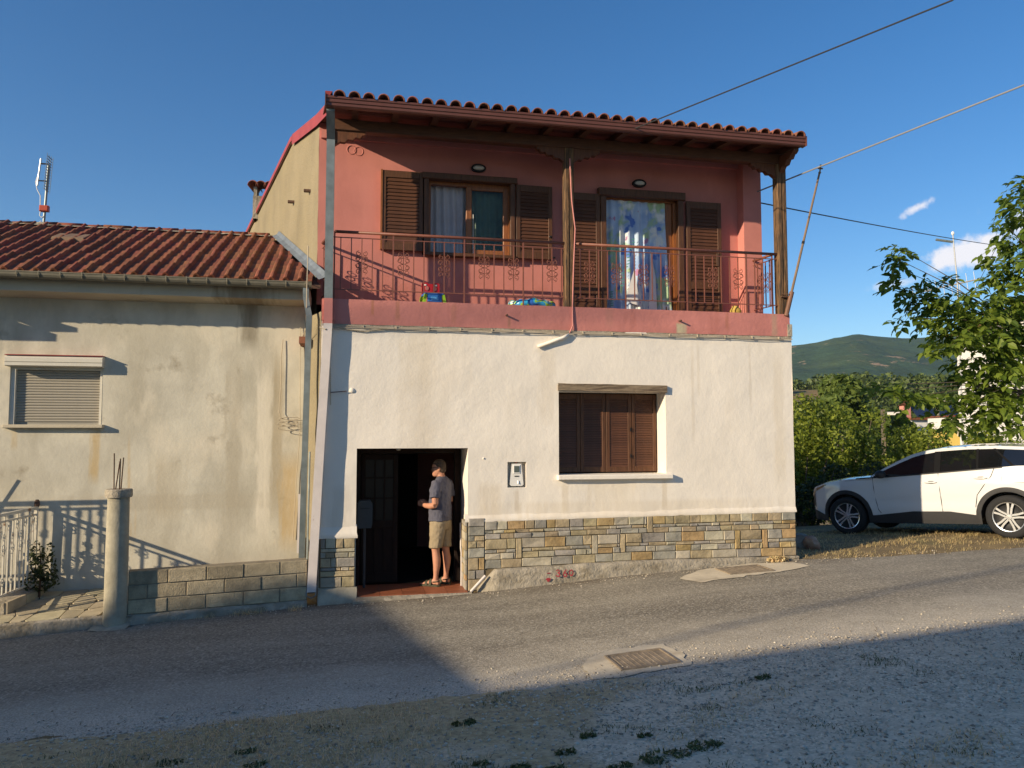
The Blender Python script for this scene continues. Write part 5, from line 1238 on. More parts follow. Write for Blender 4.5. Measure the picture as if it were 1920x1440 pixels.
# head, turned a little to his left (towards the lane)
HR = Matrix.Rotation(R(16), 4, 'Z'); HC = Vector((.030, 0, 1.585))
def hp(x, y, z): return HC + (HR @ Vector((x, y, z)))
def hring(x0, z, a, b, n=16): return [hp(x0 + a * math.cos(2*math.pi*k/n), b * math.sin(2*math.pi*k/n), z) for k in range(n)]
bd.rings([hring(.035, -.115, .035, .030), hring(.028, -.10, .060, .050), hring(.016, -.065, .080, .064), hring(.008, -.02, .092, .071), hring(.002, .03, .097, .075), hring(-.004, .075, .088, .069), hring(-.008, .105, .060, .050), hring(-.010, .122, .025, .022)])
bd.rings([[hp(.085 + dx, .010 * math.cos(t) * w, z + .010 * math.sin(t)) for t in [2*math.pi*k/8 for k in range(8)]] for dx, w, z in ((.0, 1.0, .012), (.020, 1.2, -.018), (.022, 1.6, -.030), (.004, 1.4, -.036))])
bd.tube([hp(.082, -.022, -.064), hp(.090, 0, -.062), hp(.082, .022, -.064)], .007, 6)
for sg in (1, -1):
    bd.ell(hp(-.012, sg * .074, -.008), (.020, .010, .032), 8, 6, HR.to_3x3()); bd.ell(hp(.078, sg * .030, .006), (.010, .016, .008), 8, 5)
body_o = remesh(bd.build('body', MT['skin'], MAN, smooth=True), .0065, 5)
hr = MB(); hr.rings([hring(-.034, -.060, .050, .052), hring(-.026, -.03, .072, .070), hring(-.012, .03, .088, .079), hring(-.004, .072, .095, .0745), hring(-.007, .106, .068, .056), hring(-.010, .128, .028, .024)])
hair_o = remesh(hr.build('hair', MT['hair'], MAN, smooth=True), .007, 3)
gl = MB()
for sg in (1, -1):
    gl.tube([hp(.100, sg * .012, .010), hp(.102, sg * .032, .022), hp(.096, sg * .055, .014), hp(.097, sg * .050, -.010), hp(.102, sg * .030, -.016), hp(.100, sg * .014, -.006)], .0025, 4, closed=True); gl.tube([hp(.096, sg * .056, .014), hp(.05, sg * .077, .014), hp(-.015, sg * .081, .008)], .0028, 4)
gl.tube([hp(.100, -.012, .010), hp(.103, 0, .013), hp(.100, .012, .010)], .0025, 4); gl.build('glasses', MT['lens'], MAN)
shd = MB()
shd.rings([ering((.008, .0, .875), .142, .188, p=2.3), ering((.006, 0, .95), .143, .186, p=2.3), ering((.012, 0, 1.06), .145, .182, p=2.3), ering((.008, 0, 1.16), .142, .186), ering((-.004, 0, 1.27), .134, .196), ering((-.014, 0, 1.36), .116, .200), ering((-.016, 0, 1.41), .094, .172), ering((-.014, 0, 1.447), .074, .115), ering((-.008, 0, 1.470), .064, .072), ering((-.006, 0, 1.478), .060, .064)])
for sg in (1, -1): shd.tube([(-.014, sg * .150, 1.395), (-.018, sg * .195, 1.345), (-.022, sg * .228, 1.27), (-.026, sg * .245, 1.195)], [.075, .076, .074, .073], 12)
shirt = remesh(shd.build('tshirt', MT['shirt'], MAN, smooth=True), .008, 4)
tx = bpy.data.textures.new('folds', 'CLOUDS'); tx.noise_scale = .075
dm = shirt.modifiers.new('d', 'DISPLACE'); dm.texture = tx; dm.strength = .028; dm.mid_level = .5
sh_ = MB(); sh_.rings([ering((.003, 0, .92), .125, .172), ering((.003, 0, .84), .132, .182), ering((.0, 0, .76), .120, .180)])
for sg, kx in ((1, .03), (-1, -.03)):
    sh_.rings([ering((kx * .1, sg * .088, .86), .118, .092), ering((kx * .3, sg * .092, .72), .108, .090), ering((kx * .7, sg * .096, .58), .094, .088), ering((kx * .9, sg * .098, .515), .089, .086)])
shorts = remesh(sh_.build('shorts', MT['shorts'], MAN, smooth=True), .008, 4)
dm = shorts.modifiers.new('d', 'DISPLACE'); dm.texture = tx; dm.strength = .022; dm.mid_level = .5
for sg, kx in ((1, .03), (-1, -.03)):
    so = MB(); out = [(-.075, -.03), (-.06, -.042), (.05, -.042), (.13, -.052), (.19, -.048), (.218, -.02), (.215, .02), (.19, .045), (.10, .045), (-.05, .038), (-.075, .02)]
    so.prism([(kx + a, sg * .106 + b * sg) for a, b in (out if sg > 0 else out[::-1])], 'z', 0, .022)
    sandal = so.build('sandal', MT['sandal'], MAN)
    for xa, h in ((.055, .078), (.115, .058)):
        stp = MB(); stp.rings([[(kx + xa + e, sg * .105 + (.052) * math.cos(t), .018 + h * math.sin(t)) for t in [math.pi * k / 8 for k in range(9)]] + [(kx + xa + e, sg * .105 + .047 * math.cos(t), .014 + (h - .004) * math.sin(t)) for t in [math.pi * (8 - k) / 8 for k in range(9)]] for e in (-.016, .016)])
        stp.build('strap', MT['sandal'], sandal)
    hs_ = MB(); hs_.tube([(kx + .02, sg * .145, .06), (kx - .05, sg * .14, .07), (kx - .068, sg * .10, .075), (kx - .05, sg * .06, .07), (kx + .02, sg * .06, .06)], .008, 5); hs_.build('strap', MT['sandal'], sandal)

# ------------------------------------------------------------------ small things on and around the house
def colmat(n, c, r=.5, **k): return mat(n, c, r, .04, 6., 0, 1, **k)
EM = framed('electric_meter', 2.57, .07, 1.42, 'white electricity meter in its niche beside the doorway', 'meter')
mb = MB(); mb.prism([(-.075, .0), (.075, .0), (.095, .02), (.065, .30), (-.065, .30), (-.095, .02)], 'y', -.055, .04); mb.build('case', MT['white'], EM)
MB().cbox(-.05, .05, -.062, -.054, .165, .285, .004).build('bezel', MT['white'], EM); MB().box(-.036, .036, -.066, -.060, .185, .270).build('display', colmat('lcd_grey', (.10, .12, .11), .2), EM)
MB().box(-.03, .03, -.060, -.054, .125, .138).build('label_plate', MT['black'], EM); MB().tube([(.02, -.055, .07), (.02, -.062, .03)], .012, 6).build('seal', MT['galv'], EM)
MB().ell((.0, -.02, .312), (.018, .015, .012), 8, 5).build('cable_gland', colmat('orange_plastic', (.5, .10, .03)), EM)
for s, z, lb in ((2.15, 6.02, 'oval bulkhead lamp above the balcony window'), (4.65, 5.96, 'oval bulkhead lamp above the balcony door')):
    B_ = framed('wall_lamp', s, .745, z, lb, 'lamp', 'bulkhead lamps on the pink wall')
    MB().prism([(.11 * math.cos(2*math.pi*k/20), .058 * math.sin(2*math.pi*k/20)) for k in range(20)], 'y', -.04, .0).build('base', MT['black'], B_)
    MB().tube([(.098 * math.cos(2*math.pi*k/20), -.045, .05 * math.sin(2*math.pi*k/20)) for k in range(20)], .014, 6, closed=True).build('ring', MT['black'], B_)
    MB().ell((0, -.045, 0), (.085, .04, .036), 14, 7).build('lens', colmat('frosted_glass', (.5, .48, .44), .3), B_, smooth=True)
# toy chair
TC = framed('toy_chair', 1.44, .28, 3.89, 'red and blue plastic toy chair on the balcony floor', 'toy', rz=R(8))
tr, tb, tg_ = colmat('toy_red', (.55, .02, .03)), colmat('toy_blue', (.03, .16, .50)), colmat('toy_green', (.30, .55, .03))
mb = MB(); mb.prism([(-.125, .17), (-.03, .17), (-.03, .20), (.03, .20), (.03, .17), (.125, .17), (.125, .315), (.11, .335), (.05, .335), (.035, .32), (-.035, .32), (-.05, .335), (-.11, .335), (-.125, .315)], 'y', .10, .125); bk = mb.build('backrest', tr, TC)
for s in (-.075, .075): MB().ell((s, .10, .30), (.018, .006, .014), 8, 5).build('stud', MT['white'], bk)
for s in (-.06, .06): MB().box(s - .03, s + .03, .092, .10, .178, .205).build('patch', tb, bk)
for s in (-.055, .055): MB().prism([(s + .025 * math.cos(t), .255 + .032 * math.sin(t)) for t in [2*math.pi*k/12 for k in range(12)]], 'y', .094, .0995).build('cutout', MT['pink'], bk)
MB().cbox(-.13, .13, -.13, .12, .13, .16, .01).build('seat', tb, TC); MB().cbox(-.10, .10, -.128, -.118, .03, .13, .005).build('apron', tb, TC); MB().box(-.05, .05, -.134, -.128, .055, .10).build('panel', colmat('toy_light_blue', (.10, .38, .75)), TC)
for a in (-1, 1):
    for b in (-1, 1): m = MB(); m.hexa([(a * .15 - .02, b * .12 - .015, 0), (a * .15 + .02, b * .12 - .015, 0), (a * .15 + .02, b * .12 + .015, 0), (a * .15 - .02, b * .12 + .015, 0), (a * .12 - .02, b * .11 - .015, .14), (a * .12 + .02, b * .11 - .015, .14), (a * .12 + .02, b * .11 + .015, .14), (a * .12 - .02, b * .11 + .015, .14)]); m.build('leg', tg_, TC)
# deflated swim ring
m_, nt_, b_ = newmat('swim_ring_print'); N2, K2 = nt_.nodes, nt_.links; t2 = N2.new('ShaderNodeTexCoord'); v2 = N2.new('ShaderNodeTexNoise'); v2.inputs['Scale'].default_value = 7; v2.inputs['Detail'].default_value = 1; K2.new(t2.outputs['Object'], v2.inputs['Vector'])
r2 = N2.new('ShaderNodeValToRGB'); r2.color_ramp.interpolation = 'CONSTANT'; e = r2.color_ramp.elements; e[0].color = (.02, .10, .38, 1); e[1].position = .42; e[1].color = (.03, .30, .55, 1)
for p_, c_ in ((.52, (.30, .50, .05, 1)), (.60, (.05, .38, .60, 1)), (.66, (.60, .66, .62, 1))): q = e.new(p_); q.color = c_
K2.new(v2.outputs[0], r2.inputs[0]); K2.new(r2.outputs[0], b_.inputs['Base Color']); b_.inputs['Roughness'].default_value = .3; MT['swim'] = m_
SR = framed('swim_ring', 2.85, .30, 3.935, 'half-deflated blue and green swim ring on the balcony floor', 'swim ring')
mb = MB(); mb.tube([(.29 * math.cos(a) , .16 * math.sin(a), .012 * math.sin(a * 3) + .01) for a in [2*math.pi*k/36 for k in range(36)]], [.058 + .012 * math.sin(k * 1.7) for k in range(36)], 10, closed=True); o = mb.build('tube', MT['swim'], SR, smooth=True)
MB().tube([(-.18, -.02, .01), (-.16, -.03, .07)], .01, 6).build('valve', MT['white'], SR)
VS = framed('vase', 6.02, .34, 3.89, 'small yellow woven pot on the balcony near the right rail', 'pot')
mb = MB(); mb.lathe([(.065, 0), (.085, .03), (.088, .08), (.065, .12), (.045, .14), (.05, .155), (.04, .15), (.0, .13)], n=18); mb.build('bowl', mat('straw_yellow', (.46, .33, .08), .8, .3, 40., .6, 60., stretch=(1, 1, 4)), VS, smooth=True)
mb = MB()
for k in range(4): mb.tube([(.0865 * math.cos(2*math.pi*i/18), .0865 * math.sin(2*math.pi*i/18), .03 + k * .018) for i in range(18)], .004, 4, closed=True)
mb.build('woven_band', bpy.data.materials['straw_yellow'], VS)
# flagpole strapped to the corner post
FP = framed('flagpole', 6.635, -.03, 3.86, 'bare leaning flagpole with cross finial strapped to the corner post', 'flagpole')
MB().tube([(0, 0, 0), (.095, -.01, .36)], .034, 10).build('socket', mat('red_brown_iron', (.17, .085, .055), .6, .2, 9., .1, 30.), FP)
MB().tube([(.05, -.005, .2), (.585, -.03, 2.17)], [.020, .015], 8).build('pole', MT['pole'], FP)
mb = MB(); mb.ell((.592, -.031, 2.19), (.022, .022, .02), 8, 5); mb.hexa([(.586, -.036, 2.20), (.604, -.036, 2.20), (.604, -.026, 2.20), (.586, -.026, 2.20), (.600, -.036, 2.315), (.626, -.036, 2.315), (.626, -.026, 2.315), (.600, -.026, 2.315)]); mb.box(.562, .645, -.036, -.026, 2.245, 2.268); mb.build('cross_finial', MT['pole'], FP)
MB().tube([(.292, -.015, 1.09), (.302, -.016, 1.13)], .022, 8).build('tape_band', MT['black'], FP)
mb = MB(); mb.box(-.06, .06, .0, .05, .28, .30); mb.tube([(-.05, .03, .33), (.03, -.035, .32), (.10, .03, .33)], .007, 4); mb.build('strap', MT['rust'], FP)
# curtains
def curtain(name, label, s0, s1, z0, z1, d, m, fold=.11, amp=.030, flare=0., seed=0):
    o = framed(name, s0, d, z0, label, 'curtain'); w, h = s1 - s0, z1 - z0; mb = MB()
    def f(x, z):
        k = 1 - z / h; ph = nse(x * 3 + seed, k * .6) * 2.2
        return (x + flare * k * k * x / w + .012 * nse(x * 4, k * 2, seed), amp * (.55 + .6 * k) * math.sin(x / fold * 2 * math.pi + ph) + .02 * nse(x * 2, k * 3, 4. + seed), z + (.02 * nse(x * 3, 1, seed) if z < .02 else 0))
    mb.grid(lines(0, w, .012), lines(0, h, .09), f); mb.build('cloth', m, o, smooth=True)
    MB().tube([(-.03, 0, h + .012), (w + .03, 0, h + .012)], .010, 6).build('rod', MT['white'], o); return o
MT['greycurt'] = mat('grey_curtain', (.42, .41, .44), .9, .15, 3., 0, 1)
curtain('curtain', 'grey curtain in the open left half of the balcony window', 1.47, 2.03, 4.74, 5.78, .93, MT['greycurt'], .12, .03, 0, 3)
curtain('curtain', 'grey-green curtain behind the closed pane of the balcony window', 2.06, 2.60, 4.76, 5.78, .94, mat('grey_green_curtain', (.30, .33, .27), .9, .2, 3., 0, 1), .13, .03, 0, 8)
def printmat():
    m, nt, b = newmat('blue_print_curtain'); N, K = nt.nodes, nt.links; tc = N.new('ShaderNodeTexCoord')
    def nz(sc, off, det=3):
        mp = N.new('ShaderNodeMapping'); K.new(tc.outputs['Object'], mp.inputs[0]); mp.inputs['Location'].default_value = (off, 0, off * .7); n = N.new('ShaderNodeTexNoise'); K.new(mp.outputs[0], n.inputs['Vector']); n.inputs['Scale'].default_value = sc; n.inputs['Detail'].default_value = det; return n.outputs[0]
    def layer(c, f, lo, hi, colr):
        r = N.new('ShaderNodeMapRange'); K.new(f, r.inputs[0]); r.inputs[1].default_value = lo; r.inputs[2].default_value = hi; x = N.new('ShaderNodeMix'); x.data_type = 'RGBA'; K.new(r.outputs[0], x.inputs[0])
        if hasattr(c, 'is_linked'): K.new(c, x.inputs[6])
        else: x.inputs[6].default_value = c
        x.inputs[7].default_value = colr; return x.outputs[2]
    c = layer((.26, .38, .62, 1), nz(2.2, 0), .40, .62, (.46, .58, .72, 1)); c = layer(c, nz(2.8, 5), .54, .60, (.36, .50, .30, 1)); c = layer(c, nz(3.2, 9), .52, .60, (.70, .72, .70, 1)); c = layer(c, nz(5., 14), .64, .68, (.40, .20, .34, 1)); c = layer(c, nz(4., 21), .62, .66, (.10, .20, .52, 1))
    K.new(c, b.inputs['Base Color']); b.inputs['Roughness'].default_value = .9; return m
MT['printc'] = printmat()
DC = curtain('curtain', 'blue printed curtain with white sails hanging in the balcony doorway', 4.13, 5.10, 3.93, 5.70, .80, MT['printc'], .14, .028, .10, 5)
wsail = mat('white_print', (.70, .68, .66), .9, .05, 9., 0, 1); tstr = mat('teal_print', (.10, .34, .28), .9, .05, 9., 0, 1)
mb = MB(); mb.add([(.28, -.055, .20), (.52, -.058, .14), (.44, -.058, .72)], [(0, 1, 2)]); mb.add([(.66, -.06, .02), (.80, -.06, .02), (.78, -.058, .60), (.70, -.056, 1.02)], [(0, 1, 2, 3)]); mb.build('sail_print', wsail, DC)
mb = MB()
for k in range(16): t = k / 15; xx = .40 - .20 * t + .02 * math.sin(k); zz = 1.15 - .72 * t; mb.add([(xx, -.056, zz), (xx + .05, -.056, zz + .012), (xx + .05, -.056, zz + .026), (xx, -.056, zz + .014)], [(0, 1, 2, 3)])
for k in range(7): zz = .12 + k * .035; mb.add([(.05, -.05, zz), (.10, -.05, zz + .008), (.10, -.05, zz + .022), (.05, -.05, zz + .014)], [(0, 1, 2, 3)])
mb.build('stripe_print', tstr, DC)
# dim post-box just inside the doorway
PB = framed('letter_box', .56, .42, .06, 'dim grey letter box on a thin post inside the dark doorway', 'letter box')
grey = mat('dark_grey_steel', (.035, .04, .045), .5, .1, 8., 0, 1)
MB().tube([(0, 0, 0), (0, 0, .84)], .018, 8).build('post', grey, PB); mb = MB(); mb.prism([(-.085, .80), (.085, .80), (.10, .86), (.10, 1.12), (.07, 1.17), (-.07, 1.17), (-.10, 1.12), (-.10, .86)], 'y', -.07, .07); mb.build('box', grey, PB); MB().box(-.06, .06, -.074, -.07, 1.06, 1.075).build('slot', MT['black'], PB)

# ------------------------------------------------------------------ overhead cables
def cable(name, label, pts, r, m, group=None, sag=.0):
    p0 = Vector(pts[0]); o = empty(name, p0, 0, label, 'cable', group); out = []
    for a, b in zip(pts, pts[1:]):
        a, b = Vector(a), Vector(b)
        for k in range(24):
            t = k / 24; q = a.lerp(b, t); q.z -= sag * 4 * t * (1 - t); out.append(q - p0)
    out.append(Vector(pts[-1]) - p0); mb = MB(); mb.tube(out, r, 6); mb.build('wire', m, o); return o
def LW(s, d, z): x, y = L2W(s, d); return (x, y, z)
cable('overhead_cable', 'thin black cable rising from the eaves to the top edge', [LW(4.08, -.36, 6.315), (4.26, 7.2, 6.32), (6.2, 4.4, 7.3)], .0085, MT['cable'], 'overhead cables', .0)
cable('overhead_cable', 'pale thick cable from the corner post to the right edge', [LW(6.52, .60, 5.90), (6.15, 9.0, 6.31), (8.2, 6.8, 6.9)], .011, mat('grey_sheathed_cable', (.22, .22, .23), .6, .05, 5., 0, 1), 'overhead cables', .0)
cable('overhead_cable', 'dark cable descending behind the flagpole towards the rooftop aerial', [LW(6.60, 1.4, 6.07), (19.18, 30, 9.51), (30, 52, 9.0)], .012, MT['cable'], 'overhead cables', .05)
def back(p, t): q = Vector(p) - Vector((SUN_A * CT - ST, SUN_A * ST + CT, -SUN_C)) * t; return (q.x, q.y, q.z)
cable('overhead_cable', 'cable bundle strung behind the viewer, its shadow crosses the road', [back((-.4, 6.48, .1), 10), back((4.13, 8.9, .3), 10), back((9, 11.4, .4), 10)], .036, MT['cable'])
cable('overhead_cable', 'cable bundle strung behind the viewer, its shadow lies on the balcony slab', [back(LW(-.5, 0, 3.52), 12), back(LW(.8, 0, 3.63), 12), back(LW(2.9, 0, 3.80), 12), back(LW(4.5, 0, 3.9), 12)], .04, MT['cable'])

# ------------------------------------------------------------------ drain covers, cement apron, stones
def patch(mb, poly, dz, n=6):
    """flat sheet over the ground in house-front coordinates, fan with rings"""
    cx_ = sum(p[0] for p in poly) / len(poly); cy_ = sum(p[1] for p in poly) / len(poly); vs = []; m = len(poly)
    for k in range(n + 1):
        t = k / n
        for p in poly: s = cx_ + (p[0]-cx_) * t; d = cy_ + (p[1]-cy_) * t; vs.append((s, d, gz(*L2W(s, d)) + dz))
    mb.add(vs, [(k*m+i, k*m+(i+1) % m, (k+1)*m+(i+1) % m, (k+1)*m+i) for k in range(n) for i in range(m)])
def wig(poly, amp, step=.06):
    out = []
    for a, b in zip(poly, poly[1:] + poly[:1]):
        l = math.hypot(b[0]-a[0], b[1]-a[1]); n = max(1, int(l / step))
        for k in range(n):
            t = k / n; s = a[0] + (b[0]-a[0]) * t; d = a[1] + (b[1]-a[1]) * t; out.append((s + amp * nse(s * 7, d * 7, 1), d + amp * nse(s * 7, d * 7, 5)))
    return out
MT['apron'] = mat('pale_cement', (.52, .455, .345), .95, .14, 4., .4, 40., stains=(((.30, .25, .18), 3., .55, .8, (1, 1, 1), 3.),))
MT['iron'] = mat('cast_iron_cover', (.24, .195, .145), .75, .3, 14., .4, 60., metal=.2)
AP = MB(); patch(AP, wig([(4.62, -.62), (4.75, -1.02), (5.4, -.90), (6.1, -.78), (6.55, -.62), (6.5, -.30), (5.9, -.13), (5.2, -.20)], .05), .016)
tag(AP.build('pavement', MT['apron'], loc=(OX, OY, 0), rot=(0, 0, TH)), kind='structure')
def grate(name, label, s0, s1, d0, d1, m, surround=None):
    cs_, cd_ = (s0 + s1) / 2, (d0 + d1) / 2; x, y = L2W(cs_, cd_); o = framed(name, cs_, cd_, gz(x, y), label, 'drain cover', 'drain covers in the road')
    sl = (gz(*L2W(cs_ + .3, cd_)) - gz(*L2W(cs_ - .3, cd_))) / .6; sd_ = (gz(*L2W(cs_, cd_ + .3)) - gz(*L2W(cs_, cd_ - .3))) / .6
    hx, hy = (s1 - s0) / 2, (d1 - d0) / 2
    def slab_(x0, x1, y0, y1, z0, z1, nm, mm):
        b = MB(); b.box(x0, x1, y0, y1, z0, z1); q = b.build(nm, mm, o)
        for v in q.data.vertices: v.co.z += sl * v.co.x + sd_ * v.co.y
    slab_(-hx, hx, -hy, hy, -.05, .022, 'plate', m)
    for k in range(9): xx = -hx + .03 + k * (2 * hx - .06) / 9; slab_(xx, xx + .012, -hy + .03, hy - .03, .021, .025, 'rib', m)
    for (a, b, c_, e_) in ((-hx - .02, hx + .02, -hy - .02, -hy), (-hx - .02, hx + .02, hy, hy + .02), (-hx - .02, -hx, -hy, hy), (hx, hx + .02, -hy, hy)): slab_(a, b, c_, e_, -.05, .032, 'rim', m)
    return o
grate('drain_cover', 'rusty iron drain cover in the pale cement apron by the house', 5.32, 5.92, -.72, -.32, MT['iron'])
grate('drain_cover', 'rusty iron drain cover at the gravel edge of the road', 2.66, 3.16, -3.88, -3.46, MT['iron'])
AP = MB(); patch(AP, wig([(2.35, -4.0), (2.6, -4.05), (3.25, -3.98), (3.30, -3.7), (3.26, -3.30), (2.9, -3.26), (2.62, -3.34), (2.42, -3.5)], .06), .018)
tag(AP.build('pavement', MT['apron'], loc=(OX, OY, 0), rot=(0, 0, TH)), kind='structure')
def rock(name, label, loc, r, m, seed):
    b = bmesh.new(); bmesh.ops.create_icosphere(b, subdivisions=3, radius=1)
    for v in b.verts: k = 1 + .35 * mnoise.noise(v.co * 1.3 + Vector((seed, 0, 0))) + .12 * mnoise.noise(v.co * 4); v.co = Vector((v.co.x * r[0] * k, v.co.y * r[1] * k, v.co.z * r[2] * k))
    me = bpy.data.meshes.new(name); b.to_mesh(me); b.free(); o = obj(name, me, m, None, loc, (0, 0, seed)); shade_auto(o, 35); return tag(o, label, 'rock')
rock('rock', 'reddish boulder on the dry grass by the house corner', (4.70, 12.2, gz(4.70, 12.2) + .08), (.14, .10, .13), mat('red_rock', (.30, .16, .11), .9, .3, 9., .6, 20., stains=(((.42, .30, .22), 5., .5, .7, (1, 1, 1), 3.),)), 2.)
rock('rock', 'grey stone slab in the shade behind the reddish boulder', (4.62, 12.55, gz(4.62, 12.55) + .05), (.32, .16, .16), mat('grey_rock', (.20, .19, .17), .9, .3, 7., .6, 20.), 5.)
# ------------------------------------------------------------------ houses behind the photographer: their roofs shade the street
def shade_house(name, label, d0, d1, prof, m, rm):
    """prof: skyline of the street-side eave as (s, z) on the plane d0, left to right"""
    r_ = framed(name, 0, 0, 0, label, 'house'); mb = MB(); n = len(prof)
    vs = [(s, d0, -1.0) for s, z in prof] + [(s, d0, z - .12) for s, z in prof] + [(s, d1, -1.0) for s, z in prof] + [(s, d1, z - .12) for s, z in prof]
    fs = []
    for i in range(n - 1): fs += [(i, i+1, n+i+1, n+i), (2*n+i+1, 2*n+i, 3*n+i, 3*n+i+1)]
    fs += [(0, n, 3*n, 2*n), (n-1, 3*n-1, 4*n-1, 2*n-1)]
    mb.add(vs, fs); mb.build('wall', m, r_)
    mb = MB(); vs = [(s, d0 + .0, z) for s, z in prof] + [(s, d1, z) for s, z in prof]; mb.add(vs, [(i, i+1, n+i+1, n+i) for i in range(n-1)]); mb.add([(p[0], p[1], p[2] - .11) for p in vs], [(i, n+i, n+i+1, i+1) for i in range(n-1)])
    mb.add([(s, d0, z) for s, z in prof] + [(s, d0, z - .11) for s, z in prof], [(i, i+1, n+i+1, n+i) for i in range(n-1)]); mb.build('roof', rm, r_); return r_
MT['shadehouse'] = mat('cream_house_wall', (.74, .68, .58), .9, .1, 1., .2, 20.)  # pale tone set to bounce light back onto the shaded gravel
def caster(prof0, d):  # skyline wanted on the plane of the house front -> skyline at depth d
    return [(s + SUN_A * d, z - SUN_C * d) for s, z in prof0]
c1 = shade_house('house', 'gabled house on the left behind the viewer, outside the picture', -8.0, -13.5, caster([(-9, -.62), (-2.6, -.52), (-1.2, -.33), (-.02, .25), (2.05, -.47), (10.4, -3.33)], -8.0), MT['shadehouse'], MT['tile'])
c2 = shade_house('house', 'long low-roofed house behind the viewer, outside the picture', -14.0, -20.0, caster([(9.0, -3.34), (10.8, -3.24), (15.4, -2.92), (24, -2.5), (25, -2.5)], -14.0), MT['shadehouse'], MT['tile'])
# ------------------------------------------------------------------ vegetation close by
MT['lf_walnut'] = leafmat('walnut_leaf', (.11, .17, .024), .45, trans=.45)
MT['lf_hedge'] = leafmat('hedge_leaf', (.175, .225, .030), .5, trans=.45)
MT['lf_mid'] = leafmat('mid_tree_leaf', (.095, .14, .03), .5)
MT['lf_far'] = leafmat('far_wood_leaf', (.078, .112, .03), .45, trans=.25)
MT['bark'] = mat('grey_bark', (.14, .115, .085), .95, .3, 8., .9, 18., stretch=(1, 1, .3), bdist=.02)
MT['straw'] = leafmat('dry_grass_blade', (.50, .40, .19), .35, trans=.3)
MT['strawd'] = leafmat('dull_dry_grass_blade', (.56, .45, .24), .35, trans=.3)
MT['weed'] = leafmat('weed_leaf', (.085, .11, .04), .5, trans=.25)
# walnut tree right of the car: its limbs reach over it
TR = (11.3, 14.9); tz = gz(*TR)
WT = empty('walnut_tree', (TR[0], TR[1], tz), 0, 'walnut tree with broad leaves overhanging the parked car at right', 'tree')
CL = [(9.41, 13.82, 6.33, .43), (9.23, 14.04, 5.9, .29), (9.38, 14.13, 5.42, .44), (9.73, 14.4, 4.87, .6), (7.01, 14.03, 5.39, .16), (7.20, 14.0, 5.50, .10), (7.12, 14.0, 5.15, .10), (7.25, 13.9, 4.75, .24), (7.6, 14.1, 4.60, .28), (7.66, 13.87, 4.91, .13), (8.06, 14.32, 4.33, .38), (6.95, 13.4, 4.15, .18), (7.95, 13.54, 4.32, .42), (8.4, 13.5, 4.5, .42), (8.84, 13.68, 4.15, .52), (8.33, 13.73, 3.77, .52), (7.7, 13.4, 3.75, .32), (7.45, 13.3, 3.6, .15), (8.5, 13.4, 3.38, .5), (9.52, 14.35, 3.85, .55), (9.39, 14.08, 3.03, .63), (8.45, 13.5, 2.85, .38), (8.55, 14.13, 3.23, .35), (8.7, 13.5, 2.52, .34), (8.52, 13.81, 2.34, .17), (8.9, 13.5, 2.24, .25), (6.35, 13.0, 2.95, .10), (6.65, 13.1, 2.87, .14), (6.9, 13.2, 2.76, .14), (7.15, 13.2, 2.80, .11), (7.6, 13.5, 2.66, .19), (7.95, 13.6, 2.62, .23), (7.4, 13.2, 2.40, .13), (8.0, 13.7, 2.34, .16), (8.44, 13.67, 2.62, .27), (10.7, 14.92, 5.92, .93), (10.17, 14.07, 4.21, .98), (10.96, 15.39, 3.11, .96), (11.61, 14.94, 4.86, 1.24), (10.91, 15.44, 7.0, .64), (11.85, 15.31, 6.34, .96)]
mb = MB(); hub = Vector((0, 0, 1.7)); mb.tube([(0, 0, -.3), (.02, .03, .6), (-.05, 0, 1.2), tuple(hub), (-.1, 0, 2.6), (-.15, .1, 4.2), (-.2, .2, 5.4)], [.24, .19, .17, .16, .12, .08, .03], 10); mb.build('trunk', MT['bark'], WT, smooth=True)
c0 = Vector((TR[0], TR[1], tz)); hubs = {'a': Vector((9.6, 14.3, 4.0)) - c0, 'b': Vector((9.7, 14.3, 2.9)) - c0, 'c': Vector((10.3, 14.6, 5.0)) - c0}
for k, st in (('a', Vector((-.03, 0, 1.9))), ('b', Vector((-.03, 0, 1.4))), ('c', Vector((-.08, 0, 2.5)))):
    h = hubs[k]; MB().tube([st, st.lerp(h, .5) + Vector((0, 0, .15)), h], [.11, .08, .055], 8).build('limb', MT['bark'], WT, smooth=True)
tw = MB()
for (x, y, z, r) in CL:
    p = Vector((x, y, z)) - c0; h = min(hubs.values(), key=lambda q: (q - p).length + (0 if q.z < p.z + .6 else .6)); mid = h.lerp(p, .55) + Vector((0, 0, .10))
    tw.tube([h, mid, p], [.014, .010, .004], 5)
tag(tw.build('twigs', MT['bark'], WT), kind='stuff')
def leaflet(m, base, dr, nm, ln, wd):
    """pointed oval of 6 faces, folded a little along its midrib"""
    sd_ = dr.cross(nm).normalized(); o = base
    P = [o, o + dr * ln * .3 + sd_ * wd * .48 + nm * wd * .12, o + dr * ln * .65 + sd_ * wd * .42 + nm * wd * .10, o + dr * ln - nm * ln * .12, o + dr * ln * .65 - sd_ * wd * .42 + nm * wd * .10, o + dr * ln * .3 - sd_ * wd * .48 + nm * wd * .12, o + dr * ln * .33, o + dr * ln * .66 - nm * ln * .03]
    m.add(P, [(0, 1, 6), (6, 1, 2, 7), (7, 2, 3), (0, 6, 5), (6, 7, 4, 5), (7, 3, 4)])
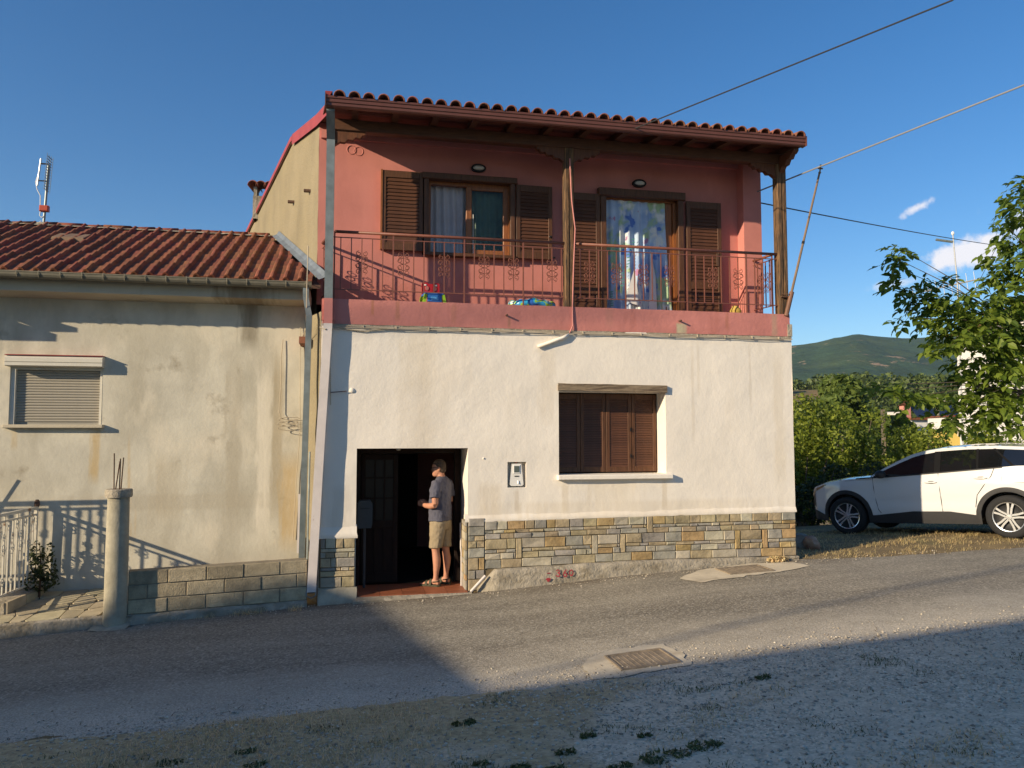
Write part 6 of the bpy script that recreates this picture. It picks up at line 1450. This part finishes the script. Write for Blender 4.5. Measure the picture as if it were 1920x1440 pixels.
def compound(seed):
    q = random.Random(seed); m = MB(); L_ = .24; n = 2 if seed % 2 else 3
    rach = lambda t: Vector((L_ * t, 0, -.09 * t * t))
    for k in range(n):
        t = .35 + .5 * k / (n - 1)
        for sg in (-1, 1):
            dr = Vector((.45 + q.uniform(-.3, .3), sg * .85, -.25 + q.uniform(-.35, .3))).normalized(); leaflet(m, rach(t), dr, Vector((q.uniform(-.5, .5), q.uniform(-.5, .5), 1)).normalized(), .13 * q.uniform(.7, 1.25), .088 * q.uniform(.8, 1.2))
    leaflet(m, rach(1), Vector((.9, q.uniform(-.2, .2), -.35)).normalized(), Vector((.3, 0, 1)).normalized(), .155, .10)
    m.tube([(0, 0, 0), tuple(rach(.5)), tuple(rach(1))], .003, 3); return m.mesh('leaf')
cmesh = [compound(k) for k in range(5)]
for me in cmesh: me.materials.append(MT['lf_walnut'])
spots = []
q = random.Random(21)
for (x, y, z, r) in CL:
    n = max(7, int(165 * r ** 1.75)) if r < .7 else int(100 * r ** 1.6)
    for k in range(n):
        u_ = Vector((q.gauss(0, 1), q.gauss(0, 1), q.gauss(0, 1))).normalized(); rr = r * q.uniform(.15, 1.0) ** .6
        p = Vector((x, y, z)) + u_ * rr - c0; yaw = math.atan2(u_.y, u_.x) + q.uniform(-.9, .9); pit = q.uniform(-.25, .6)
        spots.append((p, (q.uniform(-.9, .9), pit, yaw), q.uniform(.75, 1.2)))
spots.sort(key=lambda t: (t[0] + c0).y * (1 if abs((t[0] + c0).x / (t[0] + c0).y) < .67 else 3))
rest_v, rest_f, base = [], [], 0
arrs = [(np.array([v.co for v in me.vertices]), [tuple(p.vertices) for p in me.polygons]) for me in cmesh]
crown = MB()
for i, (p, e, sc) in enumerate(spots):
    if i < 290:
        o = obj('leaf', cmesh[i % 5], None, WT, p, e); o.scale = (sc, sc, sc)
    else:
        M_ = np.array(Matrix.LocRotScale(p, __import__('mathutils').Euler(e), Vector((sc, sc, sc)))); A, Fq = arrs[i % 5]
        crown.add((A @ M_[:3, :3].T + M_[:3, 3]).tolist(), Fq)
tag(crown.build('crown', MT['lf_walnut'], WT), kind='stuff')
# hedge bushes along the field behind the car, the taller young trees and the dark undergrowth
def bush(label, x, y, blobs, n, size, m, name='bush', group=None, stem=True, cat='bush', seed=0):
    z = gz(x, y); o = empty(name, (x, y, z), 0, label, cat, group); rg = np.random.default_rng(100 + seed)
    V, F = leaf_cloud(rg, blobs, n, size); obj('foliage', np_mesh('foliage', V, F), m, o)
    mb = MB()
    for k in range(5): b = blobs[k % len(blobs)]; mb.tube([(b[0] * .15, b[1] * .15, -.2), (b[0] * .6, b[1] * .6, b[2] * .5), (b[0], b[1], b[2] + b[5] * .5)], [.05, .03, .01], 5)
    tag(mb.build('stem', MT['bark'], o), kind='stuff') if len(blobs) > 1 else mb.build('stem', MT['bark'], o); return o
def lump(q, w, dpt, h, n):
    return [(q.uniform(-w, w), q.uniform(-dpt, dpt), h * q.uniform(.25, .92), w * q.uniform(.28, .5), dpt * q.uniform(.4, .7), h * q.uniform(.14, .3)) for _ in range(n)] + [(0, 0, h * .35, w * .9, dpt * .8, h * .35)]
HB = [(9.03, 24.79, 1.40, 1.14, 3.87, 'leafy green bush at the left end of the hedge beside the white wall'), (10.80, 26.06, 1.53, 1.27, 4.50, 'tall leafy green bush second from the house in the hedge'), (12.59, 25.81, 1.27, 1.27, 3.61, 'rounded yellow-green bush third along the hedge'), (14.24, 25.42, 1.40, 1.27, 3.23, 'yellow-green bush in the hedge above the car bonnet'), (16.01, 25.67, 1.53, 1.27, 3.10, 'bush in the hedge behind the car roof'), (18.18, 25.93, 1.65, 1.27, 2.85, 'low bush in the hedge right of the car roof'), (20.59, 26.06, 1.77, 1.27, 3.10, 'shaded bush at the right end of the hedge under the walnut tree'), (7.12, 24.16, 1.40, 1.14, 3.23, 'bush of the hedge half hidden behind the white house')]
for i, (x, y, w, dp, h, lb) in enumerate(HB):
    q = random.Random(40 + i); h2 = (h - gz(x, y)) * .81 - .2
    bush(lb, x, y, lump(q, w, dp, h2, 12), 11000, .075, MT['lf_hedge'], group='bushes of the hedge', seed=i)
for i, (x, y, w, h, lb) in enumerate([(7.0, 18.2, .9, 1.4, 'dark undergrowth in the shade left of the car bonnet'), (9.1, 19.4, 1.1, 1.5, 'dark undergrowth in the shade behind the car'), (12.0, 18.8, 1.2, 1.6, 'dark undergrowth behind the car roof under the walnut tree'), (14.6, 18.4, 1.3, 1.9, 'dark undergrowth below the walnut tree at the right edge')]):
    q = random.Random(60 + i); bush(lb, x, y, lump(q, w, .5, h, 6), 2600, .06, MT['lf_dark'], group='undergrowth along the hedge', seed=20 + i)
def tree(label, x, y, h, w, n, size, m, seed, zb=None, group=None, name='tree'):
    z = gz(x, y) if zb is None else zb; o = empty(name, (x, y, z), 0, label, 'tree', group); q = random.Random(seed); rg = np.random.default_rng(seed)
    bl = []
    for k in range(26):
        a = q.uniform(0, 6.283); t = q.uniform(.32, .96); rr = w * math.sin(math.pi * min(.97, t * .9 + .08)) * q.uniform(.3, .95); s_ = q.uniform(.16, .30) * w
        bl.append((rr * math.cos(a), rr * math.sin(a), h * t, s_ * 1.2, s_ * 1.2, s_))
    V, F = leaf_cloud(rg, bl, n, size); obj('crown', np_mesh('crown', V, F), m, o)
    mb = MB(); mb.tube([(0, 0, -.4), (.05 * w, 0, h * .25), (0, .05 * w, h * .55), (0, 0, h * .85)], [.055 * w, .045 * w, .03 * w, .01 * w], 7)
    mb.build('trunk', MT['bark'], o, smooth=True)
    for b in bl[:6]: MB().tube([(0, 0, h * .3), (b[0] * .5, b[1] * .5, h * .3 + (b[2] - h * .3) * .6), b[:3]], [.025 * w, .015 * w, .006 * w], 5).build('limb', MT['bark'], o)
    return o
tree('dark round tree standing above the hedge', 26.6, 62, 12.8, 4.3, 9000, .40, MT['lf_mid'], 5)
tree('low pale tree beyond the hedge close to the house corner', 20.6, 54, 7.2, 2.2, 4000, .34, MT['lf_hedge'], 6)
tree('pale green tree beyond the hedge, left of the pink chimney', 33.0, 66, 10.2, 3.4, 6000, .40, MT['lf_hedge'], 7)
tree('pale green tree beside the solar panels', 41.0, 72, 10.6, 3.6, 6000, .42, MT['lf_hedge'], 8)

# ------------------------------------------------------------------ far buildings
def wallbox(o, name, x0, x1, y0, y1, z0, z1, m): return MB().box(x0, x1, y0, y1, z0, z1).build(name, m, o)
MT['farwhite'] = mat('far_white_wall', (.72, .70, .66), .9, .05, 1., 0, 1); MT['faryellow'] = mat('far_yellow_wall', (.55, .40, .10), .9, .05, 1., 0, 1); MT['solar'] = mat('solar_panel', (.02, .03, .06), .15, .05, 1., 0, 1, spec=.6)
o = empty('outbuilding', (29.5, 45, gz(29.5, 45)), R(-6), 'long white outbuilding with yellow base seen under the walnut branches', 'building'); zb = gz(29.5, 45)
wallbox(o, 'wall', -3.3, 6, 0, 4, 2.30 - zb, 3.05 - zb, MT['farwhite']); wallbox(o, 'base', -3.1, 6, .03, 4, -1.5, 2.298 - zb, MT['faryellow']); wallbox(o, 'roof_edge', -3.4, 6.1, -.12, 4.1, 3.052 - zb, 3.14 - zb, MT['tile']); wallbox(o, 'end_wall', -3.32, -2.9, -.05, -.003, 1.9 - zb, 3.05 - zb, mat('far_cream_wall', (.66, .58, .44), .9, .05, 1., 0, 1)); wallbox(o, 'vent', -3.2, -3.0, -.07, -.052, 2.5 - zb, 2.7 - zb, MT['black'])
o = empty('house', (26.3, 33, gz(26.3, 33)), R(-8), 'white house with red tiled roof hidden behind the walnut tree', 'house'); zb = gz(26.3, 33)
wallbox(o, 'wall', -3.8, 6, 0, 7, -1.0, 7.35 - zb, MT['farwhite']); mb = MB(); mb.hexa([(-4.3, -.6, 7.25 - zb), (6.5, -.6, 7.25 - zb), (6.5, 7.6, 7.25 - zb), (-4.3, 7.6, 7.25 - zb), (-1.2, 3.0, 8.9 - zb), (5, 3.0, 8.9 - zb), (5, 3.8, 8.9 - zb), (-1.2, 3.8, 8.9 - zb)]); mb.build('roof', MT['tile'], o)
for x in (-2.4, .6, 3.6):
    for z in (2.6, 5.2):
        f = wallbox(o, 'window', x, x + 1.1, -.04, .01, z, z + 1.3, MT['wood']); wallbox(f, 'pane', x + .1, x + 1.0, -.05, -.042, z + .1, z + 1.2, MT['carglass'])
mb = MB(); mb.box(-3.8, 2, -1.3, 0, 3.9, 4.05); mb.build('balcony', MT['farwhite'], o)
o = empty('house', (38.6, 70, gz(38.6, 70)), R(10), 'low far house with pink chimney and dark solar panels among the trees', 'house'); zb = gz(38.6, 70)
wallbox(o, 'wall', -2.6, 5, 0, 6, -1, 3.25 - zb, MT['farwhite']); wallbox(o, 'roof', -2.8, 5.2, -.3, 6.3, 3.252 - zb, 3.45 - zb, MT['tile'])
for k in range(2): mb = MB(); mb.hexa([(-1.9 + k * 2.3, 0, 3.46 - zb), (.2 + k * 2.3, 0, 3.46 - zb), (.2 + k * 2.3, 1.2, 4.6 - zb), (-1.9 + k * 2.3, 1.2, 4.6 - zb), (-1.9 + k * 2.3, -.05, 3.52 - zb), (.2 + k * 2.3, -.05, 3.52 - zb), (.2 + k * 2.3, 1.15, 4.66 - zb), (-1.9 + k * 2.3, 1.15, 4.66 - zb)]); mb.build('solar_panel', MT['solar'], o)
ch_ = MB(); ch_.box(-2.9, -2.2, .5, 1.1, 2.0 - zb, 4.55 - zb); ch_ = ch_.build('chimney', mat('pink_chimney', (.55, .24, .20), .9, .05, 1., 0, 1), o); mb = MB(); mb.add([(-3.0, .4, 4.55 - zb), (-2.1, .4, 4.55 - zb), (-2.1, 1.2, 4.55 - zb), (-3.0, 1.2, 4.55 - zb), (-2.55, .8, 5.1 - zb)], [(0, 1, 4), (1, 2, 4), (2, 3, 4), (3, 0, 4), (3, 2, 1, 0)]); mb.build('cap', MT['tile'], ch_)
o = empty('utility_post', (24.1, 50, gz(24.1, 50)), 0, 'short brown wooden post above the hedge', 'post'); zb = gz(24.1, 50)
MB().box(-.10, .10, -.10, .10, -1, 3.6 - zb).build('shaft', MT['bark'], o); MB().box(.3, 1.1, -.03, .03, 3.25 - zb, 3.42 - zb).build('sign', MT['farwhite'], o); MB().box(.0, 1.1, -.02, .02, 3.42 - zb, 3.46 - zb).build('arm', MT['galv'], o)
o = empty('utility_pole', (37.6, 68, gz(37.6, 68)), 0, 'pale concrete utility pole with crossarm among the trees', 'pole'); zb = gz(37.6, 68); MB().tube([(0, 0, -1), (0, 0, 5.3 - zb)], [.22, .16], 8).build('shaft', MT['pillarc'], o); MB().box(-.7, .7, -.06, .06, 4.8 - zb, 4.95 - zb).build('crossarm', MT['pillarc'], o)
# rooftop aerial right
o = empty('antenna', (17.55, 30, gz(17.55, 30)), R(-12), 'tall thin aerial mast with long yagi boom behind the walnut tree', 'antenna'); zb = gz(17.55, 30)
MB().tube([(0, 0, -.5), (.0, 0, 8.0 - zb), (-.10, 0, 9.95 - zb)], [.035, .030, .024], 8).build('mast', mat('dull_mast_metal', (.35, .36, .37), .5, .1, 8., 0, 1, metal=.3), o); MB().ell((-.10, 0, 10.0 - zb), (.06, .06, .08), 8, 6).build('cap', MT['white'], o)
MB().tube([(-.72, 0, 9.78 - zb), (-.12, 0, 9.66 - zb)], .05, 6).build('top_boom', MT['zinc'], o); MB().tube([(-1.7, 0, 7.62 - zb), (.8, 0, 8.14 - zb)], .03, 6).build('boom', MT['galv'], o)
for k in range(9): x = -1.6 + k * .28; zz = 7.64 - zb + k * .058; MB().tube([(x, -.05, zz - .35), (x - .03, .05, zz + .35)], .012, 4).build('element', MT['galv'], o)

# ------------------------------------------------------------------ wooded hill and mountain
def hillz(x, y):
    t = min(1, max(0, (y - 95) / 190)); h = -9 + 26 * (t * t * (3 - 2 * t)); h += 2.2 * nse(x * .012, y * .012, 3) * t + 1.2 * nse(x * .04, y * .04, 9) * t
    if y > 300: h -= (y - 300) * .10
    return h
MT['hill'] = mat('hill_dry_grass', (.30, .185, .075), .95, .2, .05, 0, 1, stains=(((.10, .10, .04), .03, .5, .62, (1, 1, 1), 3.),))
mb = MB(); mb.grid(list(np.arange(-420, 560, 9.)), list(np.arange(92, 480, 7.)), lambda x, y: (x, y, hillz(x, y))); tag(mb.build('hill', MT['hill'], smooth=True), kind='structure')
rg = np.random.default_rng(77); VV, FF = [], []; cnt = 0
tries = 0
while cnt < 1300 and tries < 12000:
    tries += 1; y = rg.uniform(112, 330); x = y * rg.uniform(.22, .86) if rg.random() < .9 else rg.uniform(-300, 400)
    # a bare slope left of the hill stays open
    if abs(x - (92 + (y - 235) * .34)) < 12 * (1 if y < 262 else .3) and 195 < y < 268 and rg.random() < .93: continue
    if nse(x * .02, y * .02, 20) < -.25 and rg.random() < .5: continue
    z = hillz(x, y); r = rg.uniform(1.7, 3.6); k = int(90)
    V, F = leaf_cloud(rg, [(x, y, z + r * .75, r, r, r * .85), (x + rg.uniform(-1, 1) * r * .6, y + rg.uniform(-1, 1) * r * .6, z + r * .6, r * .7, r * .7, r * .6), (x, y, z + r * 1.2, r * .55, r * .55, r * .6)], k, .95); FF.append(F + sum(len(q) for q in VV[-0:]) * 0 + cnt * 4 * k); VV.append(V); cnt += 1
tag(obj('wood', np_mesh('wood', np.concatenate(VV), np.concatenate(FF)), MT['lf_far']), 'dense oak wood covering the hill behind the village', 'wood', kind='stuff')
def mtz(x, y):
    u_ = x / y; ridge = interp([(.0, 180), (.25, 205), (.36, 216), (.40, 226), (.42, 236), (.45, 246), (.485, 240), (.52, 238), (.56, 242), (.60, 244), (.66, 236), (.8, 200), (1.2, 160)], u_)
    t = min(1, max(0, (y - 1150) / 850)); h = 10 + ridge * (t ** .8) * 1.0; h -= max(0, y - 2050) * .28
    h += (14 * nse(x * .006, y * .003, 1) + 9 * nse(x * .014, y * .010, 5) + 4 * nse(x * .035, y * .03, 7) + 2.2 * nse(x * .1, y * .1, 2)) * min(1, t * 1.5) * (1 if y < 1900 else .35); return h
def mtmat():
    m = mat('forested_mountain', (.036, .066, .030), 1., .35, .022, 1., .055, stains=(((.06, .085, .03), .006, .5, .7, (1, 1, 1), 3.), ((.32, .22, .14), .016, .62, .68, (1, 1, 2.2), 31.)), bdist=6., spec=.05); return m
mb = MB(); mb.grid(list(np.arange(-900, 2600, 16.)), list(np.arange(1100, 2700, 22.)), lambda x, y: (x, y, mtz(x, y))); tag(mb.build('mountain', mtmat(), smooth=True), kind='structure')

# ------------------------------------------------------------------ grass, weeds, loose stones
def blades(rg, pts, h0, h1, wd, lean=.5, lift=0.):
    n = len(pts); P = np.array(pts); a = rg.uniform(0, 6.283, n); h = rg.uniform(h0, h1, n); l = rg.uniform(.1, lean, n) * h * 1.4
    d = np.stack([np.cos(a), np.sin(a), np.zeros(n)], 1); s = np.stack([-np.sin(a), np.cos(a), np.zeros(n)], 1) * (wd * rg.uniform(.6, 1.3, n))[:, None]
    up = np.array([0, 0, 1.]); m1 = P + d * (l * .35)[:, None] + up * (h * .6)[:, None]; tp = P + d * l[:, None] + up * (h * .95)[:, None]
    P[:, 2] += lift; m1[:, 2] += lift; tp[:, 2] += lift
    V = np.stack([P - s, P + s, m1 + s * .7, tp, m1 - s * .7], 1).reshape(-1, 3); b = np.arange(n) * 5
    F = np.concatenate([np.stack([b, b+1, b+2, b+4], 1), np.stack([b+4, b+2, b+3, b+3], 1)]); return V, F
def tri_fix(V, F):
    A = F[F[:, 2] != F[:, 3]]; B = F[F[:, 2] == F[:, 3]][:, :3]; T = np.concatenate([A[:, [0, 1, 2]], A[:, [0, 2, 3]], B]); return V, T
rg = np.random.default_rng(5)
def scatter(n, s0, s1, d0, d1, dens):
    out = []
    while len(out) < n:
        s, d = rg.uniform(s0, s1), rg.uniform(d0, d1)
        if rg.random() < dens(s, d): x, y = L2W(s, d); out.append((x, y, gz(x, y)))
    return out
pts = scatter(17000, 6.75, 14.5, -.6, 4.2, lambda s, d: (0 if d < far_edge(s) - .03 + .12 * nse(s * 5, 2) else .05 + .95 * max(0, .30 + nse(s * 1.9, d * 2.4) * 1.5 + .5 * nse(s * 7, d * 7, 2))) * (1 if d > -.1 else .8))
tag(obj('dry_grass', np_mesh('dry_grass', *tri_fix(*blades(rg, pts, .008, .06, .003, 1.7))), MT['straw']), 'dry yellow grass verge around the parked car', 'grass', kind='stuff')
def patchy(s, d): return max(0, min(1, (.40 + nse(s * .9, d * 1.3, 4) * 1.2 - (s - .2) * .22 + (0 if d < -4.3 else -.3)))) * (1 if d < near_edge(s) + .02 else 0)
pts = scatter(34000, -4.5, 4.5, -7.4, -3.9, patchy)
tag(obj('dry_grass', np_mesh('dry_grass', *tri_fix(*blades(rg, pts, .015, .05, .0026, 1.8, .014))), MT['strawd']), 'flattened dry grass on the gravel lot in the foreground', 'grass', kind='stuff')
pts = scatter(1500, -5, -.2, -.42, -.20, lambda s, d: max(0, nse(s * 3, 1) + .15))
tag(obj('dry_grass', np_mesh('dry_grass', *tri_fix(*blades(rg, pts, .02, .08, .0025, .9))), MT['strawd']), 'thin dry grass at the foot of the block wall', 'grass', kind='stuff')
pts = scatter(5200, -4.5, 7.0, -7.4, -4.1, lambda s, d: max(0, nse(s * 2.3, d * 3.1, 31) * 2.2 - .55) * (.5 + .5 * (nse(s * 9, d * 9, 3) > 0)))
tag(obj('sparse_grass', np_mesh('sparse_grass', *tri_fix(*blades(rg, pts, .008, .03, .003, 1.6, .014))), MT['weed']), 'sparse green grass sprouting through the gravel', 'grass', kind='stuff')
pts = scatter(2600, -4.5, 8.0, -7.4, -3.6, lambda s, d: .25 + max(0, nse(s * 1.3, d * 1.7, 51)))
tag(obj('plant_litter', np_mesh('plant_litter', *tri_fix(*blades(rg, pts, .006, .012, .0035, 6., .016))), mat('dead_leaf_litter', (.11, .075, .045), .9, .3, 20., 0, 1)), 'dead stalks and leaf litter on the gravel', 'litter', kind='stuff')
def pebbles(n, s0, s1, d0, d1, dens, r0, r1, lift=.0):
    P = np.array(scatter(n, s0, s1, d0, d1, dens)); r = r0 * (r1 / r0) ** (rg.random(n) ** 2.2)
    base_ = np.array([(1, 0, .0), (.3, .9, .1), (-.8, .55, 0), (-.75, -.6, .05), (.35, -.95, 0), (.1, 0, .8), (-.05, .05, -.5)])
    Fb = np.array([(0, 1, 5), (1, 2, 5), (2, 3, 5), (3, 4, 5), (4, 0, 5), (1, 0, 6), (2, 1, 6), (3, 2, 6), (4, 3, 6), (0, 4, 6)])
    a = rg.uniform(0, 6.283, n); B = base_[None] * rg.uniform(.65, 1.25, (n, 7, 3)); c, s = np.cos(a)[:, None], np.sin(a)[:, None]
    X = B[:, :, 0] * c - B[:, :, 1] * s; Y = B[:, :, 0] * s + B[:, :, 1] * c; V = np.stack([X, Y, B[:, :, 2] * .75], 2) * r[:, None, None] + P[:, None, :] + np.array([0, 0, .018 + lift])
    F = Fb[None] + (np.arange(n) * 7)[:, None, None]; return V.reshape(-1, 3), F.reshape(-1, 3)
def pebmat():
    m, nt, b = newmat('loose_stone'); N, K = nt.nodes, nt.links; g = N.new('ShaderNodeNewGeometry'); r = N.new('ShaderNodeValToRGB'); e = r.color_ramp.elements; e[0].color = (.24, .20, .15, 1); e[1].color = (.74, .66, .53, 1)
    for p_, c_ in ((.25, (.42, .37, .30, 1)), (.6, (.54, .47, .36, 1)), (.85, (.64, .56, .44, 1))): q = e.new(p_); q.color = c_
    K.new(g.outputs['Random Per Island'], r.inputs[0]); K.new(r.outputs[0], b.inputs['Base Color']); b.inputs['Roughness'].default_value = .9; return m
MT['pebble'] = pebmat()
V1, F1 = pebbles(30000, -4.5, 9, -7.6, -3.75, lambda s, d: (.15 + .85 * max(0, min(1, .45 + nse(s * .7, d * .9, 8) * 1.4 + s * .05))) * (1 if d < near_edge(s) else .35), .005, .020)
V2, F2 = pebbles(9000, -5, 9, -4.5, -2.9, lambda s, d: max(0, 1 - max(0, d + 4.1) / 1.1) ** 2.5, .004, .015, -.006)
V3, F3 = pebbles(1300, -5, 9, -.55, -.12, lambda s, d: .3 + .7 * (d > -.35), .004, .014, -.006)
tag(obj('gravel', np_mesh('gravel', np.concatenate([V1, V2, V3]), np.concatenate([F1, F2 + len(V1), F3 + len(V1) + len(V2)])), MT['pebble']), 'loose grey gravel on the lot and road edges', 'gravel', kind='stuff')
WD_ = [(.91, 4.64, .17), (1.17, 4.77, .12), (-.55, 4.53, .09), (-.74, 4.57, .08), (-1.58, 4.87, .07), (-1.85, 4.6, .06), (-2.16, 4.98, .08), (-1.73, 5.12, .07), (-.34, 5.54, .09), (-.06, 4.45, .09), (.05, 4.64, .06), (.25, 4.57, .07), (1.95, 6.1, .07), (.71, 4.38, .10), (.49, 5.12, .06), (.85, 5.03, .05), (-.19, 4.72, .05), (.33, 4.85, .07), (.62, 4.55, .08)]
for i, (x, y, r) in enumerate(WD_):
    z = gz(x, y); V, F = leaf_cloud(np.random.default_rng(300 + i), [(0, 0, .008, r, r * .7, .010), (r * .5, r * .3, .012, r * .5, r * .4, .014), (-r * .6, -r * .2, .01, r * .4, r * .3, .012)], int(1500 * r), .012, aspect=3.2)
    o = obj('weed', np_mesh('weed', V, F), MT['weed'], None, (x, y, z + .014)); tag(o, {0: 'largest dark green weed patch in the shaded gravel foreground', 1: 'broad weed tuft touching the right side of the largest weed patch', 6: 'leftmost weed tuft in the dry grass of the foreground', 8: 'weed tuft near the road edge below the doorway', 12: 'lone weed tuft in the shade right of the road drain cover'}.get(i, 'small low dark green weed tuft in the shaded gravel'), 'weed', 'weed tufts in the gravel')
for i, (s, d, lb) in enumerate([(-2.95, -.37, 'green weed tuft on the road edge left of the round pillar'), (6.35, -.14, 'dry brown weed at the foot of the stone plinth corner')]):
    x, y = L2W(s, d); V, F = leaf_cloud(np.random.default_rng(400 + i), [(0, 0, .04, .16, .06, .05)], 420, .025); o = obj('weed', np_mesh('weed', V, F), MT['weed'] if i == 0 else MT['strawd'], None, (x, y, gz(x, y))); tag(o, lb, 'weed')
# hazy summer air
mb = MB(); mb.box(-1400, 3200, -900, 3000, -40, 330)
hz = tag(mb.build('haze', None), 'pale summer haze in the air', 'haze', kind='stuff'); m_ = bpy.data.materials.new('haze_air'); m_.use_nodes = True; nt_ = m_.node_tree; nt_.nodes.clear(); ou = nt_.nodes.new('ShaderNodeOutputMaterial'); pv = nt_.nodes.new('ShaderNodeVolumePrincipled'); pv.inputs['Color'].default_value = (.62, .80, 1, 1); pv.inputs['Density'].default_value = 9e-05; pv.inputs['Anisotropy'].default_value = .2; nt_.links.new(pv.outputs[0], ou.inputs['Volume']); hz.data.materials.append(m_)
